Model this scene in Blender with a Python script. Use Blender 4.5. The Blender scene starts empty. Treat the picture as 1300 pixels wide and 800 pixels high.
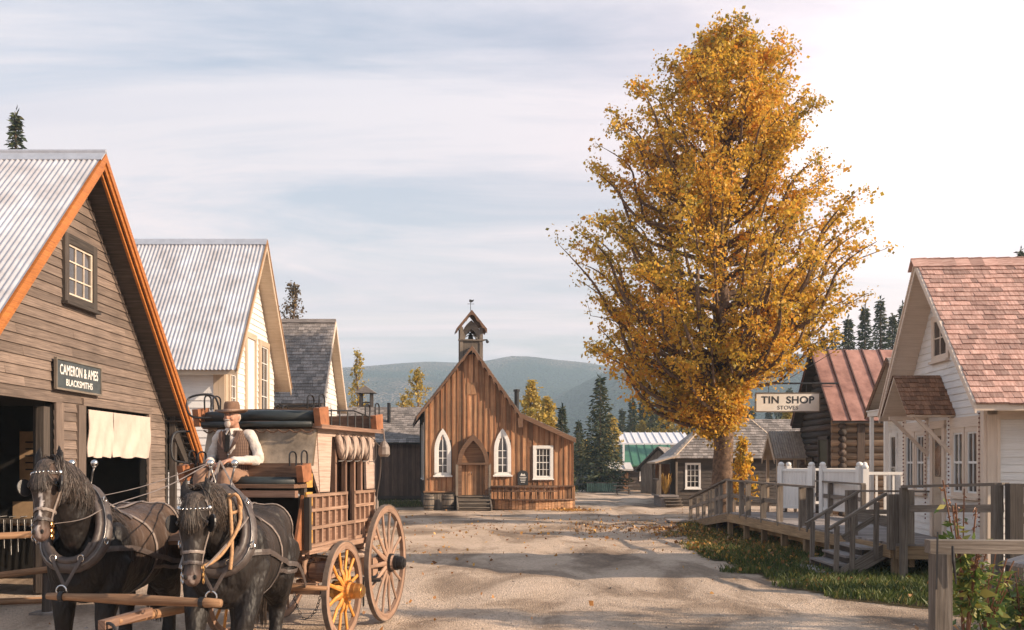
import bpy, math, random
import numpy as np
from mathutils import Vector, Matrix, noise as mnoise
from mathutils.bvhtree import BVHTree
random.seed(7); np.random.seed(7)
V=Vector; R=math.radians
S=bpy.context.scene; C=S.collection
# ---------------------------------------------------------------- camera
H=2.0; FP=1300.0; HY=588.0
cam=bpy.data.objects.new('camera',bpy.data.cameras.new('camera')); C.objects.link(cam)
cam.location=(0,0,H); cam.rotation_euler=(R(90),0,0)
cam.data.lens=36; cam.data.sensor_width=36; cam.data.shift_y=(HY-400)/1300
cam.data.clip_end=9000; cam.data.clip_start=.05
S.camera=cam
S.render.engine='CYCLES'
S.view_settings.view_transform='Standard'; S.view_settings.look='None'; S.view_settings.gamma=1
S.view_settings.exposure=0.93
# ---------------------------------------------------------------- sun + sky
AZ=R(17); EL=R(25)                       # sun: from the right (+X), a little behind the camera
sd=V((math.cos(AZ)*math.cos(EL),-math.sin(AZ)*math.cos(EL),math.sin(EL)))
sl=bpy.data.lights.new('sun','SUN'); sl.energy=4.8; sl.angle=R(.55); sl.color=(1,.79,.58)
so=bpy.data.objects.new('sun',sl); C.objects.link(so); so.rotation_euler=sd.to_track_quat('Z','Y').to_euler()
w=bpy.data.worlds.new('World'); S.world=w; w.use_nodes=True
nt=w.node_tree; N=nt.nodes; L=nt.links; N.clear()
def nn(t,**k):
    n=N.new(t)
    for a,b in k.items(): setattr(n,a,b)
    return n
sky=nn('ShaderNodeTexSky',sky_type='NISHITA',sun_disc=False,sun_elevation=EL,air_density=1.2,dust_density=2.5,ozone_density=1.5)
sky.sun_rotation=math.atan2(sd.x,sd.y)
bg1=nn('ShaderNodeBackground'); bg1.inputs['Strength'].default_value=.10
L.new(sky.outputs[0],bg1.inputs['Color'])
tc=nn('ShaderNodeTexCoord')
sep=nn('ShaderNodeSeparateXYZ'); L.new(tc.outputs['Generated'],sep.inputs[0])
def wm(op,a,b=None,c=None,clamp=False):
    n=nn('ShaderNodeMath',operation=op,use_clamp=clamp)
    for i,x in enumerate((a,b,c)):
        if x is None: continue
        if isinstance(x,(int,float)): n.inputs[i].default_value=x
        else: L.new(x,n.inputs[i])
    return n.outputs[0]
# cloud plane projection: direction / (z+.12)
zz=wm('ADD',wm('MAXIMUM',sep.outputs[2],0),.16)
cx=wm('DIVIDE',sep.outputs[0],zz); cy=wm('DIVIDE',sep.outputs[1],zz)
cmb=nn('ShaderNodeCombineXYZ'); L.new(cx,cmb.inputs[0]); L.new(cy,cmb.inputs[1])
mp=nn('ShaderNodeMapping'); mp.inputs['Rotation'].default_value=(0,0,R(-28)); mp.inputs['Scale'].default_value=(.5,1.5,1)
L.new(cmb.outputs[0],mp.inputs[0])
n1=nn('ShaderNodeTexNoise'); n1.inputs['Scale'].default_value=1.15; n1.inputs['Detail'].default_value=7; n1.inputs['Roughness'].default_value=.66; n1.inputs['Distortion'].default_value=1.1
L.new(mp.outputs[0],n1.inputs['Vector'])
cr=nn('ShaderNodeValToRGB'); cr.color_ramp.elements[0].position=.36; cr.color_ramp.elements[0].color=(.38,.38,.38,1); cr.color_ramp.elements[1].position=.60; cr.color_ramp.elements[1].color=(1,1,1,1)
L.new(n1.outputs[0],cr.inputs[0])
bg2=nn('ShaderNodeBackground'); bg2.inputs['Strength'].default_value=1.0
# cloud colour: whitish pink near the horizon, greyer blue in bands
cr2=nn('ShaderNodeValToRGB'); e=cr2.color_ramp.elements
e[0].position=.0; e[0].color=(.76,.63,.61,1); e[1].position=1; e[1].color=(.33,.41,.49,1)
x=e.new(.28); x.color=(.46,.45,.49,1)
L.new(sep.outputs[2],cr2.inputs[0])
n2=nn('ShaderNodeTexNoise'); n2.inputs['Scale'].default_value=.7; n2.inputs['Detail'].default_value=5
mp2=nn('ShaderNodeMapping'); mp2.inputs['Rotation'].default_value=(0,0,R(5)); mp2.inputs['Scale'].default_value=(.25,1.4,1); mp2.inputs['Location'].default_value=(2.3,1.4,0)
L.new(cmb.outputs[0],mp2.inputs[0]); L.new(mp2.outputs[0],n2.inputs['Vector'])
cr3=nn('ShaderNodeValToRGB'); cr3.color_ramp.elements[0].position=.43; cr3.color_ramp.elements[0].color=(.78,.82,.90,1); cr3.color_ramp.elements[1].position=.56; cr3.color_ramp.elements[1].color=(1.14,1.08,1.04,1)
L.new(n2.outputs[0],cr3.inputs[0])
mul=nn('ShaderNodeMixRGB',blend_type='MULTIPLY'); mul.inputs[0].default_value=1; L.new(cr2.outputs[0],mul.inputs[1]); L.new(cr3.outputs[0],mul.inputs[2])
L.new(mul.outputs[0],bg2.inputs['Color'])
mx=nn('ShaderNodeMixShader'); L.new(cr.outputs[0],mx.inputs[0]); L.new(bg1.outputs[0],mx.inputs[1]); L.new(bg2.outputs[0],mx.inputs[2])
# sun-flare glow added low in the right of the sky, off the lamp's direction
gd=V((.415,1,.31)).normalized()
dp=nn('ShaderNodeVectorMath',operation='DOT_PRODUCT'); L.new(tc.outputs['Generated'],dp.inputs[0]); dp.inputs[1].default_value=gd
dpm=wm('MAXIMUM',dp.outputs['Value'],0)
g1=wm('MULTIPLY',wm('POWER',dpm,150.0),.50); g2=wm('MULTIPLY',wm('POWER',dpm,22.0),.15)
bg3=nn('ShaderNodeBackground'); bg3.inputs['Color'].default_value=(1,.87,.78,1); L.new(g1,bg3.inputs['Strength'])
bg4=nn('ShaderNodeBackground'); bg4.inputs['Color'].default_value=(1,.44,.34,1); L.new(g2,bg4.inputs['Strength'])
ad=nn('ShaderNodeAddShader'); ad2=nn('ShaderNodeAddShader'); L.new(bg3.outputs[0],ad.inputs[0]); L.new(bg4.outputs[0],ad.inputs[1])
L.new(mx.outputs[0],ad2.inputs[0]); L.new(ad.outputs[0],ad2.inputs[1])
wo=nn('ShaderNodeOutputWorld'); L.new(ad2.outputs[0],wo.inputs['Surface'])
# ---------------------------------------------------------------- helpers
def P(px,Y,py):  return V(((px-650)/FP*Y, Y, H+(HY-py)/FP*Y))
def G(px,py):    Y=H*FP/(py-HY); return V(((px-650)/FP*Y, Y, 0))
MATX={}
def frame(o,x,y=None,z=(0,0,1)):
    x=V(x); z=V(z); y=V(y) if y is not None else z.cross(x)
    return Matrix(((x.x,y.x,z.x,o[0]),(x.y,y.y,z.y,o[1]),(x.z,y.z,z.z,o[2]),(0,0,0,1)))
I4=Matrix.Identity(4)
def thing(name,label,cat,loc=(0,0,0),group=None,kind=None,M=None):
    o=bpy.data.objects.new(name,None); C.objects.link(o); o.empty_display_size=.3
    if M is None: M=Matrix.Translation(V(loc))
    else: M=M.copy()
    o.matrix_world=M; o.matrix_basis=M; MATX[o.name]=M
    tag(o,label,cat,group,kind); return o
def tag(o,label=None,cat=None,group=None,kind=None):
    if label: o['label']=label
    if cat: o['category']=cat
    if group: o['group']=group
    if kind: o['kind']=kind
    return o
def copy_tree(o,parent=None,M=None):
    c=o.copy(); C.objects.link(c); c.parent=parent
    if M is not None: c.matrix_basis=M; MATX[c.name]=M.copy()
    for ch in list(o.children): copy_tree(ch,c)
    return c
class MB:
    def __init__(s,F=None): s.v=[];s.f=[];s.uv=[];s.r=[];s.m=[];s.F=F or I4;s.mi=0
    def add(s,vs,fs,uvs=None,r=None):
        b=len(s.v); F=s.F
        s.v+=[F@V(v) for v in vs]
        if r is None: r=random.random()
        for i,f in enumerate(fs):
            s.f.append([b+k for k in f]); s.r.append(r); s.m.append(s.mi)
            s.uv.append(uvs[i] if uvs else [(vs[k][0]+vs[k][1],vs[k][2]) for k in f])
    def obox(s,c,a,b,d,r=None):
        c=V(c);A=[V(a),V(b),V(d)]
        if A[0].cross(A[1]).dot(A[2])<0: A[2]=-A[2]
        Ls=[q.length for q in A]; k=max(range(3),key=lambda i:Ls[i])
        sg=[(-1,-1,-1),(1,-1,-1),(1,1,-1),(-1,1,-1),(-1,-1,1),(1,-1,1),(1,1,1),(-1,1,1)]
        vs=[c+A[0]*q[0]+A[1]*q[1]+A[2]*q[2] for q in sg]
        fs=[(0,3,2,1),(4,5,6,7),(0,1,5,4),(2,3,7,6),(1,2,6,5),(3,0,4,7)]
        o=[i for i in range(3) if i!=k]
        uv=[[(sg[i][k]*Ls[k],sg[i][o[0]]*Ls[o[0]]+sg[i][o[1]]*Ls[o[1]]) for i in f] for f in fs]
        s.add(vs,fs,uv,r)
    def box(s,c,size,r=None): s.obox(c,(size[0]/2,0,0),(0,size[1]/2,0),(0,0,size[2]/2),r)
    def bx(s,x0,x1,y0,y1,z0,z1,r=None): s.box(((x0+x1)/2,(y0+y1)/2,(z0+z1)/2),(abs(x1-x0),abs(y1-y0),abs(z1-z0)),r)
    def beam(s,p,q,w,h=None,up=(0,0,1),r=None):
        p=V(p);q=V(q);h=h or w; d=(q-p); l=d.length
        if l<1e-6: return
        d/=l; up=V(up)
        if abs(d.dot(up))>.98: up=V((0,1,0)) if abs(d.y)<.9 else V((1,0,0))
        sd_=d.cross(up).normalized(); u=sd_.cross(d)
        s.obox((p+q)/2,d*l/2,sd_*w/2,u*h/2,r)
    def sweep(s,pts,rad,n=8,up=(0,0,1),cap=True,r=None,closed=False,nrm=None):
        pts=[V(p) for p in pts]; m=len(pts)
        if not isinstance(rad,(list,tuple)) or (len(rad)==2 and m!=2 and not isinstance(rad[0],(list,tuple))): rad=[rad]*m
        vs=[];uvs=[];lens=[0]
        pu=V(up)
        for i in range(m):
            a=pts[(i-1)%m] if (closed or i>0) else pts[i]; b=pts[(i+1)%m] if (closed or i<m-1) else pts[i]
            t=(b-a); t=t.normalized() if t.length>1e-9 else V((0,0,1))
            if nrm: pu=V(nrm[i])
            sd_=t.cross(pu)
            if sd_.length<1e-3: sd_=t.cross(V((1,.3,.2)))
            sd_.normalize(); u=sd_.cross(t).normalized()
            if not nrm: pu=u
            ra=rad[i]; ra=(ra,ra) if not isinstance(ra,(list,tuple)) else ra
            if i: lens.append(lens[-1]+(pts[i]-pts[i-1]).length)
            for k in range(n):
                an=2*math.pi*(k+.5)/n; vs.append(pts[i]+sd_*math.cos(an)*ra[0]+u*math.sin(an)*ra[1])
        fs=[];uv=[]
        for i in range(m if closed else m-1):
            j=(i+1)%m
            for k in range(n):
                k2=(k+1)%n; fs.append((i*n+k,i*n+k2,j*n+k2,j*n+k)[::-1])
                rr=rad[i][0] if isinstance(rad[i],(list,tuple)) else rad[i]
                a0=k/n*6.28*rr; a1=(k+1)/n*6.28*rr; l0=lens[i]; l1=lens[j] if j>i else lens[i]+.1
                uv.append([(l0,a0),(l0,a1),(l1,a1),(l1,a0)][::-1])
        if cap and not closed:
            fs.append(tuple(range(n))); uv.append([(math.cos(k)*.03,math.sin(k)*.03) for k in range(n)])
            fs.append(tuple(range((m-1)*n,m*n))[::-1]); uv.append([(math.cos(k)*.03,math.sin(k)*.03) for k in range(n)])
        s.add(vs,fs,uv,r)
    def lathe(s,prof,c=(0,0,0),n=16,ax=(0,0,1),r=None):
        ax=V(ax).normalized(); t=V((1,0,0)) if abs(ax.x)<.9 else V((0,1,0)); a=ax.cross(t).normalized(); b=ax.cross(a); c=V(c)
        vs=[];fs=[];uv=[]
        for (rr,z) in prof:
            for k in range(n):
                an=2*math.pi*k/n; vs.append(c+ax*z+(a*math.cos(an)+b*math.sin(an))*max(rr,1e-4))
        for i in range(len(prof)-1):
            for k in range(n):
                k2=(k+1)%n; fs.append((i*n+k,i*n+k2,(i+1)*n+k2,(i+1)*n+k)); uv.append([(prof[i][1],k*.05),(prof[i][1],k*.05+.05),(prof[i+1][1],k*.05+.05),(prof[i+1][1],k*.05)])
        s.add(vs,fs,uv,r)
    def ell(s,c,rx,n=12,Rm=None,r=None):
        if not isinstance(rx,(tuple,list)): rx=(rx,)*3
        c=V(c); vs=[];fs=[]; m=max(5,n//2+1)
        for i in range(m+1):
            th=math.pi*i/m
            for k in range(n):
                a=2*math.pi*k/n; p=V((math.sin(th)*math.cos(a)*rx[0],math.sin(th)*math.sin(a)*rx[1],math.cos(th)*rx[2]))
                if Rm: p=Rm@p
                vs.append(c+p)
        for i in range(m):
            for k in range(n):
                k2=(k+1)%n; fs.append((i*n+k,(i+1)*n+k,(i+1)*n+k2,i*n+k2))
        s.add(vs,fs,None,r)
    def prism(s,poly,vec,r=None):
        poly=[V(p) for p in poly]; vec=V(vec); n=len(poly)
        vs=poly+[p+vec for p in poly]
        nm=V((0,0,0))
        for i in range(n): nm+=poly[i].cross(poly[(i+1)%n])
        fs=[tuple(range(n)),tuple(range(n,2*n))[::-1]]+[(i,i+n,(i+1)%n+n,(i+1)%n) for i in range(n)]
        if nm.dot(vec)>0: fs=[f[::-1] for f in fs]
        uv=[[((vs[k].x+vs[k].y),vs[k].z) for k in f] for f in fs]
        s.add(vs,fs,uv,r)
    def build(s,name,mat,parent=None,smooth=False):
        me=bpy.data.meshes.new(name)
        inv=MATX[parent.name].inverted() if parent is not None else I4
        me.from_pydata([inv@v for v in s.v],[],s.f)
        if s.F.determinant()<0: me.flip_normals()
        uvl=me.uv_layers.new(name='UVMap')
        if s.F.determinant()<0:
            flat=[c for u in s.uv for q in ([u[0]]+list(u[1:])[::-1]) for c in q]
        else: flat=[c for u in s.uv for q in u for c in q]
        uvl.data.foreach_set('uv',flat)
        at=me.attributes.new('rnd','FLOAT','FACE'); at.data.foreach_set('value',s.r)
        mats=mat if isinstance(mat,(list,tuple)) else [mat]
        for m_ in mats: me.materials.append(m_)
        if len(mats)>1: me.polygons.foreach_set('material_index',s.m)
        if smooth: me.polygons.foreach_set('use_smooth',[True]*len(me.polygons))
        me.update()
        o=bpy.data.objects.new(name,me); C.objects.link(o)
        if parent is not None: o.parent=parent; MATX[o.name]=MATX[parent.name]
        else: MATX[o.name]=I4
        return o
def centre(o):                                   # give a single-mesh thing its origin at its base
    me=o.data; n=len(me.vertices); a=np.empty(n*3,np.float32); me.vertices.foreach_get('co',a); a=a.reshape(-1,3)
    c=np.array([(a[:,0].min()+a[:,0].max())/2,(a[:,1].min()+a[:,1].max())/2,a[:,2].min()],np.float32); a-=c
    me.vertices.foreach_set('co',a.ravel()); me.update(); o.location=V(c.tolist()); MATX[o.name]=Matrix.Translation(V(c.tolist())); return o
def remesh(mb,vox,it=6,fac=.5):                    # union of closed shapes -> one smooth continuous surface
    me=bpy.data.meshes.new('t'); me.from_pydata(mb.v,[],mb.f); o=bpy.data.objects.new('t',me); C.objects.link(o)
    m=o.modifiers.new('r','REMESH'); m.mode='VOXEL'; m.voxel_size=vox
    m=o.modifiers.new('s','SMOOTH'); m.factor=fac; m.iterations=it
    dg=bpy.context.evaluated_depsgraph_get(); dg.update()
    out=bpy.data.meshes.new_from_object(o.evaluated_get(dg)); bpy.data.objects.remove(o); bpy.data.meshes.remove(me)
    out.polygons.foreach_set('use_smooth',[True]*len(out.polygons)); return out
def link_mesh(name,me,mat,parent):
    inv=MATX[parent.name].inverted(); me.transform(inv); me.materials.clear(); me.materials.append(mat); me.name=name
    o=bpy.data.objects.new(name,me); C.objects.link(o); o.parent=parent; MATX[o.name]=MATX[parent.name]; return o
def cat(pts,k=6,closed=False):                     # Catmull-Rom
    pts=[V(p) for p in pts]; n=len(pts); out=[]
    for i in range(n if closed else n-1):
        g=(lambda j: pts[j%n]) if closed else (lambda j: pts[min(max(j,0),n-1)])
        p0,p1,p2,p3=g(i-1),g(i),g(i+1),g(i+2)
        for j in range(k):
            t=j/k; out.append(.5*((2*p1)+(p2-p0)*t+(2*p0-5*p1+4*p2-p3)*t*t+(3*p1-p0-3*p2+p3)*t**3))
    if not closed: out.append(pts[-1])
    return out
# ---------------------------------------------------------------- materials
MC={}
def newmat(name):
    m=bpy.data.materials.new(name); m.use_nodes=True; t=m.node_tree; b=t.nodes['Principled BSDF']; return m,t,b
def nd(t,ty,ins=None,**k):
    n=t.nodes.new(ty)
    for a,b in k.items(): setattr(n,a,b)
    for a,b in (ins or {}).items():
        if hasattr(b,'node'): t.links.new(b,n.inputs[a])
        else: n.inputs[a].default_value=b
    return n
def c4(c): return (c[0],c[1],c[2],1)
def ramp(t,fac,stops):
    n=t.nodes.new('ShaderNodeValToRGB'); e=n.color_ramp.elements
    e[0].position=stops[0][0]; e[0].color=c4(stops[0][1]); e[1].position=stops[-1][0]; e[1].color=c4(stops[-1][1])
    for p,c in stops[1:-1]: q=e.new(p); q.color=c4(c)
    t.links.new(fac,n.inputs[0]); return n.outputs[0]
def wood(name,dark,mid,light,rough=.8,var=.5,bump=.4,grain=45,along=1.6,stain=.5):
    if name in MC: return MC[name]
    m,t,b=newmat(name)
    uv=nd(t,'ShaderNodeUVMap',uv_map='UVMap'); at=nd(t,'ShaderNodeAttribute',attribute_name='rnd')
    mu=nd(t,'ShaderNodeMath',{0:at.outputs['Fac'],1:37.0},operation='MULTIPLY')
    cb=nd(t,'ShaderNodeCombineXYZ',{0:mu.outputs[0],1:mu.outputs[0]})
    ad=nd(t,'ShaderNodeVectorMath',{0:uv.outputs[0],1:cb.outputs[0]},operation='ADD')
    mp=nd(t,'ShaderNodeMapping',{0:ad.outputs[0],'Scale':(along,grain,1)})
    n1=nd(t,'ShaderNodeTexNoise',{'Vector':mp.outputs[0],'Scale':1.0,'Detail':6.0,'Roughness':.65})
    c=ramp(t,n1.outputs[0],[(.28,dark),(.5,mid),(.74,light)])
    geo=nd(t,'ShaderNodeTexCoord')
    n2=nd(t,'ShaderNodeTexNoise',{'Vector':geo.outputs['Object'],'Scale':1.1,'Detail':5.0,'Roughness':.6})
    s2=ramp(t,n2.outputs[0],[(.3,(1-stain*.55,)*3),(.68,(1.08,)*3)])
    mix=nd(t,'ShaderNodeMixRGB',{0:1.0,1:c,2:s2},blend_type='MULTIPLY')
    v=nd(t,'ShaderNodeMapRange',{0:at.outputs['Fac'],3:1-var,4:1+var*.55})
    mix2=nd(t,'ShaderNodeMixRGB',{0:1.0,1:mix.outputs[0],2:v.outputs[0]},blend_type='MULTIPLY')
    t.links.new(mix2.outputs[0],b.inputs['Base Color'])
    b.inputs['Roughness'].default_value=rough
    bp=nd(t,'ShaderNodeBump',{'Height':n1.outputs[0],'Strength':bump,'Distance':.012}); t.links.new(bp.outputs[0],b.inputs['Normal'])
    MC[name]=m; return m
def plain(name,col,rough=.6,metal=0,var=.2,ns=6,bump=.1,bs=40,spec=.5,col2=None,rv=0):
    if name in MC: return MC[name]
    m,t,b=newmat(name)
    g=nd(t,'ShaderNodeTexCoord'); n1=nd(t,'ShaderNodeTexNoise',{'Vector':g.outputs['Object'],'Scale':float(ns),'Detail':5.0,'Roughness':.62})
    d=tuple(x*(1-var) for x in col); l=col2 or tuple(min(1,x*(1+var)) for x in col)
    c=ramp(t,n1.outputs[0],[(.32,d),(.68,l)])
    if rv:
        at=nd(t,'ShaderNodeAttribute',attribute_name='rnd'); v=nd(t,'ShaderNodeMapRange',{0:at.outputs['Fac'],3:1-rv,4:1+rv*.6})
        c=nd(t,'ShaderNodeMixRGB',{0:1.0,1:c,2:v.outputs[0]},blend_type='MULTIPLY').outputs[0]
    t.links.new(c,b.inputs['Base Color'])
    b.inputs['Roughness'].default_value=rough; b.inputs['Metallic'].default_value=metal; b.inputs['Specular IOR Level'].default_value=spec
    if bump:
        n2=nd(t,'ShaderNodeTexNoise',{'Vector':g.outputs['Object'],'Scale':float(bs),'Detail':3.0})
        bp=nd(t,'ShaderNodeBump',{'Height':n2.outputs[0],'Strength':bump,'Distance':.01}); t.links.new(bp.outputs[0],b.inputs['Normal'])
    MC[name]=m; return m
def leafmat(name,cols,trans=.35,rough=.5):
    if name in MC: return MC[name]
    m,t,b=newmat(name)
    at=nd(t,'ShaderNodeAttribute',attribute_name='rnd')
    g=nd(t,'ShaderNodeTexCoord'); n1=nd(t,'ShaderNodeTexNoise',{'Vector':g.outputs['Object'],'Scale':.55,'Detail':2.0})
    s=nd(t,'ShaderNodeMath',{0:at.outputs['Fac'],1:n1.outputs[0]},operation='ADD'); s2=nd(t,'ShaderNodeMath',{0:s.outputs[0],1:.5},operation='SUBTRACT')
    k=len(cols); c=ramp(t,s2.outputs[0],[(.05+.9*i/(k-1),cols[i]) for i in range(k)])
    t.links.new(c,b.inputs['Base Color']); b.inputs['Roughness'].default_value=rough
    tr=nd(t,'ShaderNodeBsdfTranslucent',{'Color':c}); mx=nd(t,'ShaderNodeMixShader',{0:trans,1:b.outputs[0],2:tr.outputs[0]})
    t.links.new(mx.outputs[0],t.nodes['Material Output'].inputs['Surface']); MC[name]=m; return m
W_grey=wood('weathered clapboard',(.09,.065,.052),(.20,.145,.115),(.33,.25,.20),var=.35,bump=.6)
W_dark=wood('dark weathered wood',(.03,.024,.020),(.075,.058,.048),(.15,.12,.10),var=.45)
W_fence=wood('grey fence wood',(.080,.060,.046),(.19,.152,.12),(.34,.29,.24),var=.3)
W_deck=wood('deck boards',(.16,.135,.125),(.28,.245,.23),(.40,.36,.34),var=.25,stain=.3)
W_skirt=wood('tan deck skirt',(.14,.09,.05),(.30,.20,.11),(.45,.32,.19),var=.3)
W_church=wood('church boards',(.15,.065,.030),(.47,.24,.12),(.72,.46,.26),var=.55,bump=.6,along=.8,grain=30,stain=.8)
W_batten=wood('church battens',(.13,.05,.02),(.33,.14,.06),(.50,.25,.12),var=.5,along=.8)
W_barge=wood('brown bargeboard',(.07,.035,.02),(.16,.085,.05),(.26,.15,.09),var=.3)
W_white=wood('white painted boards',(.60,.57,.54),(.74,.71,.68),(.80,.78,.75),rough=.55,var=.06,bump=.15,stain=.12)
W_trim=wood('cream trim',(.36,.27,.19),(.48,.37,.27),(.56,.45,.34),rough=.55,var=.1,bump=.15,stain=.15)
W_wtrim=wood('white trim',(.66,.64,.61),(.76,.74,.71),(.80,.79,.77),rough=.5,var=.06,bump=.1,stain=.12)
W_beige=wood('peach painted trim',(.54,.42,.33),(.68,.55,.44),(.74,.62,.52),rough=.55,var=.08,bump=.12,stain=.12)
W_orange=wood('orange painted rake',(.26,.085,.02),(.43,.145,.028),(.55,.21,.045),rough=.5,var=.12,bump=.2,stain=.25)
W_shg=wood('grey shingles',(.13,.108,.098),(.26,.222,.20),(.42,.37,.335),var=.45,along=4,grain=30,stain=.4)
W_shr=wood('red cedar shingles',(.27,.135,.105),(.46,.27,.22),(.64,.45,.38),var=.42,along=4,grain=30,stain=.35)
W_shb=wood('brown shingles',(.16,.075,.04),(.27,.135,.075),(.40,.22,.13),var=.4,along=4,grain=30)
W_shed=wood('brown shed boards',(.07,.04,.027),(.16,.095,.065),(.27,.175,.125),var=.4)
W_log=wood('dark logs',(.025,.018,.014),(.07,.048,.036),(.15,.10,.075),var=.5,bump=.8)
W_chink=wood('peeling logs',(.16,.10,.06),(.38,.26,.17),(.55,.42,.30),var=.5,bump=.8)
W_pole=wood('peeled pole',(.16,.075,.035),(.32,.17,.085),(.48,.29,.16),var=.2,grain=25)
W_coach=wood('faded coach wood',(.10,.052,.034),(.24,.135,.09),(.38,.24,.175),rough=.65,var=.25,stain=.5)
W_cream=wood('coach canvas cream',(.26,.18,.14),(.42,.31,.25),(.55,.43,.36),rough=.8,var=.1,stain=.35)
W_wheel=wood('wheel wood',(.16,.088,.055),(.33,.20,.135),(.48,.32,.23),rough=.65,var=.2)
W_spoke=wood('yellow orange spokes',(.42,.14,.02),(.66,.27,.045),(.76,.38,.09),rough=.55,var=.15,stain=.35)
W_lea=plain('orange leather',(.30,.12,.055),.55,var=.35,ns=9,bump=.2)
M_tin=plain('galvanised corrugated sheet',(.50,.47,.47),.45,metal=.35,var=.2,ns=1.6,bump=.05,col2=(.64,.63,.66))
M_cap=plain('ridge cap metal',(.45,.46,.50),.45,metal=.4,var=.1)
M_rust=plain('rusty red standing seam',(.33,.15,.115),.6,metal=.1,var=.4,ns=1.6,col2=(.50,.27,.22),rv=.12)
M_iron=plain('black iron',(.035,.034,.036),.5,metal=.6,var=.3)
M_steel=plain('bright steel',(.6,.58,.56),.25,metal=1,var=.1)
M_brass=plain('brass',(.72,.42,.16),.3,metal=1,var=.15)
M_lthr=plain('harness leather',(.075,.058,.052),.48,var=.3,ns=20,bump=.15)
M_lthg=plain('worn grey leather',(.22,.175,.15),.5,var=.3,ns=15,bump=.15)
M_cush=plain('dark green leather cushion',(.018,.022,.022),.45,var=.3,ns=8,bump=.2,bs=15)
M_rope=plain('tan rope',(.42,.24,.12),.8,var=.3,ns=40,bump=.5,bs=120)
M_canvas=plain('old canvas',(.52,.42,.36),.85,var=.14,ns=2,bump=.35,bs=9)
M_hide=plain('mottled tan hide panel',(.20,.15,.10),.5,var=.4,ns=3.5,col2=(.42,.33,.24),bump=.15)
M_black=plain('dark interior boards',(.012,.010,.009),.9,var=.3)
M_blackp=plain('black paint',(.03,.03,.032),.5,var=.2)
M_wpaint=plain('white paint lettering',(.72,.70,.66),.6,var=.08)
M_paper=plain('yellowed paper notice',(.40,.27,.16),.85,var=.2,ns=5)
M_red=plain('dull red print',(.30,.07,.03),.8,var=.2)
M_green=plain('green roof sheet',(.05,.15,.09),.5,var=.15,ns=1.5)
M_bark=plain('bark',(.10,.055,.032),.9,var=.5,ns=9,bump=1,bs=14,col2=(.20,.125,.08))
M_stone=plain('grey stones',(.22,.19,.17),.9,var=.4,ns=8,bump=.5)
def glass():
    m,t,b=newmat('window glass'); g=nd(t,'ShaderNodeTexCoord'); n=nd(t,'ShaderNodeTexNoise',{'Vector':g.outputs['Object'],'Scale':1.7,'Detail':2.0})
    c=ramp(t,n.outputs[0],[(.35,(.02,.018,.018)),(.65,(.07,.06,.055))]); t.links.new(c,b.inputs['Base Color']); b.inputs['Roughness'].default_value=.06; b.inputs['Specular IOR Level'].default_value=.8
    n2=nd(t,'ShaderNodeTexNoise',{'Vector':g.outputs['Object'],'Scale':3.0}); bp=nd(t,'ShaderNodeBump',{'Height':n2.outputs[0],'Strength':.12,'Distance':.02}); t.links.new(bp.outputs[0],b.inputs['Normal'])
    return m
M_glass=glass()
# ---------------------------------------------------------------- construction helpers (local: x = right as seen, y = inward, z up)
def cutsegs(a,b,ops):
    segs=[(a,b)]
    for (c,d) in ops:
        ns=[]
        for (p,q) in segs:
            if d<=p or c>=q: ns.append((p,q)); continue
            if c>p: ns.append((p,c))
            if d<q: ns.append((d,q))
        segs=ns
    return [s for s in segs if s[1]-s[0]>.01]
def clap(mb,ext,z0,z1,ops=(),e=.14,t=.026,y=0,jl=3.2):
    z=z0
    while z<z1-.01:
        zt=min(z+e,z1); zm=(z+zt)/2; a,b=ext(zm)
        if b-a>.03:
            for (p,q) in cutsegs(a,b,[(o[0],o[1]) for o in ops if o[2]<zt-.005 and o[3]>z+.005]):
                cuts=[p]
                x=p+random.uniform(.3,1)*jl
                while x<q-.4: cuts.append(x); x+=random.uniform(.6,1)*jl
                cuts.append(q)
                for i in range(len(cuts)-1):
                    u0,u1=cuts[i],cuts[i+1]-.002; tt=t+random.uniform(-.003,.003)
                    vs=[(u0,y,z),(u1,y,z),(u1,y-tt,z),(u0,y-tt,z),(u0,y,zt),(u1,y,zt),(u1,y-.006,zt),(u0,y-.006,zt)]
                    fs=[(3,2,1,0)[::-1],(4,5,6,7)[::-1],(3,2,6,7),(0,4,5,1),(1,5,6,2),(0,3,7,4)]
                    uv=[[(vs[k][0],vs[k][2]+vs[k][1]) for k in f] for f in fs]
                    mb.add(vs,fs,uv)
        z=zt
def vboards(mb,x0,x1,zb,top,ops=(),bw=.2,t=.02,y=0,bat=None,jit=0):
    x=x0
    while x<x1-.02:
        xe=min(x+bw*random.uniform(.85,1.15),x1); xm=(x+xe)/2
        zt=top(xm) if callable(top) else top
        zt0=(top(x) if callable(top) else top); zt1=(top(xe) if callable(top) else top)
        segs=cutsegs(zb,zt,[(o[2],o[3]) for o in ops if o[0]<xe-.01 and o[1]>x+.01])
        for (p,q) in segs:
            tt=t+random.uniform(0,.006); g=.004; j=random.uniform(-jit,jit) if p==zb else 0
            qa,qb=(zt0,zt1) if q>zt-.02 else (q,q)
            a,b=x+g,xe-g
            vs=[(a,y,p+j),(b,y,p+j),(b,y-tt,p+j),(a,y-tt,p+j),(a,y,qa),(b,y,qb),(b,y-tt,qb),(a,y-tt,qa)]
            fs=[(0,1,2,3),(7,6,5,4),(3,2,6,7),(0,4,5,1),(1,5,6,2),(0,3,7,4)]
            uv=[[(vs[k][2],vs[k][0]+vs[k][1]) for k in f] for f in fs]
            mb.add(vs,fs,uv)
        if bat is not None:
            for (p,q) in cutsegs(zb,zt1,[(o[2],o[3]) for o in ops if o[0]<xe+.03 and o[1]>xe-.03]):
                bat.bx(xe-.028,xe+.028,y-.052,y-t-.001,p,q)
        x=xe
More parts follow.
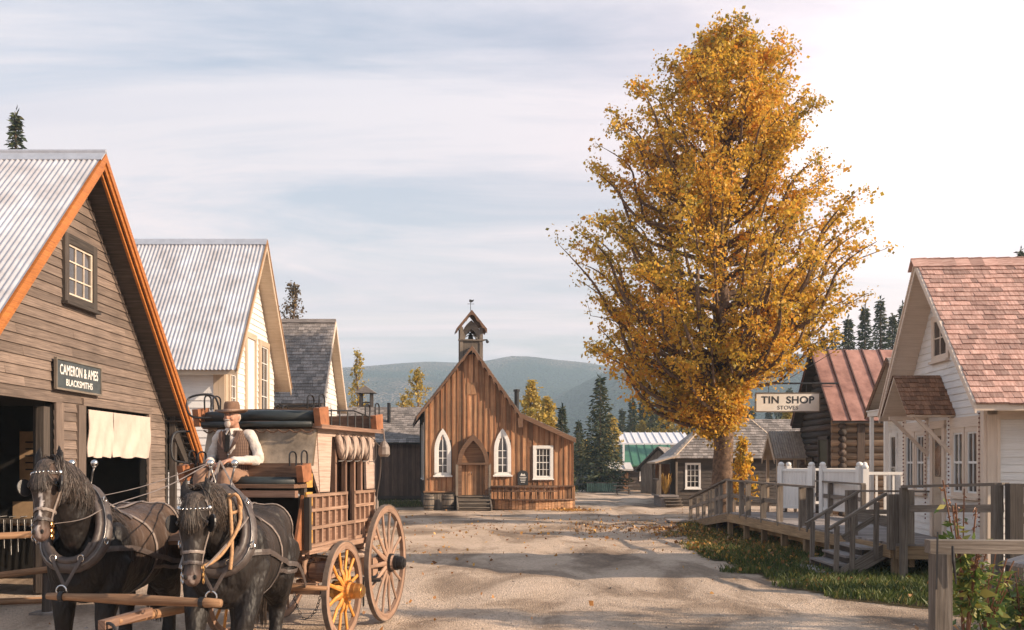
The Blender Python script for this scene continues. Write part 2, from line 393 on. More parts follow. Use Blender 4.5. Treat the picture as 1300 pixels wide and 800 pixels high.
def shingles(mb,A,U,Vv,lu,lv,ex=.15,wd=.16,th=.016,len_=None,y0=0):
    # A lower-left corner, U unit along eave, Vv unit up the slope
    A=V(A);U=V(U);Vv=V(Vv);Nn=U.cross(Vv).normalized()
    if Nn.z<0: Nn=-Nn
    rows=int(lv/ex)+1
    for r in range(rows):
        v0=r*ex-.02; v1=min(v0+ex*1.35,lv)
        if v0>=lv-.02: break
        u=-random.random()*wd*.8
        while u<lu:
            wj=wd*random.uniform(.55,1.35); a=max(u,0); b=min(u+wj,lu)-.005; u+=wj
            if b-a<.02: continue
            tj=th*random.uniform(.75,1.4); dj=random.uniform(-.008,.012)
            lo=Nn*(.014+tj); hi=Nn*.004
            q=[A+U*a+Vv*(v0+dj),A+U*b+Vv*(v0+dj),A+U*b+Vv*v1,A+U*a+Vv*v1]
            vs=[q[0]+Nn*.001,q[1]+Nn*.001,q[0]+lo,q[1]+lo,q[2]+hi+Nn*.008,q[3]+hi+Nn*.008]
            fs=[(2,3,4,5),(0,1,3,2),(1,4,3),(0,2,5)]
            uv=[[(v0,a),(v0,b),(v1,b),(v1,a)],[(v0,a),(v0,b),(v0+.02,b),(v0+.02,a)],[(v0,b),(v1,b),(v0,b)],[(v0,a),(v0,a),(v1,a)]]
            mb.add(vs,fs,uv)
def corrug(mb,A,U,Vv,lu,lv,pitch=.085,amp=.014,sheet=.9):
    A=V(A);U=V(U);Vv=V(Vv);Nn=U.cross(Vv).normalized()
    if Nn.z<0: Nn=-Nn
    n=int(lu/pitch)*6; vs=[];fs=[]
    for i in range(n+1):
        u=lu*i/n; h=amp*math.cos(2*math.pi*u/pitch)+amp+.01+.003*(int(u/sheet)%2)
        for v in (0,lv): vs.append(A+U*u+Vv*v+Nn*h)
    fs=[(2*i,2*i+2,2*i+3,2*i+1) for i in range(n)]
    mb.add(vs,fs,None)
def window(parent,F,x0,x1,z0,z1,cw=.09,cm=None,sm=None,nx=2,ny=3,out=.05,y=0,sill=True,meet=False,name='window',gm=None,head=0):
    cm=cm or W_wtrim; sm=sm or W_wtrim
    f=MB(F)
    f.bx(x0,x0+cw,y-out,y,z0,z1); f.bx(x1-cw,x1,y-out,y,z0,z1); f.bx(x0+cw,x1-cw,y-out,y,z1-cw,z1); f.bx(x0+cw,x1-cw,y-out,y,z0,z0+cw*.8)
    if sill: f.bx(x0-.03,x1+.03,y-out-.05,y-.001,z0-.045,z0)
    if head: f.bx(x0-.04,x1+.04,y-out-.04,y-.001,z1,z1+head)
    o=f.build(name,cm,parent)
    g=MB(F); g.bx(x0+cw,x1-cw,y-.012,y-.004,z0+cw*.8,z1-cw); g.build('pane',gm or M_glass,o)
    s=MB(F); a,b,c,d=x0+cw,x1-cw,z0+cw*.8,z1-cw; m=.03 if b-a<.8 else .035
    s.bx(a,a+m,y-.034,y-.013,c,d); s.bx(b-m,b,y-.034,y-.013,c,d); s.bx(a+m,b-m,y-.034,y-.013,c,c+m); s.bx(a+m,b-m,y-.034,y-.013,d-m,d)
    for i in range(1,nx): u=a+(b-a)*i/nx; s.bx(u-.011,u+.011,y-.028,y-.013,c+m,d-m)
    for i in range(1,ny):
        v=c+(d-c)*i/ny; k=.02 if (meet and i*2==ny) else .011; s.bx(a+m,b-m,y-.031,y-.0135,v-k,v+k)
    s.build('sash',sm,o)
    return o
def textmesh(name,txt,F,x0,x1,zc,h,mat,parent,y=-.01,ext=.003,off=0):
    cu=bpy.data.curves.new('t','FONT'); cu.body=txt; cu.size=1; cu.align_x='CENTER'; cu.align_y='CENTER'; cu.extrude=0; cu.offset=off; cu.space_character=1.05
    o=bpy.data.objects.new('t',cu); C.objects.link(o); dg=bpy.context.evaluated_depsgraph_get(); dg.update()
    me=bpy.data.meshes.new_from_object(o.evaluated_get(dg)); bpy.data.objects.remove(o)
    n=len(me.vertices); a=np.empty(n*3,np.float32); me.vertices.foreach_get('co',a); a=a.reshape(-1,3)
    mn=a.min(0); mxx=a.max(0); b=MB(F)
    sx=(x1-x0)/(mxx[0]-mn[0]); sy=h/(mxx[1]-mn[1])
    vs=[(x0+(p[0]-mn[0])*sx, y, zc-h/2+(p[1]-mn[1])*sy) for p in a]
    for pl in me.polygons: pass
    fs=[tuple(pl.vertices) for pl in me.polygons]
    k=len(vs); vs2=vs+[(p[0],y+ext,p[2]) for p in vs]
    # rim edges
    ec={}
    for f in fs:
        for i in range(len(f)): 
            e=(f[i],f[(i+1)%len(f)]); ec[e]=1
    rim=[(e[0],e[0]+k,e[1]+k,e[1]) for e in ec if (e[1],e[0]) not in ec]
    b.add(vs2,fs+rim,None,.5)
    bpy.data.meshes.remove(me)
    return b.build(name,mat,parent)
# ================================================================ THE SETTING
def groundmat():
    m,t,b=newmat('packed dirt road')
    g=nd(t,'ShaderNodeTexCoord'); ob=g.outputs['Object']
    mp=nd(t,'ShaderNodeMapping',{0:ob,'Rotation':(0,0,R(12)),'Scale':(1,.45,1)})
    n1=nd(t,'ShaderNodeTexNoise',{'Vector':mp.outputs[0],'Scale':.55,'Detail':7.0,'Roughness':.62,'Distortion':.6})
    c1=ramp(t,n1.outputs[0],[(.30,(.17,.124,.092)),(.43,(.33,.246,.182)),(.52,(.52,.40,.305)),(.70,(.66,.52,.41))])
    n2=nd(t,'ShaderNodeTexNoise',{'Vector':ob,'Scale':14.0,'Detail':6.0,'Roughness':.75})
    s=ramp(t,n2.outputs[0],[(.3,(.62,.61,.60)),(.52,(1,1,1)),(.75,(1.18,1.16,1.14))])
    mx=nd(t,'ShaderNodeMixRGB',{0:1.0,1:c1,2:s},blend_type='MULTIPLY')
    v=nd(t,'ShaderNodeTexVoronoi',{'Vector':ob,'Scale':26.0}); vs=ramp(t,v.outputs['Distance'],[(.08,(.55,.52,.5)),(.22,(1,1,1))])
    n3=nd(t,'ShaderNodeTexNoise',{'Vector':ob,'Scale':.9,'Detail':3.0}); gm=ramp(t,n3.outputs[0],[(.48,(0,0,0)),(.62,(1,1,1))])
    mx2=nd(t,'ShaderNodeMixRGB',{0:gm,1:mx.outputs[0],2:nd(t,'ShaderNodeMixRGB',{0:1.0,1:mx.outputs[0],2:vs},blend_type='MULTIPLY').outputs[0]})
    # far away the ground is forest floor and meadow
    sx=nd(t,'ShaderNodeSeparateXYZ',{0:ob}); fr=nd(t,'ShaderNodeMapRange',{0:sx.outputs[1],1:78.0,2:95.0},clamp=True)
    mx3=nd(t,'ShaderNodeMixRGB',{0:fr.outputs[0],1:mx2.outputs[0],2:(.055,.07,.03,1)})
    av=nd(t,'ShaderNodeAttribute',attribute_name='verge'); nv=nd(t,'ShaderNodeTexNoise',{'Vector':ob,'Scale':3.5,'Detail':6.0,'Roughness':.7}); sv=nd(t,'ShaderNodeMath',{0:nv.outputs[0],1:1.1,2:av.outputs['Fac']},operation='MULTIPLY_ADD'); fv=nd(t,'ShaderNodeMapRange',{0:sv.outputs[0],1:.92,2:1.12},clamp=True); cv_=ramp(t,nv.outputs[0],[(.35,(.05,.04,.022)),(.5,(.09,.07,.035)),(.65,(.15,.10,.05))])
    mx3=nd(t,'ShaderNodeMixRGB',{0:fv.outputs[0],1:mx3.outputs[0],2:cv_})
    t.links.new(mx3.outputs[0],b.inputs['Base Color']); b.inputs['Roughness'].default_value=.95; b.inputs['Specular IOR Level'].default_value=.15
    v2=nd(t,'ShaderNodeTexVoronoi',{'Vector':ob,'Scale':38.0})
    h=nd(t,'ShaderNodeMath',{0:n2.outputs[0],1:1.6,2:v2.outputs['Distance']},operation='MULTIPLY_ADD')
    h2=nd(t,'ShaderNodeMath',{0:n1.outputs[0],1:5.0,2:h.outputs[0]},operation='MULTIPLY_ADD')
    bp=nd(t,'ShaderNodeBump',{'Height':h2.outputs[0],'Strength':.75,'Distance':.035}); t.links.new(bp.outputs[0],b.inputs['Normal'])
    return m
def fbm(x,y,s,o=4): return mnoise.fractal(V((x*s,y*s,3.1)),1.0,2.0,o)
def inpoly(x,y,pl):
    c=False; n=len(pl); j=n-1
    for i in range(n):
        if (pl[i].y>y)!=(pl[j].y>y) and x<(pl[j].x-pl[i].x)*(y-pl[i].y)/(pl[j].y-pl[i].y)+pl[i].x: c=not c
        j=i
    return c
vg=[G(858,668),G(878,690),G(900,708),G(948,722),G(990,742),G(1040,755),G(1110,764),G(1180,772),G(1260,786),G(1330,800),V((8.5,10,0)),V((14,13,0)),V((14,19.5,0)),V((7,24,0)),V((6.6,30,0)),V((6.3,35,0))]
lawn=[V((-14,46.6,0)),V((-3.7,46.4,0)),V((-5,54.4,0)),V((-16,54.4,0))]
def vergeval(x,y):
    if not(-20<x<15 and 8<y<60): return 0
    s=0
    for dx,dy in ((0,0),(.25,0),(-.25,0),(0,.3),(0,-.3)):
        jx=mnoise.noise(V((x*1.3,y*1.3,0)))*.5
        s+=.2*(inpoly(x+dx+jx,y+dy,vg) or inpoly(x+dx,y+dy,lawn))
    return s
def ground():
    xs=[-3400,-900,-300,-120,-60,-35]+[-24+i*.28 for i in range(int(48/.28))]+[25,40,60,120,300,900,3400]
    ys=[-300,-60,-10,0,3]+[4.5+i*.28 for i in range(100)]+[33+i*1.2 for i in range(40)]+[85,110,160,300,700,1500,3400]
    vs=[];
    for y in ys:
        for x in xs:
            z=0
            if 3<y<85 and -26<x<26:
                k=max(0,min(1,(26-abs(x))/4))*max(0,min(1,(85-y)/20))
                z=(fbm(x,y*.7,.35)*.035+fbm(x,y,1.7,3)*.012)*k
                for c_,wd in ((-.6,.28),(1.0,.28)):          # worn wheel ruts along the street
                    d=(x-c_-.16*(y-14)+.6*math.sin(y*.13))/wd; z-=.05*math.exp(-d*d)*k
                z-=.012
            vs.append((x,y,z))
    nx=len(xs); fs=[(j*nx+i,j*nx+i+1,(j+1)*nx+i+1,(j+1)*nx+i) for j in range(len(ys)-1) for i in range(nx-1)]
    b=MB(); b.add(vs,fs,None,.5); o=b.build('ground',groundmat(),None,True); o['kind']='structure'
    at=o.data.attributes.new('verge','FLOAT','POINT'); at.data.foreach_set('value',[vergeval(v[0],v[1]) for v in vs])
ground()
def mountains():
    m,t,b=newmat('forested mountainside')
    g=nd(t,'ShaderNodeTexCoord'); ob=g.outputs['Object']
    n=nd(t,'ShaderNodeTexNoise',{'Vector':ob,'Scale':.006,'Detail':8.0,'Roughness':.62}); n2=nd(t,'ShaderNodeTexVoronoi',{'Vector':ob,'Scale':.26})
    sx=nd(t,'ShaderNodeSeparateXYZ',{0:ob}); hh=nd(t,'ShaderNodeMapRange',{0:sx.outputs[2],1:30.0,2:150.0,3:-.08,4:.12})
    s=nd(t,'ShaderNodeMath',{0:n.outputs[0],1:hh.outputs[0]},operation='ADD')
    c=ramp(t,s.outputs[0],[(.42,(.014,.036,.026)),(.53,(.032,.060,.034)),(.58,(.12,.10,.065)),(.68,(.30,.22,.18))])
    c2=ramp(t,n2.outputs['Distance'],[(.0,(2.1,2.0,1.8)),(.6,(.22,.26,.30))])
    mx=nd(t,'ShaderNodeMixRGB',{0:1.0,1:c,2:c2},blend_type='MULTIPLY'); t.links.new(mx.outputs[0],b.inputs['Base Color']); b.inputs['Roughness'].default_value=1; b.inputs['Specular IOR Level'].default_value=0
    bp=nd(t,'ShaderNodeBump',{'Height':n2.outputs['Distance'],'Strength':1.0,'Distance':-9.0}); t.links.new(bp.outputs[0],b.inputs['Normal'])
    def ridge(prof,Y,Yf,nm,seed):
        pxs=[p[0] for p in prof]; pys=[p[1] for p in prof]; vs=[];rows=46;cols=260
        for j in range(rows+1):
            s_=j/rows
            for i in range(cols+1):
                px=pxs[0]+(pxs[-1]-pxs[0])*i/cols; yy=Yf+(Y-Yf)*min(s_*1.25,1.6); py=float(np.interp(px,pxs,pys)); zt=H+(HY-py)/FP*Y
                X=(px-650)/FP*Y; f=min(s_*1.25,1); f=f*f*(3-2*f)*.75+f*.25
                if s_>.8: f=1-(s_-.8)*1.2
                e=mnoise.fractal(V((X*.0035+seed,yy*.0035,0)),1,2,5)
                vs.append((X,yy,-3+(zt+3)*f+e*17*math.sin(math.pi*min(f,1))*(1 if s_<.8 else .3)+e*5*f))
        n_=cols+1; fs=[(j*n_+i,j*n_+i+1,(j+1)*n_+i+1,(j+1)*n_+i) for j in range(rows) for i in range(cols)]
        b_=MB(); b_.add(vs,fs,None,.5); o=b_.build(nm,m,None,True); o['kind']='structure'
    ridge([(-600,440),(0,452),(300,462),(430,468),(480,464),(540,459),(600,462),(622,458),(650,454),(672,455),(720,462),(760,468),(810,476),(1000,470),(1900,450)],1500,700,'mountain',0)
    ridge([(560,560),(640,535),(700,505),(745,482),(775,468),(800,463),(850,458),(950,452),(1100,455),(1900,440)],1050,560,'near_hill',9)
mountains()
hz=MB(); hz.bx(-3450,3450,-310,3450,-4,185); hz=hz.build('haze',None or bpy.data.materials.new('haze air'),None); hz['kind']='stuff'; hz['label']='thin blue air over the valley'
hm=hz.data.materials[0]; hm.use_nodes=True; hm.node_tree.nodes.clear()
pv=hm.node_tree.nodes.new('ShaderNodeVolumePrincipled'); pv.inputs['Color'].default_value=(.62,.80,.95,1); pv.inputs['Density'].default_value=.00062; pv.inputs['Anisotropy'].default_value=.1
ho=hm.node_tree.nodes.new('ShaderNodeOutputMaterial'); hm.node_tree.links.new(pv.outputs[0],ho.inputs['Volume'])
# grassy patches as sheets on the ground
def patch(name,pts,col,z=.006,sub=1):
    b=MB(); c=sum((V(p) for p in pts),V((0,0,0)))/len(pts); n=len(pts)
    vs=[V(c)+V((0,0,z))]+[V(p)+V((0,0,z)) for p in pts]
    b.add(vs,[(0,i+1,(i+1)%n+1) for i in range(n)],None,.5); o=b.build(name,col); o['kind']='structure'; return o
M_soil=plain('grassy soil',(.045,.048,.02),.95,var=.4,ns=1.3,col2=(.10,.075,.035),bump=.6,bs=18)
# ================================================================ BUILDINGS
def roofslabs(th,F,heL,heR,zr,slL,slR,y0,y1,t,mat,name='roof'):
    b=MB(F)
    b.prism([(0,y0,zr),(-heL,y0,zr-slL*heL),(-heL,y0,zr-slL*heL-t),(0,y0,zr-t)],(0,y1-y0,0))
    b.prism([(.001,y0,zr),(.001,y0,zr-t),(heR,y0,zr-slR*heR-t),(heR,y0,zr-slR*heR)],(0,y1-y0,0))
    return b.build(name,mat,th)
def rake(mb,he,sl,zr,y,side,h,d=.03,drop=0):
    s=side; z0=zr-drop
    mb.prism([(0,y,z0+.012),(s*he,y,z0-sl*he+.012),(s*he,y,z0-sl*he-h),(0,y,z0-h)],(0,-d,0))
# ---- blacksmith shop
F=frame((-7.1,16.6,0),(0,1,0),(-1,0,0))
B1=thing('blacksmith_shop','brown clapboard blacksmith shop with corrugated roof and orange rakes at far left','building',M=F)
zr,sl,T=7.0,.917,.26; hw=4.14
rf=roofslabs(B1,F,5.4,5.4,zr,sl,sl,-.46,9.5,T*.8,W_dark)
cl=math.hypot(1,sl)
b=MB(F); corrug(b,(-5.45,-.5,zr-sl*5.45),(0,1,0),V((1,0,sl))/cl,10,5.45*cl,.088); corrug(b,(5.45,-.5,zr-sl*5.45),(0,1,0),V((-1,0,sl))/cl,10,5.45*cl,.088); b.build('roof_sheet',M_tin,rf,True)
b=MB(F); b.beam((-.1,-.52,zr-.05),(-.1,9.4,zr-.05),.26,.02,up=V((-sl,0,1))); b.beam((.1,-.52,zr-.05),(.1,9.4,zr-.05),.26,.02,up=V((sl,0,1))); b.sweep([(0,-.52,zr+.05),(0,9.4,zr+.05)],.035,8); b.build('ridge_cap',M_cap,rf)
for s in (-1,1):
    b=MB(F); rake(b,5.4,sl,zr,-.47,s,.24); rake(b,5.36,sl,zr,-.501,s,.13,.025,.0)
    if s==1: rake(b,5.38,sl,zr-.30,-.42,s,.05,.04)
    b.build('rake_board',W_orange,B1)
# walls (hollow: both doors stand open)
ops=[(-3.6,-.9,0,2.93),(.2,3.1,0,2.94),(-.5,.5,4.62,5.52)]
ext=lambda z:(-min(hw,(zr-T-z)/sl),min(hw,(zr-T-z)/sl))
b=MB(F); clap(b,ext,0,zr-T,ops,.148,.026,-.06)
b.build('wall',W_grey,B1)
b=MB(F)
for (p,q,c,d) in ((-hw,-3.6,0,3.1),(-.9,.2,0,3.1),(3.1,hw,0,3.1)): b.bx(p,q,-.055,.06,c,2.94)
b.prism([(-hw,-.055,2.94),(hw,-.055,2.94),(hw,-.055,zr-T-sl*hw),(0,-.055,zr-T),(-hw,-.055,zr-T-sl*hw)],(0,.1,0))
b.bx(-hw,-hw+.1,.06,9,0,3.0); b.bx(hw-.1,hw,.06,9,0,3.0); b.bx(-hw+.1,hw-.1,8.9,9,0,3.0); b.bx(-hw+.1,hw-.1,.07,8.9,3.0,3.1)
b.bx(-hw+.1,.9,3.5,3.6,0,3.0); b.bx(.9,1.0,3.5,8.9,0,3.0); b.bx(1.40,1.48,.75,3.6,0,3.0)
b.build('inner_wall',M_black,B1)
b=MB(F); b.bx(hw-.01,hw+.10,-.10,.06,0,3.1); b.build('corner_board',W_dark,B1)
b=MB(F)
for (c,d) in ((-.9,-.74),(-.08,.2),(3.1,3.22)): b.bx(c,d,-.115,-.06,0,2.94)
b.bx(-.74,-.62,-.11,-.062,0,2.94)
b.bx(-3.7,-.7,-.12,-.06,2.93,3.05); b.bx(.1,3.25,-.118,-.06,2.94,3.06)
b.build('door_frame',W_grey,B1)
b=MB(F); vboards(b,0,.62,.05,2.86,(),.2,.05); 
d=MB(F); d.bx(-1.12,-.91,-.02,.10,.03,2.86); d.bx(-1.1,-.93,.11,.15,.03,2.86); d.build('door',W_dark,B1)
window(B1,F,-.62,.62,4.54,5.62,.15,W_dark,plain('cream sash paint',(.62,.52,.42),.6),3,3,.06,-.07,name='window')
b=MB(F)                                        # roof brace and post under the far eave
b.beam((4.25,-.2,0),(4.25,-.2,3.0),.12,.12); b.beam((4.3,-.2,2.9),(5.2,-.25,1.9),.12,.14); b.beam((4.2,-.25,2.62),(5.0,-.25,2.02),.08,.3)
for i in range(8): b.beam((4.2+i*.16,-.4,2.95-sl*(i*.16)-.1),(4.2+i*.16,4,2.95-sl*(i*.16)-.1),.14,.03)
b.build('eave_brace',W_dark,B1)
# its hanging pieces
cv=MB(F)
for (p,q) in ((.22,1.22),(1.26,3.05)):
    n=16; m_=10; vs=[];fs=[]
    for j in range(m_+1):
        for i in range(n+1):
            u=p+(q-p)*i/n; z=2.88-.78*j/m_; vs.append((u,-.02-.14*0-.03*math.sin(i*1.1+j*.6)*(j/m_)-.012*math.sin(i*2.9)-.13,z+.015*math.sin(i*.8)*(j==m_)))
    fs=[(j*(n+1)+i,j*(n+1)+i+1,(j+1)*(n+1)+i+1,(j+1)*(n+1)+i) for j in range(m_) for i in range(n)]
    k=len(vs); vs+= [(a,c+.012,e) for a,c,e in vs]; fs+=[tuple(x+k for x in f)[::-1] for f in fs]
    cv.add(vs,fs,None)
o=cv.build('canvas_curtain',M_canvas,None,True); centre(o); tag(o,'pale canvas curtain hanging in the top of the blacksmith shop doorway','curtain')
M=frame((-6.975,16.45,3.375),(0,1,0),(-1,0,0))
sg=thing('shop_sign','black painted board sign above the blacksmith doors with white lettering','sign',M=M)
b=MB(M); b.bx(-.83,.83,-.03,0,-.215,.215); b.build('board',plain('dark slate sign paint',(.055,.065,.07),.5,var=.2),sg)
b=MB(M); b.bx(-.86,.86,-.045,0,.215,.245);b.bx(-.86,.86,-.045,0,-.245,-.215);b.bx(-.86,-.83,-.045,0,-.215,.215);b.bx(.83,.86,-.045,0,-.215,.215); b.build('frame',W_fence,sg)
textmesh('lettering','CAMERON & AMES',M,-.72,.72,.075,.16,M_wpaint,sg,-.034,off=.012)
textmesh('lettering','BLACKSMITHS',M,-.5,.5,-.115,.105,M_wpaint,sg,-.034,off=.015)
# notices and tools inside
def notice(x,Y,z,w_,h_,label,mat,ex=True):
    M=frame((x,Y,z),(1,0,0)); t=thing('paper_notice',label,'notice',M=M,group='papers inside the smithy')
    b=MB(M); b.bx(-w_/2,w_/2,-.012,0,-h_/2,h_/2); b.build('sheet',mat,t)
    if ex:
        b=MB(M); 
        for i in range(5): b.bx(-w_*.3,-w_*.3+w_*random.uniform(.3,.5),-.016,-.0125,h_*(.3-.12*i),h_*(.3-.12*i)+.025)
        b.build('print',M_blackp,t); b=MB(M); b.bx(w_*.2,w_*.36,-.016,-.0125,-h_*.3,h_*.25); b.build('red_panel',M_red,t)
for px,py,w_,h_,lb,mt in ((44,584,.52,1.0,'large yellowed poster hanging inside the open smithy door',M_paper),(31,652,.4,.42,'small brown sheet pinned below the large poster in the smithy',M_paper)):
    p=P(px,17.98,py); notice(p.x,17.98,p.z,w_,h_,lb,mt,py<600)
M=Matrix.Translation((-8.3,17.9,0)); t=thing('tool_rack','dark bench in the smithy doorway hung with iron tongs and rods','tool rack',M=M)
b=MB(M); b.bx(-1.1,.75,-.1,.5,.95,1.03); b.bx(-1.05,-.95,0,.1,0,.95); b.bx(.6,.7,0,.1,0,.95); b.build('bench',W_dark,t)
b=MB(M)
for i in range(14): u=-1.0+i*.12; l=random.uniform(.3,.65); b.sweep([(u,-.14,1.02),(u+.02,-.15,1.0-l)],.009,5); b.sweep([(u+.03,-.14,1.02),(u+.01,-.15,1.0-l*.9)],.009,5)
for i in range(7): b.sweep([(-.9+i*.2,.0,1.06),(-.6+i*.2,.2+.1*random.random(),1.09)],.012,5)
b.build('iron_tools',M_steel,t)
# hitching rails before the smithy
def rail(name,label,posts,rails,cat_,mat,pr=.06,group=None,square=None):
    c=V(posts[0][0]); M=Matrix.Translation(c); t=thing(name,label,cat_,M=M,group=group)
    for p,q in posts:
        b=MB(); 
        if square: b.beam(p,q,square,square,up=(0,1,0))
        else: b.sweep([p,(V(p)+V(q))/2+V((.01,0,0)),q],[pr*1.05,pr,pr],9)
        b.build('post',mat,t)
    for p,q in rails:
        b=MB(); m=(V(p)+V(q))/2+V((0,0,-.015)); b.sweep([p,m,q],[pr*.85,pr*.8,pr*.75],9); b.build('rail',mat,t,True)
    return t
r1=rail('hitching_rail','peeled pole hitching rail with squared post in front of the smithy',[((-6.18,13.6,0),(-6.18,13.6,1.12))],[((-8.6,12.6,1.02),(-6.1,13.5,1.07)),((-8.6,12.6,.35),(-6.1,13.52,.60))],'hitching rail',W_pole)
r1.children[0].data.materials[0]=W_dark
o=MB(); o.bx(-6.35,-5.95,13.45,13.75,-.02,.03); o=o.build('flat_stone',M_stone); centre(o); tag(o,'pale flat stone lying at the foot of the hitching post','stone')
b=MB(); b.lathe([(0,0),(.24,.0),(.27,.45),(.25,.46),(.22,.05),(0,.04)],(-6.95,13.2,.42),18); b.beam((-6.95,13.2,0),(-6.95,13.2,.44),.3,.3); o=b.build('rusty_tub',plain('rust and ochre paint',(.42,.13,.04),.7,var=.5,ns=8,col2=(.5,.3,.15)),None); centre(o); tag(o,'rusty orange tub on a stump behind the hitching rail at left edge','tub')
for i in range(2):
    b=MB(); b.sweep([(-8.2,13.9+.35*i,.05),(-6.3,14.6+.2*i,.05)],.035,7); o=b.build('loose_pole',W_pole,None,True); centre(o); tag(o,('front one','rear one')[i]+' of two loose peeled poles lying on the ground behind the hitching rail','pole',group='poles on the smithy ground')
# ---- white building with corrugated roof
def leftgable(name,label,fx,yc,hw,zr,sl,he,ovf,depth,t,group='buildings on the left of the street',roofm=W_trim):
    F=frame((fx,yc,0),(0,1,0),(-1,0,0)); B=thing(name,label,'building',M=F,group=group)
    b=MB(F); b.prism([(-hw,0,0),(hw,0,0),(hw,0,zr-t-sl*hw),(0,0,zr-t),(-hw,0,zr-t-sl*hw)],(0,depth,0)); b.build('inner_wall',W_trim,B)
    rf=roofslabs(B,F,he,he,zr,sl,sl,-ovf,depth+.3,t,roofm)
    return F,B,rf
sl=1.22; F,B2,rf=leftgable('white_house','white clapboard house with steep corrugated roof behind the smithy','x'and -7.4,29.05,2.75,8.3,sl,3.2,.42,8,.16)
cl=math.hypot(1,sl)
b=MB(F); corrug(b,(-3.25,-.44,8.3-sl*3.25),(0,1,0),V((1,0,sl))/cl,8.7,3.25*cl,.105,.016); corrug(b,(3.25,-.44,8.3-sl*3.25),(0,1,0),V((-1,0,sl))/cl,8.7,3.25*cl,.105,.016); b.build('roof_sheet',M_tin,rf,True)
b=MB(F); b.beam((-.09,-.46,8.26),(-.09,8.2,8.26),.24,.02,up=V((-sl,0,1))); b.beam((.09,-.46,8.26),(.09,8.2,8.26),.24,.02,up=V((sl,0,1))); b.build('ridge_cap',M_cap,rf)
for s in (-1,1): b=MB(F); rake(b,3.2,sl,8.3,-.425,s,.26); b.build('rake_board',W_trim,B2)
for s in (-1,1): b=MB(F); rake(b,3.22,sl,8.32,-.457,s,.07,.02); b.build('rake_edge',wood('tan edge',(.25,.13,.06),(.36,.2,.1),(.45,.27,.15),var=.1),B2)
ext=lambda z:(-min(2.7,(8.14-z)/sl),min(2.7,(8.14-z)/sl))
ops=[(-.75,.35,3.3,5.5),(.75,1.9,3.4,5.55),(-2.45,-1.7,3.1,4.4)]
b=MB(F); clap(b,ext,0,8.1,ops,.17,.028); b.build('wall',W_white,B2)
Fs=frame((-7.4,29.05-2.75,0),(1,0,0)); b=MB(Fs); clap(b,lambda z:(-8,-.26),0,4.55,(),.19,.028); b.build('side_wall',W_white,B2)
b=MB(Fs); b.bx(-.26,.03,-.04,0,0,4.6); b.bx(-.003,.05,.0,.22,0,4.7); b.bx(-8,.0,-.045,0,4.35,4.72); b.build('corner_board',W_trim,B2)
window(B2,F,.75,1.9,3.35,5.6,.16,W_trim,W_white,2,4,.06,-.02)
window(B2,F,-2.45,-1.7,3.0,4.45,.12,W_trim,W_white,2,4,.06,-.02)
b=MB(F); b.bx(-.78,-.62,-.07,0,3.1,5.6); b.bx(.22,.38,-.07,0,3.1,5.6); b.bx(-.8,.4,-.075,0,5.5,5.66); b.build('door_frame',W_trim,B2)
b=MB(F); vboards(b,-.62,.22,3.1,5.5,(),.2,.03,-.005); b.build('loft_door',W_white,B2)
# ---- white house with shingle roof
sl=1.23; F,B3,rf=leftgable('white_house','small white house with grey shingle roof, third along the left side','x'and -7.35,40.6,2.3,7.62,sl,2.75,.35,9,.14)
cl=math.hypot(1,sl)
b=MB(F); shingles(b,(-2.78,-.36,7.62-sl*2.78),(0,1,0),V((1,0,sl))/cl,9.5,2.78*cl,.17,.2,.02); shingles(b,(2.78,-.36,7.62-sl*2.78),(0,1,0),V((-1,0,sl))/cl,9.5,2.78*cl,.17,.2,.02); b.build('shingles',W_shg,rf)
b=MB(F); b.beam((-.07,-.37,7.63),(-.07,9.2,7.63),.2,.03,up=V((-sl,0,1))); b.beam((.07,-.37,7.63),(.07,9.2,7.63),.2,.03,up=V((sl,0,1))); b.build('ridge_cap',W_shg,rf)
for s in (-1,1): b=MB(F); rake(b,2.75,sl,7.62,-.355,s,.22); b.build('rake_board',W_beige,B3)
b=MB(F); clap(b,lambda z:(-min(2.3,(7.48-z)/sl),min(2.3,(7.48-z)/sl)),0,7.4,(),.2,.03); b.build('wall',W_white,B3)
Fs=frame((-7.35,40.6-2.3,0),(1,0,0)); b=MB(Fs); clap(b,lambda z:(-9,0),0,4.0,[(-1.6,-.7,2.4,3.9)],.2,.03); b.build('side_wall',W_white,B3)
b=MB(Fs); b.bx(-9,.3,-.5,.0,4.08,4.16); b.build('soffit',W_dark,B3)
window(B3,Fs,-1.65,-.65,2.4,3.95,.12,W_trim,W_white,2,4,.05)
# ---- long board shed behind the coach
M=Matrix.Translation((-12.0,55,0)); B4=thing('board_shed','long dark board shed with grey shingle roof left of the church','shed',M=M)
F=M
b=MB(F); vboards(b,-4,7.4,.25,3.05,(),.22,.03,0,b); b.build('wall',W_shed,B4)
b=MB(F); b.bx(-4,7.4,.002,5,.1,3.05); b.bx(-4,7.4,.05,4.9,-.05,.15); b.build('inner_wall',W_dark,B4)
b=MB(F); b.prism([(-4.3,-.35,3.0),(-4.3,-.35,3.1),(-4.3,2.5,5.15),(-4.3,5.4,3.1),(-4.3,5.4,3.0),(-4.3,2.5,5.0)],(12,0,0)); rf=b.build('roof',W_dark,B4)
v=V((0,2.85,2.05)); b=MB(F); shingles(b,(-4.35,-.38,3.09),(1,0,0),v.normalized(),12.1,v.length,.2,.24,.022); b.build('shingles',W_shg,rf)
b=MB(F); b.lathe([(.10,0),(.10,1.1),(0,1.12)],(5.25,1.2,4.2),10); b.build('stovepipe',M_iron,B4)
b=MB(F@Matrix.Translation((3.75,3,5.0))); 
for sx in(-.3,.3):
    for sy in (-.3,.3): b.beam((sx,sy,-.6),(sx,sy,.95),.12,.12)
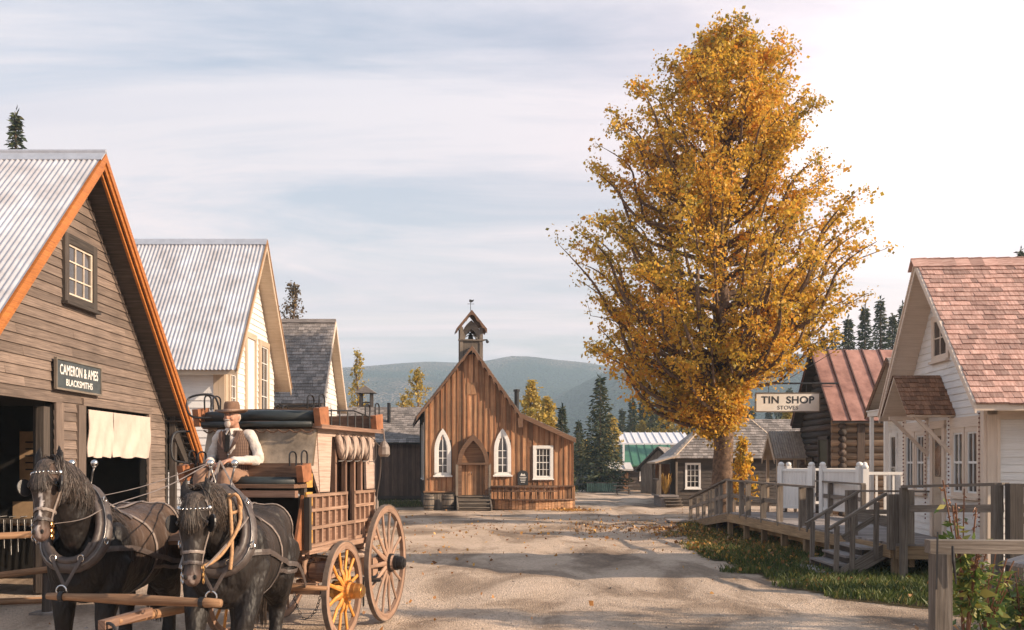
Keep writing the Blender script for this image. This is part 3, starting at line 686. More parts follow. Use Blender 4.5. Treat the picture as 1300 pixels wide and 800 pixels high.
for k in range(5): b.bx(-.28,.28,-.28,.28,-.4+k*.2,-.34+k*.2)
b.build('louvred_vent',W_dark,B4)
b=MB(F@Matrix.Translation((3.75,3,5.0))); b.prism([(-.6,-.5,.95),(0,-.5,1.35),(.6,-.5,.95)],(0,1,0)); b.build('vent_roof',W_shg,B4)
# ================================================================ CHURCH
CO=V((-3.73,44.07,0)); cd=V((.994,.11,0)).normalized(); CF=frame(CO,cd); 
def cu(px,y=0): k=(px-650)/FP; o=CO+CF.to_3x3()@V((0,y,0)); return (k*o.y-o.x)/(cd.x-cd.y*k)
def cz(px,py,y=0): o=CO+CF.to_3x3()@V((cu(px,y),y,0)); return H+(HY-py)/FP*o.y
CH=thing('church','brown board and batten church with bell tower and white gothic windows','church',M=CF)
uA,zA=cu(598.6),cz(598.6,440); uL,zL=cu(528.5),cz(528.5,529.5); uB,zB=cu(659.5),cz(659.5,525); uR,zR=cu(729.5),cz(729.5,557)
u1=cu(727.3)
def roofz(u):
    if u<uA: return zA+(u-uA)*(zA-zL)/(uA-uL)
    if u<uB: return zA+(u-uA)*(zB-zA)/(uB-uA)
    return zB+(u-uB)*(zR-zB)/(uR-uB)
DEP=9.5
fb=.62                                          # height of the boarded base
b=MB(CF); b.prism([(0,.001,0),(u1,.001,0),(u1,.001,roofz(u1)-.16),(uB,.001,zB-.16),(uA,.001,zA-.2),(0,.001,roofz(0)-.2)],(0,DEP,0)); b.build('inner_wall',W_dark,CH)
gw=[(551.5,572.5,544,603.5),(627,648.6,544,603)]
gws=[]
for a,b_,c,d in gw: gws.append((cu(a),cu(b_),cz(a,d),cz(a,c)))
sw=(cu(676.5),cu(702),cz(690,608),cz(690,565.7))
dr=(cu(581),cu(619.5),cz(600,629),cz(600,553))
def gout(u0,u1_,z0,z1,zs,n=9):
    w_=(u1_-u0)/2; uc=(u0+u1_)/2; right=[(uc+w_*math.sqrt(max(0,1-(t)**2))*(1-.15*t) if False else uc+w_*(1-t**2.0),zs+(z1-zs)*t**.92) for t in [i/n for i in range(n+1)]]
    left=[(2*uc-p[0],p[1]) for p in right[::-1][1:]]
    return [(u1_,z0)]+right+left+[(u0,z0)]
def ring(mb,o,i,y0,y1,close=False):
    for k in range(len(o)-1):
        p=[(o[k][0],y0,o[k][1]),(o[k+1][0],y0,o[k+1][1]),(i[k+1][0],y0,i[k+1][1]),(i[k][0],y0,i[k][1])]
        mb.prism(p,(0,y1-y0,0),.5)
ops=[(g[0]+.08,g[1]-.08,g[2]+.05,g[3]-.5) for g in gws]+[(sw[0]+.05,sw[1]-.05,sw[2]+.05,sw[3]-.05),(dr[0]+.1,dr[1]-.1,0,dr[3]-.7)]
bo=MB(CF); ba=MB(CF); vboards(bo,0,u1,fb,lambda u:roofz(u)-.18,ops,.235,.02,0,ba); bo.build('wall',W_church,CH); ba.build('battens',W_batten,CH)
b=MB(CF); b.bx(uA-.42,uA-.30,-.035,0,6.0,zA-1.0) if 0 else None
b=MB(CF); b.bx(cu(593),cu(605),-.06,-.02,cz(600,501),cz(600,486)); b.build('hatch',W_church,CH)
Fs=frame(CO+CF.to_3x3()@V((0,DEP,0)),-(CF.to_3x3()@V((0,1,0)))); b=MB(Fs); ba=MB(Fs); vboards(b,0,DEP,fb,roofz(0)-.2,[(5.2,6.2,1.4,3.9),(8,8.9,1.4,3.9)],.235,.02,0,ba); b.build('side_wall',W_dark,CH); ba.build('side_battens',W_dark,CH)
for a in (5.1,7.7): window(CH,Fs,a,a+1.0,1.3,3.8,.14,W_wtrim,W_wtrim,2,4,.06)
# roof
pts=[(uL,zL),(uA,zA),(uB,zB),(uR,zR)]
b=MB(CF)
for k in range(3):
    (a,c),(d,e)=pts[k],pts[k+1]; b.prism([(a,-.32,c),(d,-.32,e),(d,-.32,e-.13),(a,-.32,c-.13)],(0,DEP+.5,0))
rf=b.build('roof',W_barge,CH)
b=MB(CF)
for k in range(3):
    (a,c),(d,e)=pts[k],pts[k+1]
    if k==0: A=V((a,-.33,c+.0)); vv=V((d-a,0,e-c))
    else: A=V((d,-.33,e+.0)); vv=V((a-d,0,c-e))
    shingles(b,A,(0,1,0),vv.normalized(),DEP+.5,vv.length,.18,.22,.02)
b.build('shingles',W_shg,rf)
b=MB(CF)                                        # scalloped bargeboards
def scallop(p,q,n,h0=.17,h1=.36,y=-.325):
    p=V((p[0],0,p[1]));q=V((q[0],0,q[1])); d=(q-p)/n
    dn=V((0,0,-1))
    for i in range(n):
        a=p+d*i; c=a+d
        top=[a,c]; low=[c+dn*h1]+[a+d*(1-t)+dn*(h0+(h1-h0)*(abs(2*t-1)**2.2)) for t in (.12,.3,.5,.7,.88)]+[a+dn*h1]
        b.prism([(v.x,y,v.z) for v in top+low],(0,-.05,0))
scallop((uL,zL),(uA,zA),7,.14,.2); scallop((uA,zA),(uB,zB),9); b.prism([(uB-.12,-.32,zB-.2),(uB+.12,-.32,zB-.2),(uB+.1,-.32,zB-.62),(uB-.1,-.32,zB-.62)],(0,-.08,0))
rake2=[(uB,-.325,zB),(uR,-.325,zR),(uR,-.325,zR-.2),(uB,-.325,zB-.2)]; b.prism(rake2,(0,-.04,0)); b.build('bargeboard',W_barge,CH)
# gothic windows
for g in gws:
    zs=g[2]+(g[3]-g[2])*.52; w_=.15
    o=gout(*g,zs); i=gout(g[0]+w_,g[1]-w_,g[2]+w_*.8,g[3]-w_*1.6,zs)
    b=MB(CF); ring(b,o,i,-.09,-.001); b.bx(g[0],g[1],-.09,-.001,g[2],g[2]+w_*.8); b.bx(g[0]-.05,g[1]+.05,-.15,-.002,g[2]-.07,g[2]); W=b.build('window',W_wtrim,CH)
    b=MB(CF); b.prism([(p[0],-.028,p[1]) for p in i],(0,.01,0)); b.build('pane',M_glass,W)
    uc=(g[0]+g[1])/2; b=MB(CF); b.bx(uc-.018,uc+.018,-.05,-.03,i[0][1],g[3]-.3)
    for k in range(1,4): zz_=i[0][1]+(zs-i[0][1])*k/3; b.bx(i[-1][0],i[0][0],-.048,-.031,zz_-.014,zz_+.014)
    i2=gout(g[0]+w_+.035,g[1]-w_-.035,g[2]+w_,g[3]-w_*2,zs); ring(b,i,i2,-.05,-.03); b.build('sash',W_wtrim,W)
window(CH,CF,*sw,.13,W_wtrim,W_wtrim,4,4,.08,-.005,meet=True)
g=None
# door under pointed arch
zs=cz(600,589); o=gout(dr[0]-.02,dr[1]+.02,.6,dr[3]+.05,zs); i=gout(dr[0]+.16,dr[1]-.16,.6,dr[3]-.22,zs)
b=MB(CF); ring(b,o,i,-.34,-.002); b.bx(dr[0]-.06,dr[1]+.06,-.36,-.01,zs-.04,zs+.05); b.build('door_arch',W_barge,CH)
b=MB(CF); b.prism([(p[0],-.06,p[1]) for p in gout(dr[0]+.16,dr[1]-.16,zs,dr[3]-.22,zs+.01)],(0,.03,0)); b.build('tympanum',W_church,CH)
b=MB(CF); ub=(dr[0]+dr[1])/2; vboards(b,dr[0]+.17,ub-.01,.62,zs-.05,(),.16,.04,-.06,b); vboards(b,ub+.01,dr[1]-.17,.62,zs-.05,(),.16,.04,-.06,b); D=b.build('door',W_church,CH)
b=MB(CF); b.sweep([(ub-.08,-.13,1.5),(ub-.08,-.16,1.55),(ub-.08,-.13,1.62)],.015,6); b.build('handle',M_iron,D)
b=MB(CF)
for k in range(4): b.bx(dr[0]-.02,dr[1]+.02,-1.25+k*.27,-.95+k*.27,.10+k*.15,.145+k*.15)
for k in range(4): b.bx(dr[0],dr[1],-1.2+k*.27,-1.18+k*.27,.02+k*.15,.08+k*.15)
for u in (dr[0]-.05,dr[1]+.05): b.prism([(u-.03,-1.27,0),(u-.03,-1.27,.16),(u-.03,-.15,.66),(u-.03,0,.66),(u-.03,0,0)],(.06,0,0)); b.beam((u,-.3,.6),(u,-.3,zs),.11,.11,up=(0,1,0))
b.build('steps',W_fence,CH)
# base boards and stone
b=MB(CF); vboards(b,-.05,dr[0]-.12,0,fb+.12,(),.3,.05,-.04,None,0); b.build('base_boards',W_fence,CH)
b=MB(CF); b.bx(-.08,dr[0]-.05,-.16,-.0,fb+.12,fb+.18); b.build('water_table',W_church,CH)
# curved deck front with bench rail
b=MB(CF); ud0=dr[1]+.1; ud1=cu(728.5); n=26
def dy(u): t=(u-ud0)/(ud1-ud0); return -.35-.75*math.sin(min(1,t*1.0)*math.pi)**.6 if t<1 else -.35
for k in range(n):
    a=ud0+(ud1-ud0)*k/n; c=ud0+(ud1-ud0)*(k+1)/n-.012; ya,yc=dy(a),dy(c)
    b.prism([(a,ya,0.02),(c,yc,0.02),(c,-.03,0.02),(a,-.03,0.02)],(0,0,.42+random.uniform(-.01,.01)))
b.build('curved_base',W_church,CH)
b=MB(CF)
for z0,ww,off in ((.44,.12,-.03),(.80,.10,.0),(.98,.07,.12)):
    pts_=[(ud0+(ud1-.9-ud0)*k/20 if z0>.5 else ud0+(ud1-ud0)*k/20) for k in range(21)]
    for k in range(20): 
        a,c=pts_[k],pts_[k+1]; b.beam((a,dy(a)+off,z0),(c,dy(c)+off,z0),.16,.05)
for k in range(0,20,2): a=pts_[k]; b.beam((a,dy(a)+.06,.46),(a,dy(a)+.12,1.0),.06,.05)
b.bx(ud0,ud1,-.28,-.03,.98,1.03); b.build('bench_rail',W_barge,CH)
b=MB(CF); vboards(b,ud0,ud1,.44,.98,(),.2,.03,-.1,b); b.build('skirting',W_church,CH)
# belfry
bc=V((uA,.55,0)); BF=CF@Matrix.Translation(bc); zb0=zA-.9; ze=cz(598.6,418); zt=cz(598.6,394); hb=.43
B=MB(BF)
for sx in (-1,1):
    for sy in (-1,1): B.beam((sx*hb,sy*hb,zb0),(sx*hb,sy*hb,ze+.1),.14,.14,up=(0,1,0))
for sx in (-1,1): B.bx(sx*hb-.03,sx*hb+.03,-hb,hb,zb0,zA+.25)
B.bx(-hb,hb,-hb-.03,-hb+.02,zb0,zA+.28); B.bx(-hb,hb,hb-.02,hb+.03,zb0,zA+.28)
B.bx(-hb-.14,hb+.14,-hb-.12,-hb+.06,zA+.26,zA+.32)
o_=gout(-hb,hb,zA+.3,ze+.4,ze-.35); i_=gout(-hb+.16,hb-.16,zA+.3,ze+.02,ze-.45); 
for yy in (-hb-.03,hb-.02): ring(B,[(max(-hb,min(hb,p[0])),p[1]) for p in o_],i_,yy,yy+.05)
BE=B.build('belfry',W_fence,CH)
b=MB(BF); sb=(zt-ze)/.66
for s in (-1,1): b.prism([(0,-.72,zt),(s*.66,-.72,ze),(s*.66,-.72,ze-.09),(0,-.72,zt-.11)],(0,1.44,0))
for s in (-1,1):
    for k in range(3):
        a=k/3; c=(k+1)/3; m_=(a+c)/2; f=lambda t:(s*.66*t,-.725,zt-(zt-ze)*t); A_,C_,Mi=V(f(a)),V(f(c)),V(f(m_)); b.prism([A_,C_,C_-V((0,0,.22)),Mi-V((0,0,.12)),A_-V((0,0,.22))],(0,-.03,0))
b.build('belfry_roof',W_barge,BE)
b=MB(BF); b.lathe([(0,.42),(.05,.42),(.07,.38),(.10,.3),(.13,.12),(.17,.03),(.20,0),(.16,0),(.0,.05)],(0,0,ze-.55),18); b.sweep([(-.36,0,ze-.1),(.36,0,ze-.1)],.03,8); b.ell((0,0,ze-.55),.05,8); b.build('bell',M_iron,BE,True)
b=MB(BF); b.sweep([(-.36,.1,zA+.4),(.0,.1,zA+.62),(.36,.1,zA+.4)],.025,6); b.ell((0,.1,ze-.75),.09,8);b.build('bell_wheel',M_wpaint,BE)
b=MB(BF); b.sweep([(0,0,zt-.1),(0,0,zt+.5)],.014,6); b.sweep([(-.14,0,zt+.36),(.16,0,zt+.36)],.01,5); b.prism([(.02,-.008,zt+.42),(.12,-.008,zt+.47),(.15,-.008,zt+.56),(.08,-.008,zt+.53),(-.05,-.008,zt+.56),(-.07,-.008,zt+.46)],(0,.016,0)); b.build('weather_vane',M_iron,BE)
b=MB(BF); b.sweep([(hb+.1,-hb-.05,zA+.3),(hb+.26,-hb-.1,zA+.3)],.03,6); b.ell((hb+.26,-hb-.1,zA+.22),.07,8); b.build('lamp',M_iron,BE)
b=MB(CF); u_=cu(656,3); b.lathe([(.11,0),(.11,1.55),(.15,1.56),(.15,1.66),(0,1.68)],(u_,3,zB-.4),12); b.build('stovepipe',M_iron,CH)
# plaque beside the window
M=CF@Matrix.Translation((cu(663.5),-.02,cz(663,607))); pl=thing('history_plaque','small black arched plaque on the church wall beside the square window','sign',M=M)
b=MB(M); w_=.23; b.prism([(w_,-.09,-.3),(w_,-.09,.2),(w_*.6,-.09,.3),(0,-.09,.34),(-w_*.6,-.09,.3),(-w_,-.09,.2),(-w_,-.09,-.3)],(0,.05,0)); b.build('board',M_blackp,pl)
b=MB(M); 
for k in range(4): b.bx(-.15+.02*k,.15-.02*k,-.096,-.091,.02-k*.07,.045-k*.07)
b.prism([(-.12,-.096,.1),(.12,-.096,.1),(.06,-.096,.2),(0,-.096,.15),(-.06,-.096,.22)],(0,.005,0)); b.build('lettering',M_wpaint,pl)
# barrels
def barrel(px,label):
    p=G(px,647.5); M=Matrix.Translation((p.x,p.y,0)); t=thing('barrel',label,'barrel',M=M,group='barrels against the church')
    b=MB(M); n=18; prof=[(.20,0),(.235,.15),(.25,.33),(.235,.5),(.205,.66),(.18,.66),(.18,.62),(0,.62)]
    for k in range(n):
        a0=2*math.pi*k/n; a1=2*math.pi*(k+1)/n-.02
        for i in range(4):
            r0,z0=prof[i];r1,z1=prof[i+1]; vs=[(r0*math.cos(a0),r0*math.sin(a0),z0),(r0*math.cos(a1),r0*math.sin(a1),z0),(r1*math.cos(a1),r1*math.sin(a1),z1),(r1*math.cos(a0),r1*math.sin(a0),z1)]
            random.seed(k*7+int(px)); b.add(vs,[(0,1,2,3)],[[(v[2],k*.07+v[0]) for v in vs]],random.random())
    b.lathe([(.17,.05),(.2,.62),(0,.62)],n=16); b.build('staves',W_fence,t)
    for z,rr in ((.07,.222),(.2,.248),(.46,.247),(.6,.222)): b=MB(M); b.lathe([(rr,-.018),(rr+.006,-.018),(rr+.006,.018),(rr,.018)],(0,0,z),20); b.build('hoop',M_iron,t)
barrel(544.5,'weathered barrel at the left corner of the church front'); barrel(569,'weathered barrel nearest the church steps')
# ================================================================ RIGHT HOUSE (cream gable)
u_=V((-.0995,-.995,0)); RF=frame((7.93,18.9,0),u_,(1,0,0))
HR=thing('cream_cottage','cream cottage with red shingle roof and shingled door hood at right edge','house',M=RF)
slR,slL,zr=1.0,1.24,5.72; RT=.13
b=MB(RF); b.prism([(-2.0,0,0),(2.0,0,0),(2.0,0,zr-RT-slR*2-.02),(0,0,zr-RT-.02),(-2.0,0,zr-RT-slL*2-.02)],(0,7,0)); b.build('inner_wall',W_beige,HR)
rf=roofslabs(HR,RF,2.2,2.76,zr,slL,slR,-.45,7.5,RT,W_beige)
b=MB(RF); c_=math.hypot(1,slR); shingles(b,(2.78,-.47,zr-slR*2.78),(0,1,0),V((-1,0,slR))/c_,7.9,2.78*c_,.135,.17,.018)
c_=math.hypot(1,slL); shingles(b,(-2.22,-.47,zr-slL*2.22),(0,1,0),V((1,0,slL))/c_,7.9,2.22*c_,.15,.17,.018); b.build('shingles',W_shr,rf)
b=MB(RF)
for s,q in ((1,slR),(-1,slL)):
    for k in range(32): b.obox((s*.075,-.42+k*.25,zr+.035-.075*q+.012),(0,.14,.006),(s*.09,0,-.09*q),V((s*q,0,1)).normalized()*.012)
b.build('ridge_cap',W_shr,rf)
for s,he,q in ((1,2.76,slR),(-1,2.2,slL)): b=MB(RF); rake(b,he,q,zr,-.452,s,.17); rake(b,he,q,zr,-.483,s,.05,.02); b.build('rake_board',W_beige,HR)
ops=[(-1.92,-.72,1.42,2.62),(-.40,.22,.6,2.65),(.6,1.82,1.42,2.62),(-.45,.45,3.9,4.7)]
ext=lambda z:(-min(2,(zr-RT-z)/slL),min(2,(zr-RT-z)/slR))
b=MB(RF); clap(b,ext,.6,zr-RT-.05,ops,.125,.022); b.build('wall',W_white,HR)
for u0,u1w in ((-1.92,-1.34),(-1.30,-.72),(.6,1.19),(1.23,1.82)): window(HR,RF,u0,u1w,1.42,2.62,.085,W_beige,W_wtrim,2,2,.05,-.004,meet=True,sill=True)
for a,c in ((-1.95,-.69),(.57,1.85)): b=MB(RF); b.bx(a,c,-.065,-.003,2.62,2.8); b.build('window_head',W_beige,HR)
window(HR,RF,-.42,.42,3.9,4.75,.09,W_beige,W_beige,2,2,.04,-.004)
b=MB(RF); b.bx(-.45,-.33,-.06,-.002,.6,2.7); b.bx(.15,.27,-.06,-.002,.6,2.7); b.bx(-.45,.27,-.062,-.002,2.64,2.78); b.build('door_frame',W_beige,HR)
b=MB(RF); b.bx(-.33,.15,-.03,-.005,.64,2.64); 
for z0,z1_ in ((.75,1.35),(1.45,1.6)): b.bx(-.26,.08,-.045,-.03,z0,z1_)
D=b.build('door',W_trim,HR); b=MB(RF); b.bx(-.24,.06,-.036,-.031,1.75,2.5); b.build('pane',M_glass,D); b=MB(RF); b.ell((.11,-.06,1.55),.025,8); b.build('handle',M_brass,D)
b=MB(RF); b.bx(1.86,2.02,-.05,-.001,.2,zr-RT-slR*2-.05); b.build('corner_board',W_beige,HR); b=MB(RF); b.bx(-2.02,-1.93,-.05,-.001,.2,zr-RT-slL*2-.06); b.build('corner_board',W_beige,HR)
for u in (-1.93,-.66,.53,1.88):
    b=MB(RF)
    for k in range(26): b.ell((u,-.07,.95+k*.075),.016,5)
    b.build('string_lights',plain('dark bulbs',(.16,.04,.02),.3),HR)
# side wall facing the camera, with wide frame and panel of boards
cr_=V((7.93,18.9,0))+u_*2.0; SF=frame(cr_,(1,0,0))
b=MB(SF); clap(b,lambda z:(.19,7),.1,2.75,(),.125,.022); b.build('side_wall',W_white,HR)
b=MB(SF); b.bx(0,.16,-.045,0,.1,3.05); b.bx(.16,7,-.06,0,2.72,2.8); b.bx(-.02,7,-.045,0,2.8,3.1); b.bx(.15,.20,-.06,0,.1,2.72); b.build('side_trim',W_beige,HR)
# door hood
HF=RF@Matrix.Translation((.0,0,0))
b=MB(HF); hz_=3.62; hs=.95
b.prism([(-.05,-.85,hz_),(.68,-.85,hz_-hs*.73-.05),(.68,-.85,hz_-hs*.73-.10),(-.05,-.85,hz_-.06)],(0,.85,0)); b.prism([(-.05,-.85,hz_),(-.05,-.85,hz_-.06),(-.75,-.85,hz_-hs*.7-.08),(-.75,-.85,hz_-hs*.7-.03)],(0,.85,0))
HO=b.build('door_hood',W_beige,HR)
b=MB(HF); q=V((-.73,0,hs*.73+.05)); shingles(b,(.69,-.87,hz_-hs*.73-.055),(0,1,0),q.normalized(),.87,q.length,.12,.12,.014); q=V((.7,0,hs*.7+.03)); shingles(b,(-.76,-.87,hz_-hs*.7-.035),(0,1,0),q.normalized(),.87,q.length,.12,.12,.014); b.build('shingles',W_shb,HO)
for s in (-.66,.58):
    b=MB(HF); b.beam((s,-.75,hz_-hs*.7-.1),(s,-.02,hz_-hs*.7-.1),.06,.07); b.beam((s,-.04,hz_-1.45),(s,-.7,hz_-hs*.7-.1),.055,.06); b.beam((s,-.03,hz_-1.5),(s,-.03,hz_-.75),.06,.06,up=(1,0,0)); b.build('bracket',W_beige,HO)
# ---- small white cottage beyond it
F=frame((10.15,26.5,0),(0,-1,0),(1,0,0)); CT=thing('white_cottage','narrow white cottage front squeezed between log shop and cream cottage','house',M=F)
b=MB(F); b.prism([(-1.3,0,0),(1.3,0,0),(1.3,0,3.35),(0,0,4.5),(-1.3,0,3.35)],(0,4,0)); b.build('inner_wall',W_white,CT)
rf=roofslabs(CT,F,1.6,1.6,4.72,.85,.85,-.45,4,.1,W_trim)
b=MB(F); q=math.hypot(1,.85)
for s in (-1,1): shingles(b,(s*1.62,-.46,4.72-.85*1.62),(0,1,0),V((-s,0,.85))/q,4.4,1.62*q,.14,.16,.016)
b.build('shingles',W_shg,rf)
for s in (-1,1): b=MB(F); rake(b,1.6,.85,4.72,-.455,s,.16); b.build('rake_board',W_barge,CT)
b=MB(F); clap(b,lambda z:(-min(1.3,(4.5-z)/.9),min(1.3,(4.5-z)/.9)),.5,4.45,[(-.9,-.45,1,2.8),(.2,.85,.5,2.75)],.14,.022); b.build('wall',W_white,CT)
window(CT,F,-.95,-.4,1.0,2.8,.08,W_wtrim,W_wtrim,1,2,.05); 
b=MB(F); b.bx(.12,.2,-.05,0,.5,2.8); b.bx(.85,.93,-.05,0,.5,2.8); b.bx(.12,.93,-.052,0,2.75,2.85); b.build('door_frame',W_wtrim,CT); b=MB(F); b.bx(.2,.85,-.03,-.001,.5,2.75); b.build('door',plain('brown door paint',(.13,.07,.05),.5),CT)
for u in (-1.2,-.15,1.15): b=MB(F); b.beam((u,-.42,.5),(u,-.42,3.25),.09,.09,up=(1,0,0)); b.build('porch_post',W_wtrim,CT)
b=MB(F); b.beam((-1.4,-.42,3.32),(1.4,-.42,3.32),.10,.12); b.bx(-1.4,1.4,-.5,0,3.385,3.42); b.build('porch_beam',W_wtrim,CT)
# ================================================================ TIN SHOP (log)
F=frame((10.85,35.9,0),(0,-1,0),(1,0,0)); TS=thing('log_shop','dark log building with rusty red standing seam roof behind the white gates','shop',M=F)
hw=2.1; zr=5.95; sl=1.04
def logs(mb,F_,L_,z0,z1,ext_=None,d=.24,y=0,over=.25,off=0):
    z=z0+off; k=0
    while z<z1:
        a,b_=(0-over,L_) if ext_ is None else ext_(z)
        if b_-a>.2: mb.sweep([(a,y,z),((a+b_)/2,y+random.uniform(-.02,.02),z),(b_,y,z)],[d/2*random.uniform(.92,1.05)]*3,8,up=(0,1,0))
        z+=d*.93
b=MB(F); logs(b,F,0,.1,zr-.3,lambda z:(-min(hw+.25,(zr-.35-z)/sl),min(hw+.25,(zr-.35-z)/sl))); b.build('wall',W_log,TS,True)
Sg=frame((10.85,35.9-hw,0),(1,0,0)); b=MB(Sg); logs(b,Sg,6,.1,3.6,lambda z:(-.3,6),off=.11); b.build('side_wall',W_chink,TS,True)
b=MB(Sg); b.bx(0,6,.05,3.5,0,3.4); b.bx(.5,.75,-.16,.1,0,3.3);b.build('inner_wall',W_log,TS)
rf=roofslabs(TS,F,2.45,2.45,zr,sl,sl,-.38,6,.1,W_dark)
b=MB(F); q=math.hypot(1,sl)
for s in (-1,1):
    nx_=V((s*sl,0,1)).normalized()
    for k in range(11):
        y0=-.4+k*.6; rn=random.random(); c0=V((s*1.235,y0+.3,zr-sl*1.235))+nx_*.012; b.obox(c0,(0,.299,0),V((s*1.24,0,-sl*1.24)),nx_*.01,rn)
b.build('roof_panel',M_rust,rf); b=MB(F)
for s in (-1,1):
    nx_=V((s*sl,0,1)).normalized()
    for k in range(12):
        y0=-.4+k*.6; c0=V((s*1.235,y0,zr-sl*1.235))+nx_*.045; b.obox(c0,(0,.02,0),V((s*1.24,0,-sl*1.24)),nx_*.03)
b.build('seam',plain('dark seam',(.10,.05,.04),.6),rf)
b=MB(F); b.bx(.3,1.25,-.16,-.05,.4,2.8); DD=b.build('door',plain('olive green door',(.06,.06,.03),.6),TS); b=MB(F); b.bx(.2,.3,-.2,-.05,.4,2.9); b.bx(1.25,1.35,-.2,-.05,.4,2.9); b.bx(.2,1.35,-.2,-.05,2.8,2.92); b.build('door_frame',W_dark,TS)
b=MB(F); b.bx(-1.4,-.6,-.15,-.1,1.2,2.2); b.build('pane',M_glass,TS)
# projecting sign
p0=P(960,34.5,500);p1=P(1039.5,34.5,522); M=frame(((p0.x+p1.x)/2,34.5,(p0.z+p1.z)/2),(1,0,0)); sw_=(p1.x-p0.x)/2; sh=(p0.z-p1.z)/2
TSg=thing('hanging_sign','white board sign reading tin shop stoves, projecting from the log shop','sign',M=M)
b=MB(M); b.bx(-sw_,sw_,-.03,.03,-sh,sh); b.build('board',plain('off white sign paint',(.78,.73,.66),.6,var=.08,ns=3),TSg)
b=MB(M); b.bx(-sw_-.02,sw_+.02,-.04,.04,sh,sh+.04); b.bx(-sw_-.02,sw_+.02,-.04,.04,-sh-.04,-sh); b.bx(-sw_-.04,-sw_,-.04,.04,-sh,sh);b.bx(sw_,sw_+.04,-.04,.04,-sh,sh); b.build('frame',W_fence,TSg)
textmesh('lettering','TIN  SHOP',M,-sw_+.16,sw_-.16,.085,.25,M_blackp,TSg,-.035,off=.025)
textmesh('lettering','STOVES',M,-sw_*.33,sw_*.33,-.175,.13,M_blackp,TSg,-.035,off=.008)
b=MB(M); b.sweep([(-sw_*.7,0,sh+.35),(sw_+.65,0,sh+.35)],.03,6); b.sweep([(-sw_*.6,0,sh),(-sw_*.6,0,sh+.35)],.012,5); b.sweep([(sw_*.6,0,sh),(sw_*.6,0,sh+.35)],.012,5); b.sweep([(-sw_*.2,0,sh+.36),(sw_+.65,0,sh+1.5)],.012,5); b.build('bracket',M_iron,TSg)
# ---- stoop roof with corrugated sheet
F=frame((9.85,38.3,0),(0,-1,0),(1,0,0)); ST=thing('roofed_stoop','little gable shelter with corrugated roof on wooden posts, left of log shop','shelter',M=F)
rf=roofslabs(ST,F,.95,.95,3.17,1.05,1.05,-.25,1.1,.05,W_trim); b=MB(F); q=math.hypot(1,1.05)
for s in (-1,1): corrug(b,(s*.97,-.27,3.18-1.05*.97),(0,1,0),V((-s,0,1.05))/q,1.4,.97*q,.09,.012)
b.build('roof_sheet',plain('aged corrugated sheet',(.36,.32,.28),.6,metal=.2,var=.3),rf,True)
for s in (-1,1):
    b=MB(F); rake(b,.95,1.05,3.17,-.255,s,.2); b.build('rake_board',W_trim,ST)
    for yy in (-.1,.95): b=MB(F); b.beam((s*.75,yy,0),(s*.75,yy,2.35),.1,.1,up=(1,0,0)); b.build('post',W_trim,ST)
# ================================================================ DARK CABIN with porch
YC=48.0; M=Matrix.Translation(((858-650)/FP*YC,YC,0)); CB=thing('plank_cabin','dark plank cabin with hipped shingle roof and small porch behind the big tree','cabin',M=M); ox=M.translation.x
def cx_(px): return (px-650)/FP*YC-ox
wR=cx_(1000)
wl=(cx_(871),cx_(888),H+(HY-619)/FP*YC,H+(HY-589)/FP*YC)
b=MB(M); clap(b,lambda z:(0,wR),.15,2.3,[wl],.17,.03); b.build('wall',W_dark,CB); b=MB(M); b.bx(0,wR,.002,4,0,2.3); b.build('inner_wall',W_dark,CB)
window(CB,M,wl[0]-.05,wl[1]+.05,wl[2]-.05,wl[3]+.05,.07,W_wtrim,W_wtrim,3,4,.05)
b=MB(M); z0=2.22; za=4.15; e0=-.25; dd=-.35
A1=(e0,dd,z0);A2=(wR+.3,dd,z0);R1=(1.9,2.0,za);R2=(cx_(965),2.0,za);A3=(wR+.3,4.4,z0);A4=(e0,4.4,z0)
b.add([A1,A2,A3,A4,R1,R2],[(0,1,5,4),(3,0,4),(1,2,5),(2,3,4,5),(0,3,2,1)],None); rf=b.build('roof',W_shg,CB)
b=MB(M)
vv=V((0,2.35,za-z0)); n_=vv.length; rows=int(n_/.2)
for r in range(rows):
    t=r/rows; x0_=e0+(R1[0]-e0)*t; x1_=A2[0]+(R2[0]-A2[0])*t; a_=V((x0_,dd,z0))+vv*t; shingles(b,a_,(1,0,0),vv.normalized(),x1_-x0_,.2,.25,.22,.024)
b.build('shingles',W_shg,rf)
b=MB(M); b.beam(A1,R1,.22,.05); b.beam(A2,R2,.1,.06); b.beam(R1,R2,.16,.06); b.build('hip_board',W_trim,rf)
# rear wing
b=MB(M); b.prism([(cx_(940),4.5,2.2),(cx_(940),7,4.35),(cx_(940),9.4,2.2)],(5.5,0,0)); b.bx(cx_(940),cx_(940)+5.4,4.8,9,0,2.2); b.build('rear_wing',W_dark,CB); b=MB(M); vv=V((0,2.5,2.15)); shingles(b,(cx_(940),4.46,2.2),(1,0,0),vv.normalized(),5.6,vv.length,.2,.22,.024); b.build('rear_shingles',W_shg,CB)
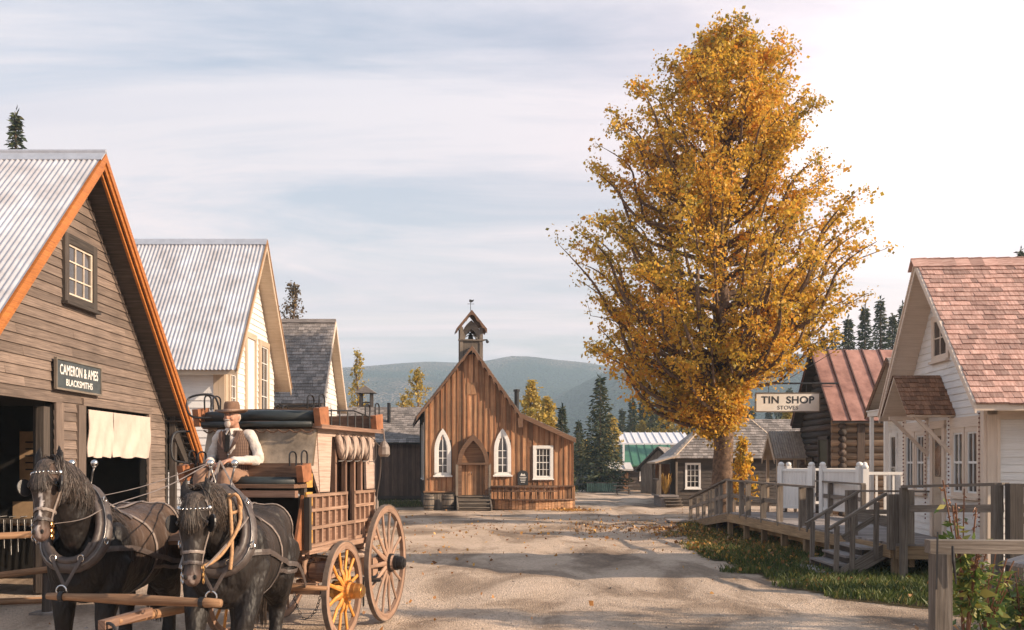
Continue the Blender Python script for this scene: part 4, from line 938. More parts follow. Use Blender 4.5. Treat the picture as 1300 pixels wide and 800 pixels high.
# porch
px0=cx_(833)
b=MB(M); b.bx(px0,-.01,-.9,1.6,.45,.52); b.bx(px0+.1,-.02,-.85,1.5,0,.45); PO=b.build('porch',W_deck,CB)
b=MB(M); b.prism([(px0-.2,-1.1,1.98),(.0,-1.1,2.32),(.0,-1.1,2.38),(px0-.2,-1.1,2.05)],(0,2.9,0)); b.build('porch_roof',W_trim,PO)
for x_,y_ in ((px0+.06,-.85),(px0+.06,1.5),(-.1,-.85)): b=MB(M); b.beam((x_,y_,.5),(x_,y_,2.05),.09,.09,up=(1,0,0)); b.build('porch_post',W_fence,PO)
b=MB(M); b.beam((px0+.06,-.85,1.25),(px0+.06,1.5,1.25),.05,.07); 
for k in range(8): b.beam((px0+.06,-.7+k*.28,.5),(px0+.06,-.7+k*.28,1.22),.04,.04,up=(1,0,0))
b.build('porch_rail',W_fence,PO)
b=MB(M)
for k in range(3): b.bx(cx_(839),cx_(861)-.02,-1.65+k*.25,-1.38+k*.25,.10+k*.13,.14+k*.13); b.bx(cx_(839),cx_(861)-.02,-1.42+k*.25,-1.40+k*.25,.0+k*.13,.1+k*.13)
b.build('steps',W_fence,PO)
b=MB(M); b.bx(-.75,-.05,1.5,1.56,.52,1.95); b.build('door',W_church,CB)
# straw figure on the porch = bundle of corn stalks
b=MB(M)
for k in range(40): a=random.uniform(0,6.28); b.sweep([(-.45+.05*math.cos(a),.2,.55),(-.45+.3*math.cos(a),.2+.2*math.sin(a),1.2+random.random()*.35)],[.012,.02],4)
o=b.build('straw_bundle',plain('golden straw',(.55,.33,.08),.8,rv=.4)); centre(o); tag(o,'golden straw bundle standing on the dark cabin porch','straw bundle')
# ================================================================ FAR END OF THE STREET
def simplebox(name,label,x0,x1,Y,yb_,zt,mat,roofs,cat_='building',dp_=6,roofm=None,vert=False):
    M=Matrix.Translation(((x0-650)/FP*Y,Y,0)); t=thing(name,label,cat_,M=M); W_=(x1-x0)/FP*Y
    b=MB(M); b.bx(0,W_,.03,dp_,0,zt); b.build('inner_wall',mat,t); b=MB(M)
    if vert: vboards(b,0,W_,0,zt,(),.25,.03,.03,b)
    else: clap(b,lambda z:(0,W_),0,zt,(),.25,.04,.03)
    b.build('wall',mat,t)
    for (za_,zb_,m_,ov) in roofs:
        b=MB(M); b.prism([(-ov,-.5,za_),(-ov,-.5,za_+.12),(-ov,dp_/2,zb_),(-ov,dp_+.5,za_+.12),(-ov,dp_+.5,za_)],(W_+2*ov,0,0)); rr=b.build('roof',m_,t)
        b=MB(M); n=int((W_+2*ov)/.6)
        for k in range(n+1): b.beam((-ov+k*.6,-.5,za_+.16),(-ov+k*.6,dp_/2,zb_+.04),.04,.06)
        b.build('roof_seam',m_,rr)
    return M,t,W_
M,t,W_=simplebox('white_hall','long white building with pale metal roof at the end of the street',788,868,84,0,3.6,W_white,[(3.5,4.6,plain('white metal roof',(.66,.64,.66),.45,var=.06),.6)])
for k in range(3): window(t,M,.6+k*1.6,1.4+k*1.6,1,2.3,.1,W_wtrim,W_wtrim,2,2,.06,.02)
M,t,W_=simplebox('green_roof_building','dark building with bright green roof in front of the white hall',798,852,76,0,1.95,W_dark,[(1.75,3.4,M_green,.3)],dp_=5)
b=MB(M); b.bx(-.45,-.3,-.1,.1,0,3.4); b.build('white_post',W_white,t)
window(t,M,.8,1.5,.7,1.6,.08,W_wtrim,W_wtrim,2,2,.06,.02)
Yp=68; F=frame(((836-650)/FP*Yp,Yp,0),V((.95,-.31,0))); t=thing('plank_shed','grey plank shed with steep gable in front of the green roof','shed',M=F)
b=MB(F); b.prism([(-1.2,.02,0),(1.2,.02,0),(1.2,.02,1.75),(0,.02,2.95),(-1.2,.02,1.75)],(0,4,0)); b.build('inner_wall',W_dark,t)
b=MB(F); vboards(b,-1.2,1.2,0,lambda u:2.9-abs(u),[(-.3,.35,0,1.6)],.16,.02,.02,b); b.build('wall',W_fence,t)
b=MB(F); vboards(b,-.3,.35,0,1.6,(),.16,.01,.015); b.build('door',W_dark,t)
rf=roofslabs(t,F,1.6,1.6,3.1,1.0,1.0,-.3,4.3,.08,W_dark)
b=MB(F)
for s in (-1,1): shingles(b,(s*1.62,-.31,3.1-1.62),(0,1,0),V((-s,0,1)).normalized(),4.6,1.62*1.414,.2,.24,.024)
b.build('shingles',W_shg,rf)
Yp=74; M,t,W_=simplebox('open_kiosk','small kiosk with white roof and orange boarded end beyond the street',778,797,Yp,0,1.5,W_church,[(1.45,2.05,plain('pale shingle roof',(.55,.5,.47),.8,var=.1),.35)],dp_=3,vert=True)
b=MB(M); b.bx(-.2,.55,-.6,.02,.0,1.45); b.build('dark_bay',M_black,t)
for x_ in (-.25,.0,.55): b=MB(M); b.beam((x_,-.7,0),(x_,-.7,1.5),.08,.08,up=(1,0,0)); b.build('post',W_fence,t)
M,t,W_=simplebox('red_shed','low rust red shed under the spruce, left of the kiosk',758,776,82,0,1.6,wood('rust red boards',(.12,.04,.02),(.24,.08,.04),(.33,.13,.07)),[(1.5,2.3,W_dark,.3)],dp_=3,vert=True)
# low fence, table
M=Matrix.Translation(((745-650)/FP*70,70,0)); t=thing('green_fence','low green board fence before the kiosk','fence',M=M)
for k in range(16): b=MB(M); b.bx(k*.13,k*.13+.1,-.02,.02,.05,.62); b.build('board',plain('green fence paint',(.12,.20,.15),.7,rv=.3),t)
for z in (.2,.62): b=MB(M); b.bx(-.05,2.2,.02,.06,z,z+.06); b.build('rail',W_fence,t)
M=Matrix.Translation(((791-650)/FP*66,66,0)); t=thing('picnic_table','grey picnic table at the far end of the street','table',M=M)
b=MB(M); b.bx(-.6,.6,-.35,.35,.5,.55); b.build('tabletop',W_fence,t)
for s in (-1,1): b=MB(M); b.bx(-.6,.6,s*.6-.1,s*.6+.1,.28,.32); b.build('bench',W_fence,t)
for s in (-.4,.4): b=MB(M); b.beam((s,-.5,0),(s,.1,.5),.05,.08); b.beam((s,.5,0),(s,-.1,.5),.05,.08); b.build('leg',W_fence,t)
# vehicles
def car(px,Y,rot,label,kind,body):
    M=Matrix.Translation(((px-650)/FP*Y,Y,0))@Matrix.Rotation(rot,4,'Z')@Matrix.Scale(.72,4); t=thing('parked_car',label,'car',M=M,group='vehicles parked under the spruce')
    b=MB(M); hh=1.95 if kind=='van' else 1.6
    side=[(-2.1,.45),(-2.15,.85),(-1.95,.98),(-1.1,1.05),(-.6,hh-.08),(-.4,hh),(1.75,hh),(2.05,1.1),(2.1,.5)] if kind=='van' else [(-2.1,.4),(-2.15,.75),(-1.1,.92),(-.45,1.42),(1.0,1.45),(1.9,.98),(2.1,.85),(2.1,.45)]
    b.prism([(.82,y,z) for y,z in side],(-1.64,0,0)); bo=b.build('body',body,t)
    b=MB(M); g0=side[3]; g1=side[4]
    b.obox((0,(g0[0]+g1[0])/2-.03,(g0[1]+g1[1])/2+.02),(.68,0,0),V((0,(g1[0]-g0[0])/2*.85,(g1[1]-g0[1])/2*.85)),V((0,-.01,.012)))
    for s in (-1,1): b.bx(s*.825-.008,s*.825+.008,-.4,.7,1.08,hh-.2 if kind=='van' else 1.36)
    b.bx(-.6,.6,2.02,2.06,1.15,1.6) if kind=='van' else None
    b.build('window',M_glass,t)
    for x_ in (-.8,.8):
        for y_ in (-1.35,1.35):
            b=MB(M); b.lathe([(0,-.1),(.2,-.12),(.34,-.11),(.37,-.06),(.37,.06),(.34,.11),(.2,.12),(0,.1)],(x_,y_,.37),16,(1,0,0)); b.build('wheel',M_blackp,t)
    for s in (-.6,.6): b=MB(M); b.ell((s,-2.13,.72),(.12,.04,.1),8); b.build('headlight',M_steel,t)
    b=MB(M); b.bx(-.8,.8,-2.24,-2.14,.4,.55); b.build('bumper',M_blackp,t)
    b=MB(M); b.bx(-.2,.2,-2.26,-2.245,.42,.52); b.build('number_plate',M_wpaint,t)
car(749,80,R(200),'dark teal boxy van parked under the tall spruce','van',plain('teal car paint',(.03,.09,.10),.3,var=.1))
car(738,78,R(215),'dark grey car parked left of the teal van','car',plain('dark grey car paint',(.04,.045,.05),.3,var=.1))
# ================================================================ BOARDWALK, RAILS, GATES
def deck():
    M=Matrix.Translation((6.6,17.8,0)); t=thing('boardwalk','raised grey plank boardwalk with ramp and steps along the right side','boardwalk',M=M)
    # street edge: ramp foot -> ramp top -> near corner ; then across to the right
    E0=V((5.97,34.2,.10)); E1=V((5.84,27.7,.68)); E2=V((6.6,17.8,.61)); E3=V((7.35,17.5,.61)); E4=V((12.5,17.3,.62)); 
    d=MB()
    def planks(a,b,wa,wb,bw=.15):
        n=int((b-a).length/bw)
        for k in range(n):
            p=a.lerp(b,k/n); q=a.lerp(b,(k+.93)/n); w0=wa+(wb-wa)*k/n; dv=q-p; r=random.random(); j=random.uniform(-.03,.03)
            d.prism([p+V((j,0,0)),q+V((j,0,0)),q+V((w0,0,0)),p+V((w0,0,0))],(0,0,-.04),r)
    planks(E0,E1,1.5,1.7); planks(E1,E2,2.2,2.4)
    a=V((6.6,17.3,.612)); 
    for k in range(38): x=6.62+k*.16; d.prism([(x,17.62-.02*k*.3,.612),(x+.148,17.62-.02*k*.3,.612),(x+.148,17.85,.612),(x,17.85,.612)],(0,0,-.04))
    for k in range(6): d.prism([(8.0+k,15.6,.62),(8.98+k,15.6,.62),(8.98+k,17.6,.62),(8.0+k,17.6,.62)],(0,0,-.04)) if 0 else None
    d.build('planks',W_deck,t)
    d=MB()
    for a,b in ((E0,E1),(E1,E2),(V((6.6,17.6,.61)),V((12.5,17.2,.61)))): d.beam(a+V((0,0,-.15)),b+V((0,0,-.15)),.05,.22)
    d.beam(E1+V((.35,0,-.32)),E2+V((.35,0,-.32)),.1,.2); d.beam(E0+V((1.45,0,-.15)),E1+V((1.6,0,-.15)),.05,.2)
    d.build('skirt_board',W_skirt,t)
    for k in range(8):
        f=k/7.0; p=E1.lerp(E2,f)+V((.07,0,0))
        for dx in (0,) : d=MB(); d.beam((p.x+dx,p.y,0),(p.x+dx,p.y,p.z-.05),.13,.13,up=(0,1,0)); d.build('pile',W_skirt,t)
        d=MB(); d.beam((p.x+.9,p.y+.2,0),(p.x+.9,p.y+.2,p.z-.05),.13,.13,up=(0,1,0)); d.build('pile',W_dark,t)
    for x,y in ((7.3,17.5),(9.2,17.3)): d=MB(); d.beam((x,y,0),(x,y,.58),.14,.14,up=(0,1,0)); d.build('pile',W_dark,t)
    for f in (.35,.7): p=E0.lerp(E1,f); d=MB(); d.beam((p.x+.1,p.y,0),(p.x+.1,p.y,p.z),.1,.1,up=(0,1,0)); d.build('pile',W_dark,t)
    def post(p,h,s=.11,s2=None,m=W_fence,low=0):
        d=MB(); d.beam(V(p)-V((0,0,low)),V(p)+V((0,0,h)),s,s2 or s,up=(0,1,0)); d.build('post',m,t)
    def railr(a,b,w,h,nm='rail'): d=MB(); d.beam(a,b,w,h); d.build(nm,W_fence,t)
    up=V((0,0,.86))
    # ramp rails (double, the near one boarded)
    post(E0+V((0,0,0)),.72,.10); 
    for f in (.2,.38,.55,.62,.72,.82): post(E0.lerp(E1,f)+V((.02,0,0)),.62+.24*f,.09,.16)
    railr(E0+V((0,0,.74)),E1+up+V((0,0,.02)),.12,.045); railr(E0+V((0,0,.42)),E1+V((0,0,.45)),.04,.1)
    railr(E0+V((1.45,0,.74)),E1+V((1.6,0,.88)),.12,.045)
    for f in (0,.33,.66,1): post(E0.lerp(E1,f)+V((1.45+.1*f,0,0)),.7+.15*f,.09)
    post(E1+V((.03,.15,0)),.86,.07,.12,W_trim)
    # boardwalk rails: street side
    for f in (.01,.115,.17,.29,.41,.555,.60): post(E1.lerp(E2,f)+V((.03,0,-.1)),.95,.13 if f<.5 else .14,.09,low=.0)
    railr(E1+up,E1.lerp(E2,.62)+up,.13,.045); railr(E1+V((.05,0,.45)),E1.lerp(E2,.41)+V((.05,0,.45)),.04,.10)
    # far side rail of the walk
    for f in (.02,.2,.4): p=E1.lerp(E2,f)+V((2.0,0,0)); post(p,.85,.1)
    railr(E1+V((2.0,0,.86)),E1.lerp(E2,.4)+V((2.0,0,.86)),.12,.04); railr(E1+V((2.0,0,.5)),E1.lerp(E2,.4)+V((2.0,0,.5)),.04,.1)
    d=MB(); d.bx(8.0,8.15,19.8,24.5,.62,.86); d.bx(8.16,9.6,21.2,21.9,.62,.80); d.build('kerb_beam',W_fence,t)
    # stairs to the street
    S0=19.55;S1=18.15
    post(V((6.52,S0+.12,.5)),.98,.2,.16); post(V((6.6,S1-.42,.5)),.96,.18,.12); 
    for k in range(4):
        x1=6.42-k*.24; z=.50-.145*k; d=MB(); d.bx(x1-.26,x1+.03,S1,S0,z-.04,z); d.build('step',W_deck,t)
        d=MB(); d.bx(x1-.2,x1-.17,S1+.05,S0-.05,z-.145,z-.045); d.build('riser',W_dark,t) if k<3 else None
    for yy,nm in ((S1-.03,1),(S0+.03,0)):
        d=MB(); d.beam((6.62,yy,.46),(5.62,yy,-.10),.05,.24); d.build('stringer',W_fence,t)
        d=MB(); d.beam((6.62,yy,1.46),(5.62,yy,.84),.11,.05); d.beam((6.5,yy,1.08),(5.85,yy,.68),.04,.09) if nm else None; d.build('handrail',W_fence,t)
        for x in (6.42,6.0,5.72): z0=.5-(6.5-x)*.6; d=MB(); d.beam((x,yy-.04,max(0,z0-.15)),(x+.02,yy-.04,z0+.86),.07,.09,up=(0,1,0)); d.build('baluster',W_fence,t)
    # rail from the stairs across to the right
    post(V((6.66,17.42,.0)),1.58,.10,.12); post(V((6.78,17.5,.62)),.92,.16,.1)
    d=MB(); d.beam((6.66,17.4,1.60),(7.28,15.1,1.69),.13,.045,up=(0,0,1)); d.build('rail',W_fence,t)
    d=MB(); d.beam((6.74,17.3,1.23),(7.26,15.15,1.33),.045,.12); d.build('rail',W_fence,t)
    post(V((7.2,15.2,0)),1.70,.13,.13,W_fence); post(V((7.36,15.0,0)),1.70,.2,.16,W_dark)
    d=MB(); d.beam((7.3,15.1,1.68),(10.2,14.6,1.60),.13,.045); d.build('rail',W_fence,t)
    d=MB(); d.beam((7.45,15.0,1.34),(10.2,14.4,1.18),.045,.13); d.build('rail',W_fence,t)
    d=MB(); d.beam((7.48,15.3,1.14),(10.2,15.6,1.20),.045,.1); d.build('rail',W_fence,t)
    # back rail by the stairs
    railr(V((6.6,19.9,1.46)),V((8.2,19.4,1.46)),.09,.035); railr(V((6.7,20,1.05)),V((7.7,19.9,1.05)),.04,.09)
    d=MB(); d.bx(5.25,5.97,34.1,35.3,.03,.09); d.build('ramp_foot',W_deck,t)
deck()
# near landing in front of the cottage side
M=Matrix.Translation((7.9,15.6,0)); 
# white gates and balustrade
def pick(a,b,name,label,solid):
    a=V(a);b=V(b); F=frame(a,(b-a).normalized()); Lg=(b-a).length; t=thing(name,label,'gate' if solid else 'railing',M=F)
    for u in (0,Lg):
        d=MB(F); d.bx(u-.07,u+.07,-.07,.07,.0,1.2); d.build('post',W_wtrim,t); d=MB(F); d.ell((u,0,1.24),(.085,.085,.075),10); d.build('post_cap',W_wtrim,t,True)
    d=MB(F); d.bx(.07,Lg-.07,-.04,.04,1.06,1.13); d.bx(.07,Lg-.07,-.035,.035,.08,.16); d.build('rail',W_wtrim,t)
    if solid:
        d=MB(F); n=int((Lg-.16)/.085)
        for k in range(n): d.bx(.08+k*(Lg-.16)/n,.08+(k+.93)*(Lg-.16)/n,-.018,.018,.16,1.06)
        d.build('panel',W_white,t)
    else:
        n=int((Lg-.14)/.17)
        for k in range(1,n): d=MB(F); u=.07+k*(Lg-.14)/n; d.beam((u,0,.16),(u,0,1.06),.045,.045,up=(0,1,0)); d.build('baluster',W_wtrim,t)
    return t
pick((7.20,27.4,.72),(7.78,26.6,.72),'white_gate','left leaf of white boarded gate on the boardwalk',True)
pick((7.95,26.2,.72),(8.35,24.6,.72),'white_gate','right leaf of white boarded gate on the boardwalk',True)
pick((8.45,24.5,.66),(9.6,24.5,.66),'white_railing','white balustrade running from the gates to the cream cottage',False)
pick((8.1,30.0,.72),(10.4,30.2,.72),'white_railing','far white picket railing seen over the top of the gates',False)
# foreground hitching beam
M=Matrix.Translation((3.76,9,0)); t=thing('hitching_beam','thick weathered timber beam on square post in right foreground','hitching rail',M=M)
b=MB(); b.obox((3.765,9.0,.60),(.075,0,0),(0,.075,0),(0,0,.605)); b.build('post',W_fence,t)
b=MB(); b.obox((5.6,8.97,1.262),(1.92,-.1,0),(.004,.075,0),(0,0,.058)); b.build('beam',W_fence,t)
b=MB(); b.obox((3.70,8.915,1.15),(.006,.002,.25),(.008,0,0),(0,.002,.0)) ; b.sweep([(3.83,8.90,1.28),(3.835,8.895,1.15),(3.86,8.9,.95)],[.012,.016,.006],6); b.build('iron_strap',M_iron,t)
# weeds beside it
leafG=leafmat('weed leaves',[(.05,.09,.02),(.09,.15,.03),(.18,.22,.05),(.35,.30,.06)],.35)
W_stem=plain('reddish stem',(.16,.07,.035),.8)
def leafmesh(name,P_,size,mat,parent=None,asp=.55,droop=0,rs=None,out=None,up=None):
    P_=np.asarray(P_,np.float32); n=len(P_)
    d=np.random.normal(size=(n,3)); 
    if out is not None: d=d*.6+np.asarray(out)*1.0
    d[:,2]-=droop; d/=np.linalg.norm(d,axis=1)[:,None]
    e=np.random.normal(size=(n,3)); e-=d*(e*d).sum(1)[:,None]; e/=np.linalg.norm(e,axis=1)[:,None]
    nn_=np.cross(d,e)
    s=(size*np.clip(np.random.lognormal(-.05,.35,n),.45,2))[:,None]; 
    v=np.empty((n,4,3),np.float32); v[:,0]=P_; v[:,1]=P_+d*s*.5+e*s*asp*.5+nn_*s*.08; v[:,2]=P_+d*s; v[:,3]=P_+d*s*.5-e*s*asp*.5+nn_*s*.08
    me=bpy.data.meshes.new(name); me.vertices.add(n*4); me.vertices.foreach_set('co',v.ravel()); me.loops.add(n*4); me.loops.foreach_set('vertex_index',np.arange(n*4,dtype=np.int32)); me.polygons.add(n); me.polygons.foreach_set('loop_start',np.arange(n,dtype=np.int32)*4); me.polygons.foreach_set('loop_total',np.full(n,4,np.int32))
    at=me.attributes.new('rnd','FLOAT','FACE'); at.data.foreach_set('value',(np.random.random(n) if rs is None else np.clip(rs,0,1)).astype(np.float32))
    me.update(); me.validate(); me.materials.append(mat); o=bpy.data.objects.new(name,me); C.objects.link(o)
    if parent is not None:
        o.parent=parent; inv=MATX[parent.name].inverted(); me.transform(inv); MATX[o.name]=MATX[parent.name]
    return o
def weed(x,y,h,label,n=9,z=0,flower=True,spread=.3,dens=26,sz=.10,f0=.15,f1=.92):
    M=Matrix.Translation((x,y,z)); t=thing('weed_plant',label,'plant',M=M,group='weeds around the boardwalk')
    b=MB(); pts=[];dirs=[]; fl=[]
    for k in range(n):
        a=random.uniform(0,6.28); hh=h*random.uniform(.55,1); s=spread*random.uniform(.2,1)
        q=[V((x,y,z)),V((x+math.cos(a)*s*.3,y+math.sin(a)*s*.3,z+hh*.5)),V((x+math.cos(a)*s,y+math.sin(a)*s,z+hh))]; c=cat(q,6); b.sweep(c,[.008]*len(c),5)
        for j in range(dens): f=random.uniform(f0,f1); p=c[int(f*(len(c)-1))]; o_=V((random.gauss(0,.07),random.gauss(0,.07),random.gauss(0,.03)))*(1.25-f); pts.append(p+o_); dirs.append(tuple(o_.normalized()))
        if flower:
            for j in range(26): f=random.uniform(.8,1.0); i=f*(len(c)-1); p=c[int(i)]; fl.append(p+V((random.gauss(0,.012),random.gauss(0,.012),random.uniform(-.02,.06))))
    b.build('stem',W_stem,t); leafmesh('leaves',pts,sz,leafG,t,.42,.3,out=dirs)
    if fl: leafmesh('seed_heads',fl,.03,leafmat('brown seed heads',[(.16,.06,.03),(.28,.13,.06)],.1),t)
weed(4.25,9.6,1.95,'tall leafy weed with brown seed spikes growing by the foreground hitching post',9,spread=.26,dens=48,sz=.10,f0=.55,f1=.86)
weed(4.9,10.6,1.1,'low green bush weed under the foreground beam',12,flower=False,spread=.4,dens=24,sz=.10)
weed(6.1,12.3,.75,'yellowing weed clump right of the big rail posts',10,flower=False,spread=.35,dens=30)
weed(5.1,11.6,1.75,'thin seeding weed stalk before the pair of big rail posts',4,spread=.12,dens=12)
# plank end at the far right edge
b=MB(); b.obox((5.95,11.3,.98),(.4,.05,.10),(-.02,.3,0),(0,0,.02)); b.beam((6.2,11.4,0),(6.2,11.4,1.0),.1,.1); b.obox((6.3,11.2,.82),(.42,0,0),(0,.02,0),(0,0,.09)); o=b.build('plank_bench',W_deck); centre(o); tag(o,'corner of grey plank bench poking in at the right edge','bench')
# ================================================================ VEGETATION
leafT=leafmat('autumn leaves',[(.22,.19,.03),(.46,.31,.035),(.72,.46,.06),(.78,.44,.05),(.62,.24,.025)],.5)
leafY=leafmat('yellow birch leaves',[(.22,.20,.04),(.42,.30,.05),(.60,.40,.07)],.38)
leafN=leafmat('spruce needles',[(.014,.028,.014),(.030,.050,.022),(.060,.075,.028),(.12,.10,.03)],.12,.7)
def tree(name,label,base,Hh,env,nbr,leaves,lsize,mat,trunk_r,low,seedn,group=None,subs=7,lean=0,cat_='tree',spread_pow=.5,brmat=None):
    random.seed(seedn); np.random.seed(seedn); base=V(base); M=Matrix.Translation(base); t=thing(name,label,cat_,M=M,group=group)
    zs=[e[0] for e in env]; Ls=[e[1] for e in env]; Rs=[e[2] for e in env]
    def rad(z,a):
        l=np.interp(z,zs,Ls); r=np.interp(z,zs,Rs); c=(math.cos(a)+1)/2; return l*(1-c)+r*c
    tk=MB(); pts=[base+V((0,0,-.1))]
    for k in range(1,11): f=k/10; pts.append(base+V((lean*f+random.uniform(-.02,.02)*Hh*f,random.uniform(-.015,.015)*Hh,Hh*.93*f)))
    pts=cat(pts,3); m=len(pts); rd=[trunk_r*(1.45 if i==0 else 1.15 if i<2 else 1)*(1-i/(m-1))**.75+.02 for i in range(m)]; tk.sweep(pts,rd,12)
    tr=tk.build('trunk',brmat or M_bark,t,True)
    br=MB(); P_=[];RS=[]
    for k in range(nbr):
        f=(k+random.random())/nbr; zt=low+(Hh*1.0-low)*(f**.92); a=k*2.399+random.uniform(-.5,.5); rr=rad(zt,a)*min(1.06,random.uniform(.30,1.15))**spread_pow*(1+.16*mnoise.noise(V((math.cos(a)*1.6,math.sin(a)*1.6,zt*.55+seedn))))
        rr=min(rr,.75) if (Hh>15 and zt<5.6 and math.cos(a)>.05) else rr; tip=base+V((lean*zt/Hh+math.cos(a)*rr,math.sin(a)*rr,zt)); zb=max(low*.85,zt-rr*random.uniform(.35,.8)*(.35+.65*min(1,(zt-low)/(Hh*.3)))-.15); zb=max(zb,4.9) if (Hh>15 and math.cos(a)>-.1) else zb; i=min(m-1,int(zb/(Hh*.93)*(m-1))); st=pts[i]
        mid=st.lerp(tip,.45)+V((math.cos(a)*rr*.12,math.sin(a)*rr*.12,-.10*rr+random.uniform(-.06,.06)*rr)); m2=st.lerp(tip,.75)+V((random.uniform(-.06,.06)*rr,random.uniform(-.06,.06)*rr,random.uniform(-.05,.05)*rr)); c=cat([st,mid,m2,tip],5); tip=c[-2]; c=c[:-1]
        r0=max(.010,min(rd[i]*.5,trunk_r*.20*(rr/3)**.8)); br.sweep(c,[r0*(1-.93*j/(len(c)-1)) for j in range(len(c))],5)
        cn=random.random()*.35
        for s_ in range(subs):
            g=random.uniform(.14,1)**.8; g=1 if s_==0 else g; p=c[int(g*(len(c)-1))]; dd=V((random.gauss(0,1),random.gauss(0,1),random.gauss(.25,.7))).normalized()*random.uniform(.25,.75)*(Hh/16)**.8*(1.25-g*.5)
            q=p+dd; br.sweep([p,(p+q)/2+V((0,0,.03)),q],[.012,.008,.004],4,cap=False) if Hh>8 and s_<4 else None
            n=int(leaves/(nbr*subs)*random.uniform(.5,1.5))
            tt=np.random.random(n)[:,None]; loc=np.array(p)[None]*(1-tt)+np.array(q)[None]*tt+np.random.normal(size=(n,3))*np.array([.13,.13,.105])*(Hh/16)**.7
            P_.append(loc); RS.append(np.clip(np.random.normal(.45+cn*.6-.05*g,.20,n),0,1))
    br.build('branches',brmat or M_bark,t)
    leafmesh('crown',np.concatenate(P_),lsize,mat,t,.75,.25,rs=np.concatenate(RS))
    random.seed(seedn+1); return t
sc=33/1300
def env_px(rows,cxp,sc_,basez=0): return [((588-py)*sc_+2,(cxp-a)*sc_,(b-cxp)*sc_) for py,a,b in rows][::-1]
big=env_px([(22,936,954),(40,905,980),(70,868,1000),(100,800,1035),(130,765,1038),(160,760,1040),(200,738,1040),(240,778,1075),(265,715,1115),(300,712,1130),(350,722,1118),(400,722,1080),(450,742,1045),(474,768,968),(492,800,940),(520,838,938),(545,870,935)],917,sc)
tree('autumn_tree','very tall golden orange cottonwood standing behind the boardwalk ramp','x'and ((917-650)*sc,33,0),15.9,big,320,135000,.098,leafT,.34,3.1,11,subs=10)
# conifers
def conifer_mesh(Hh,Rr,seedn,dens=1.0):
    rng=np.random.RandomState(seedn); P_=[];D_=[]; z=Hh*.06
    while z<Hh*.985:
        f=z/Hh; r=Rr*(1-f)**.9*(1 if f>.12 else .75+f*2)*rng.uniform(.8,1.12)+.05; n=max(4,int((6+9*(1-f))*dens))
        a0=rng.uniform(0,6.28)
        for k in range(n):
            a=a0+6.283*k/n+rng.normal(0,.15); rk=r*rng.uniform(.7,1.1); m=max(3,int(rk/Hh*46*dens))
            for j in range(m):
                t=(j+rng.random())/m; x=rk*t; zz_=z-.28*x*(1 if f<.7 else .1)+.10*x*t+rng.normal(0,.012*Hh)*.3
                for s in range(2):
                    P_.append((math.cos(a)*x,math.sin(a)*x,zz_)); sa=a+rng.choice([-1,1])*rng.uniform(.3,1.0); D_.append((math.cos(sa),math.sin(sa),rng.uniform(-.55,.05)))
        z+=Hh*.021*(1.15-f*.5)
    for k in range(10): P_.append((0,0,Hh*(.97+.003*k))); D_.append((rng.normal(0,.3),rng.normal(0,.3),1))
    return np.array(P_),np.array(D_)
CON={}
def conifer(px,Y,top,Rr,label,seedn,base=None,group='conifers around the town',key=None):
    z=H+(HY-top)/FP*Y; M=Matrix.Translation(((px-650)/FP*Y,Y,0)); k=key or seedn
    if k in CON:
        src,h0=CON[k]; t=copy_tree(src,None,M@Matrix.Diagonal((z/h0*Rr/src['_r'],z/h0*Rr/src['_r'],z/h0,1)))
        t['label']=label; return t
    t=thing('spruce_tree',label,'tree',M=M,group=group); P_,D_=conifer_mesh(z,Rr,seedn,1.9 if z>14 else 1.0)
    b=MB(M); b.sweep([(0,0,-.1),(0,0,z*.5),(0,0,z*.97)],[z*.016,z*.01,z*.002],8); b.build('trunk',M_bark,t)
    np.random.seed(seedn); o=leafmesh('crown',P_+np.array(M.translation),min(z*.034,.30),leafN,t,.33,0,out=D_*2.2); CON[k]=(t,z); return t
conifer(762,72,478,2.3,'tall dark spruce standing alone over the parked van',3)
conifer(735,80,535,1.3,'slim dark spruce just left of the tall lone spruce',4)
conifer(714,62,517,.95,'short spruce showing above the church lean-to roof',5)
for i,(px,top,r_,lb) in enumerate(((803,507,1.7,'leftmost spruce of the dark row behind the white hall'),(816,500,1.5,'second spruce in the dark row behind the white hall'),(826,512,1.6,'third spruce in the dark row behind the white hall'),(790,520,1.3,'low spruce between the lone spruce and the dark row'),(838,498,1.9,'spruce half hidden by the golden tree behind the white hall'))): conifer(px,104+i*3,top,r_,lb,20+i)
for i,(px,top,r_,lb) in enumerate(((1060,412,2.2,'spruce leftmost above the rusty roof of the log shop'),(1077,402,2.3,'second spruce above the rusty roof'),(1098,388,2.5,'broad spruce in the middle above the rusty roof'),(1118,378,2.6,'tallest spruce above the rusty roof'),(1133,398,2.2,'spruce right of the tallest above the rusty roof'),(1146,385,2.2,'spruce just left of the cream cottage gable'),(1045,425,2,'low spruce between golden tree and rusty roof'))): conifer(px,84+i*2.5,top,r_,lb,30+i)
conifer(20,58,137,1.75,'lone spruce top rising behind the smithy roof at far left',41)
conifer(1296,70,316,1.8,'spruce tip behind the red shingle ridge at right edge',42)
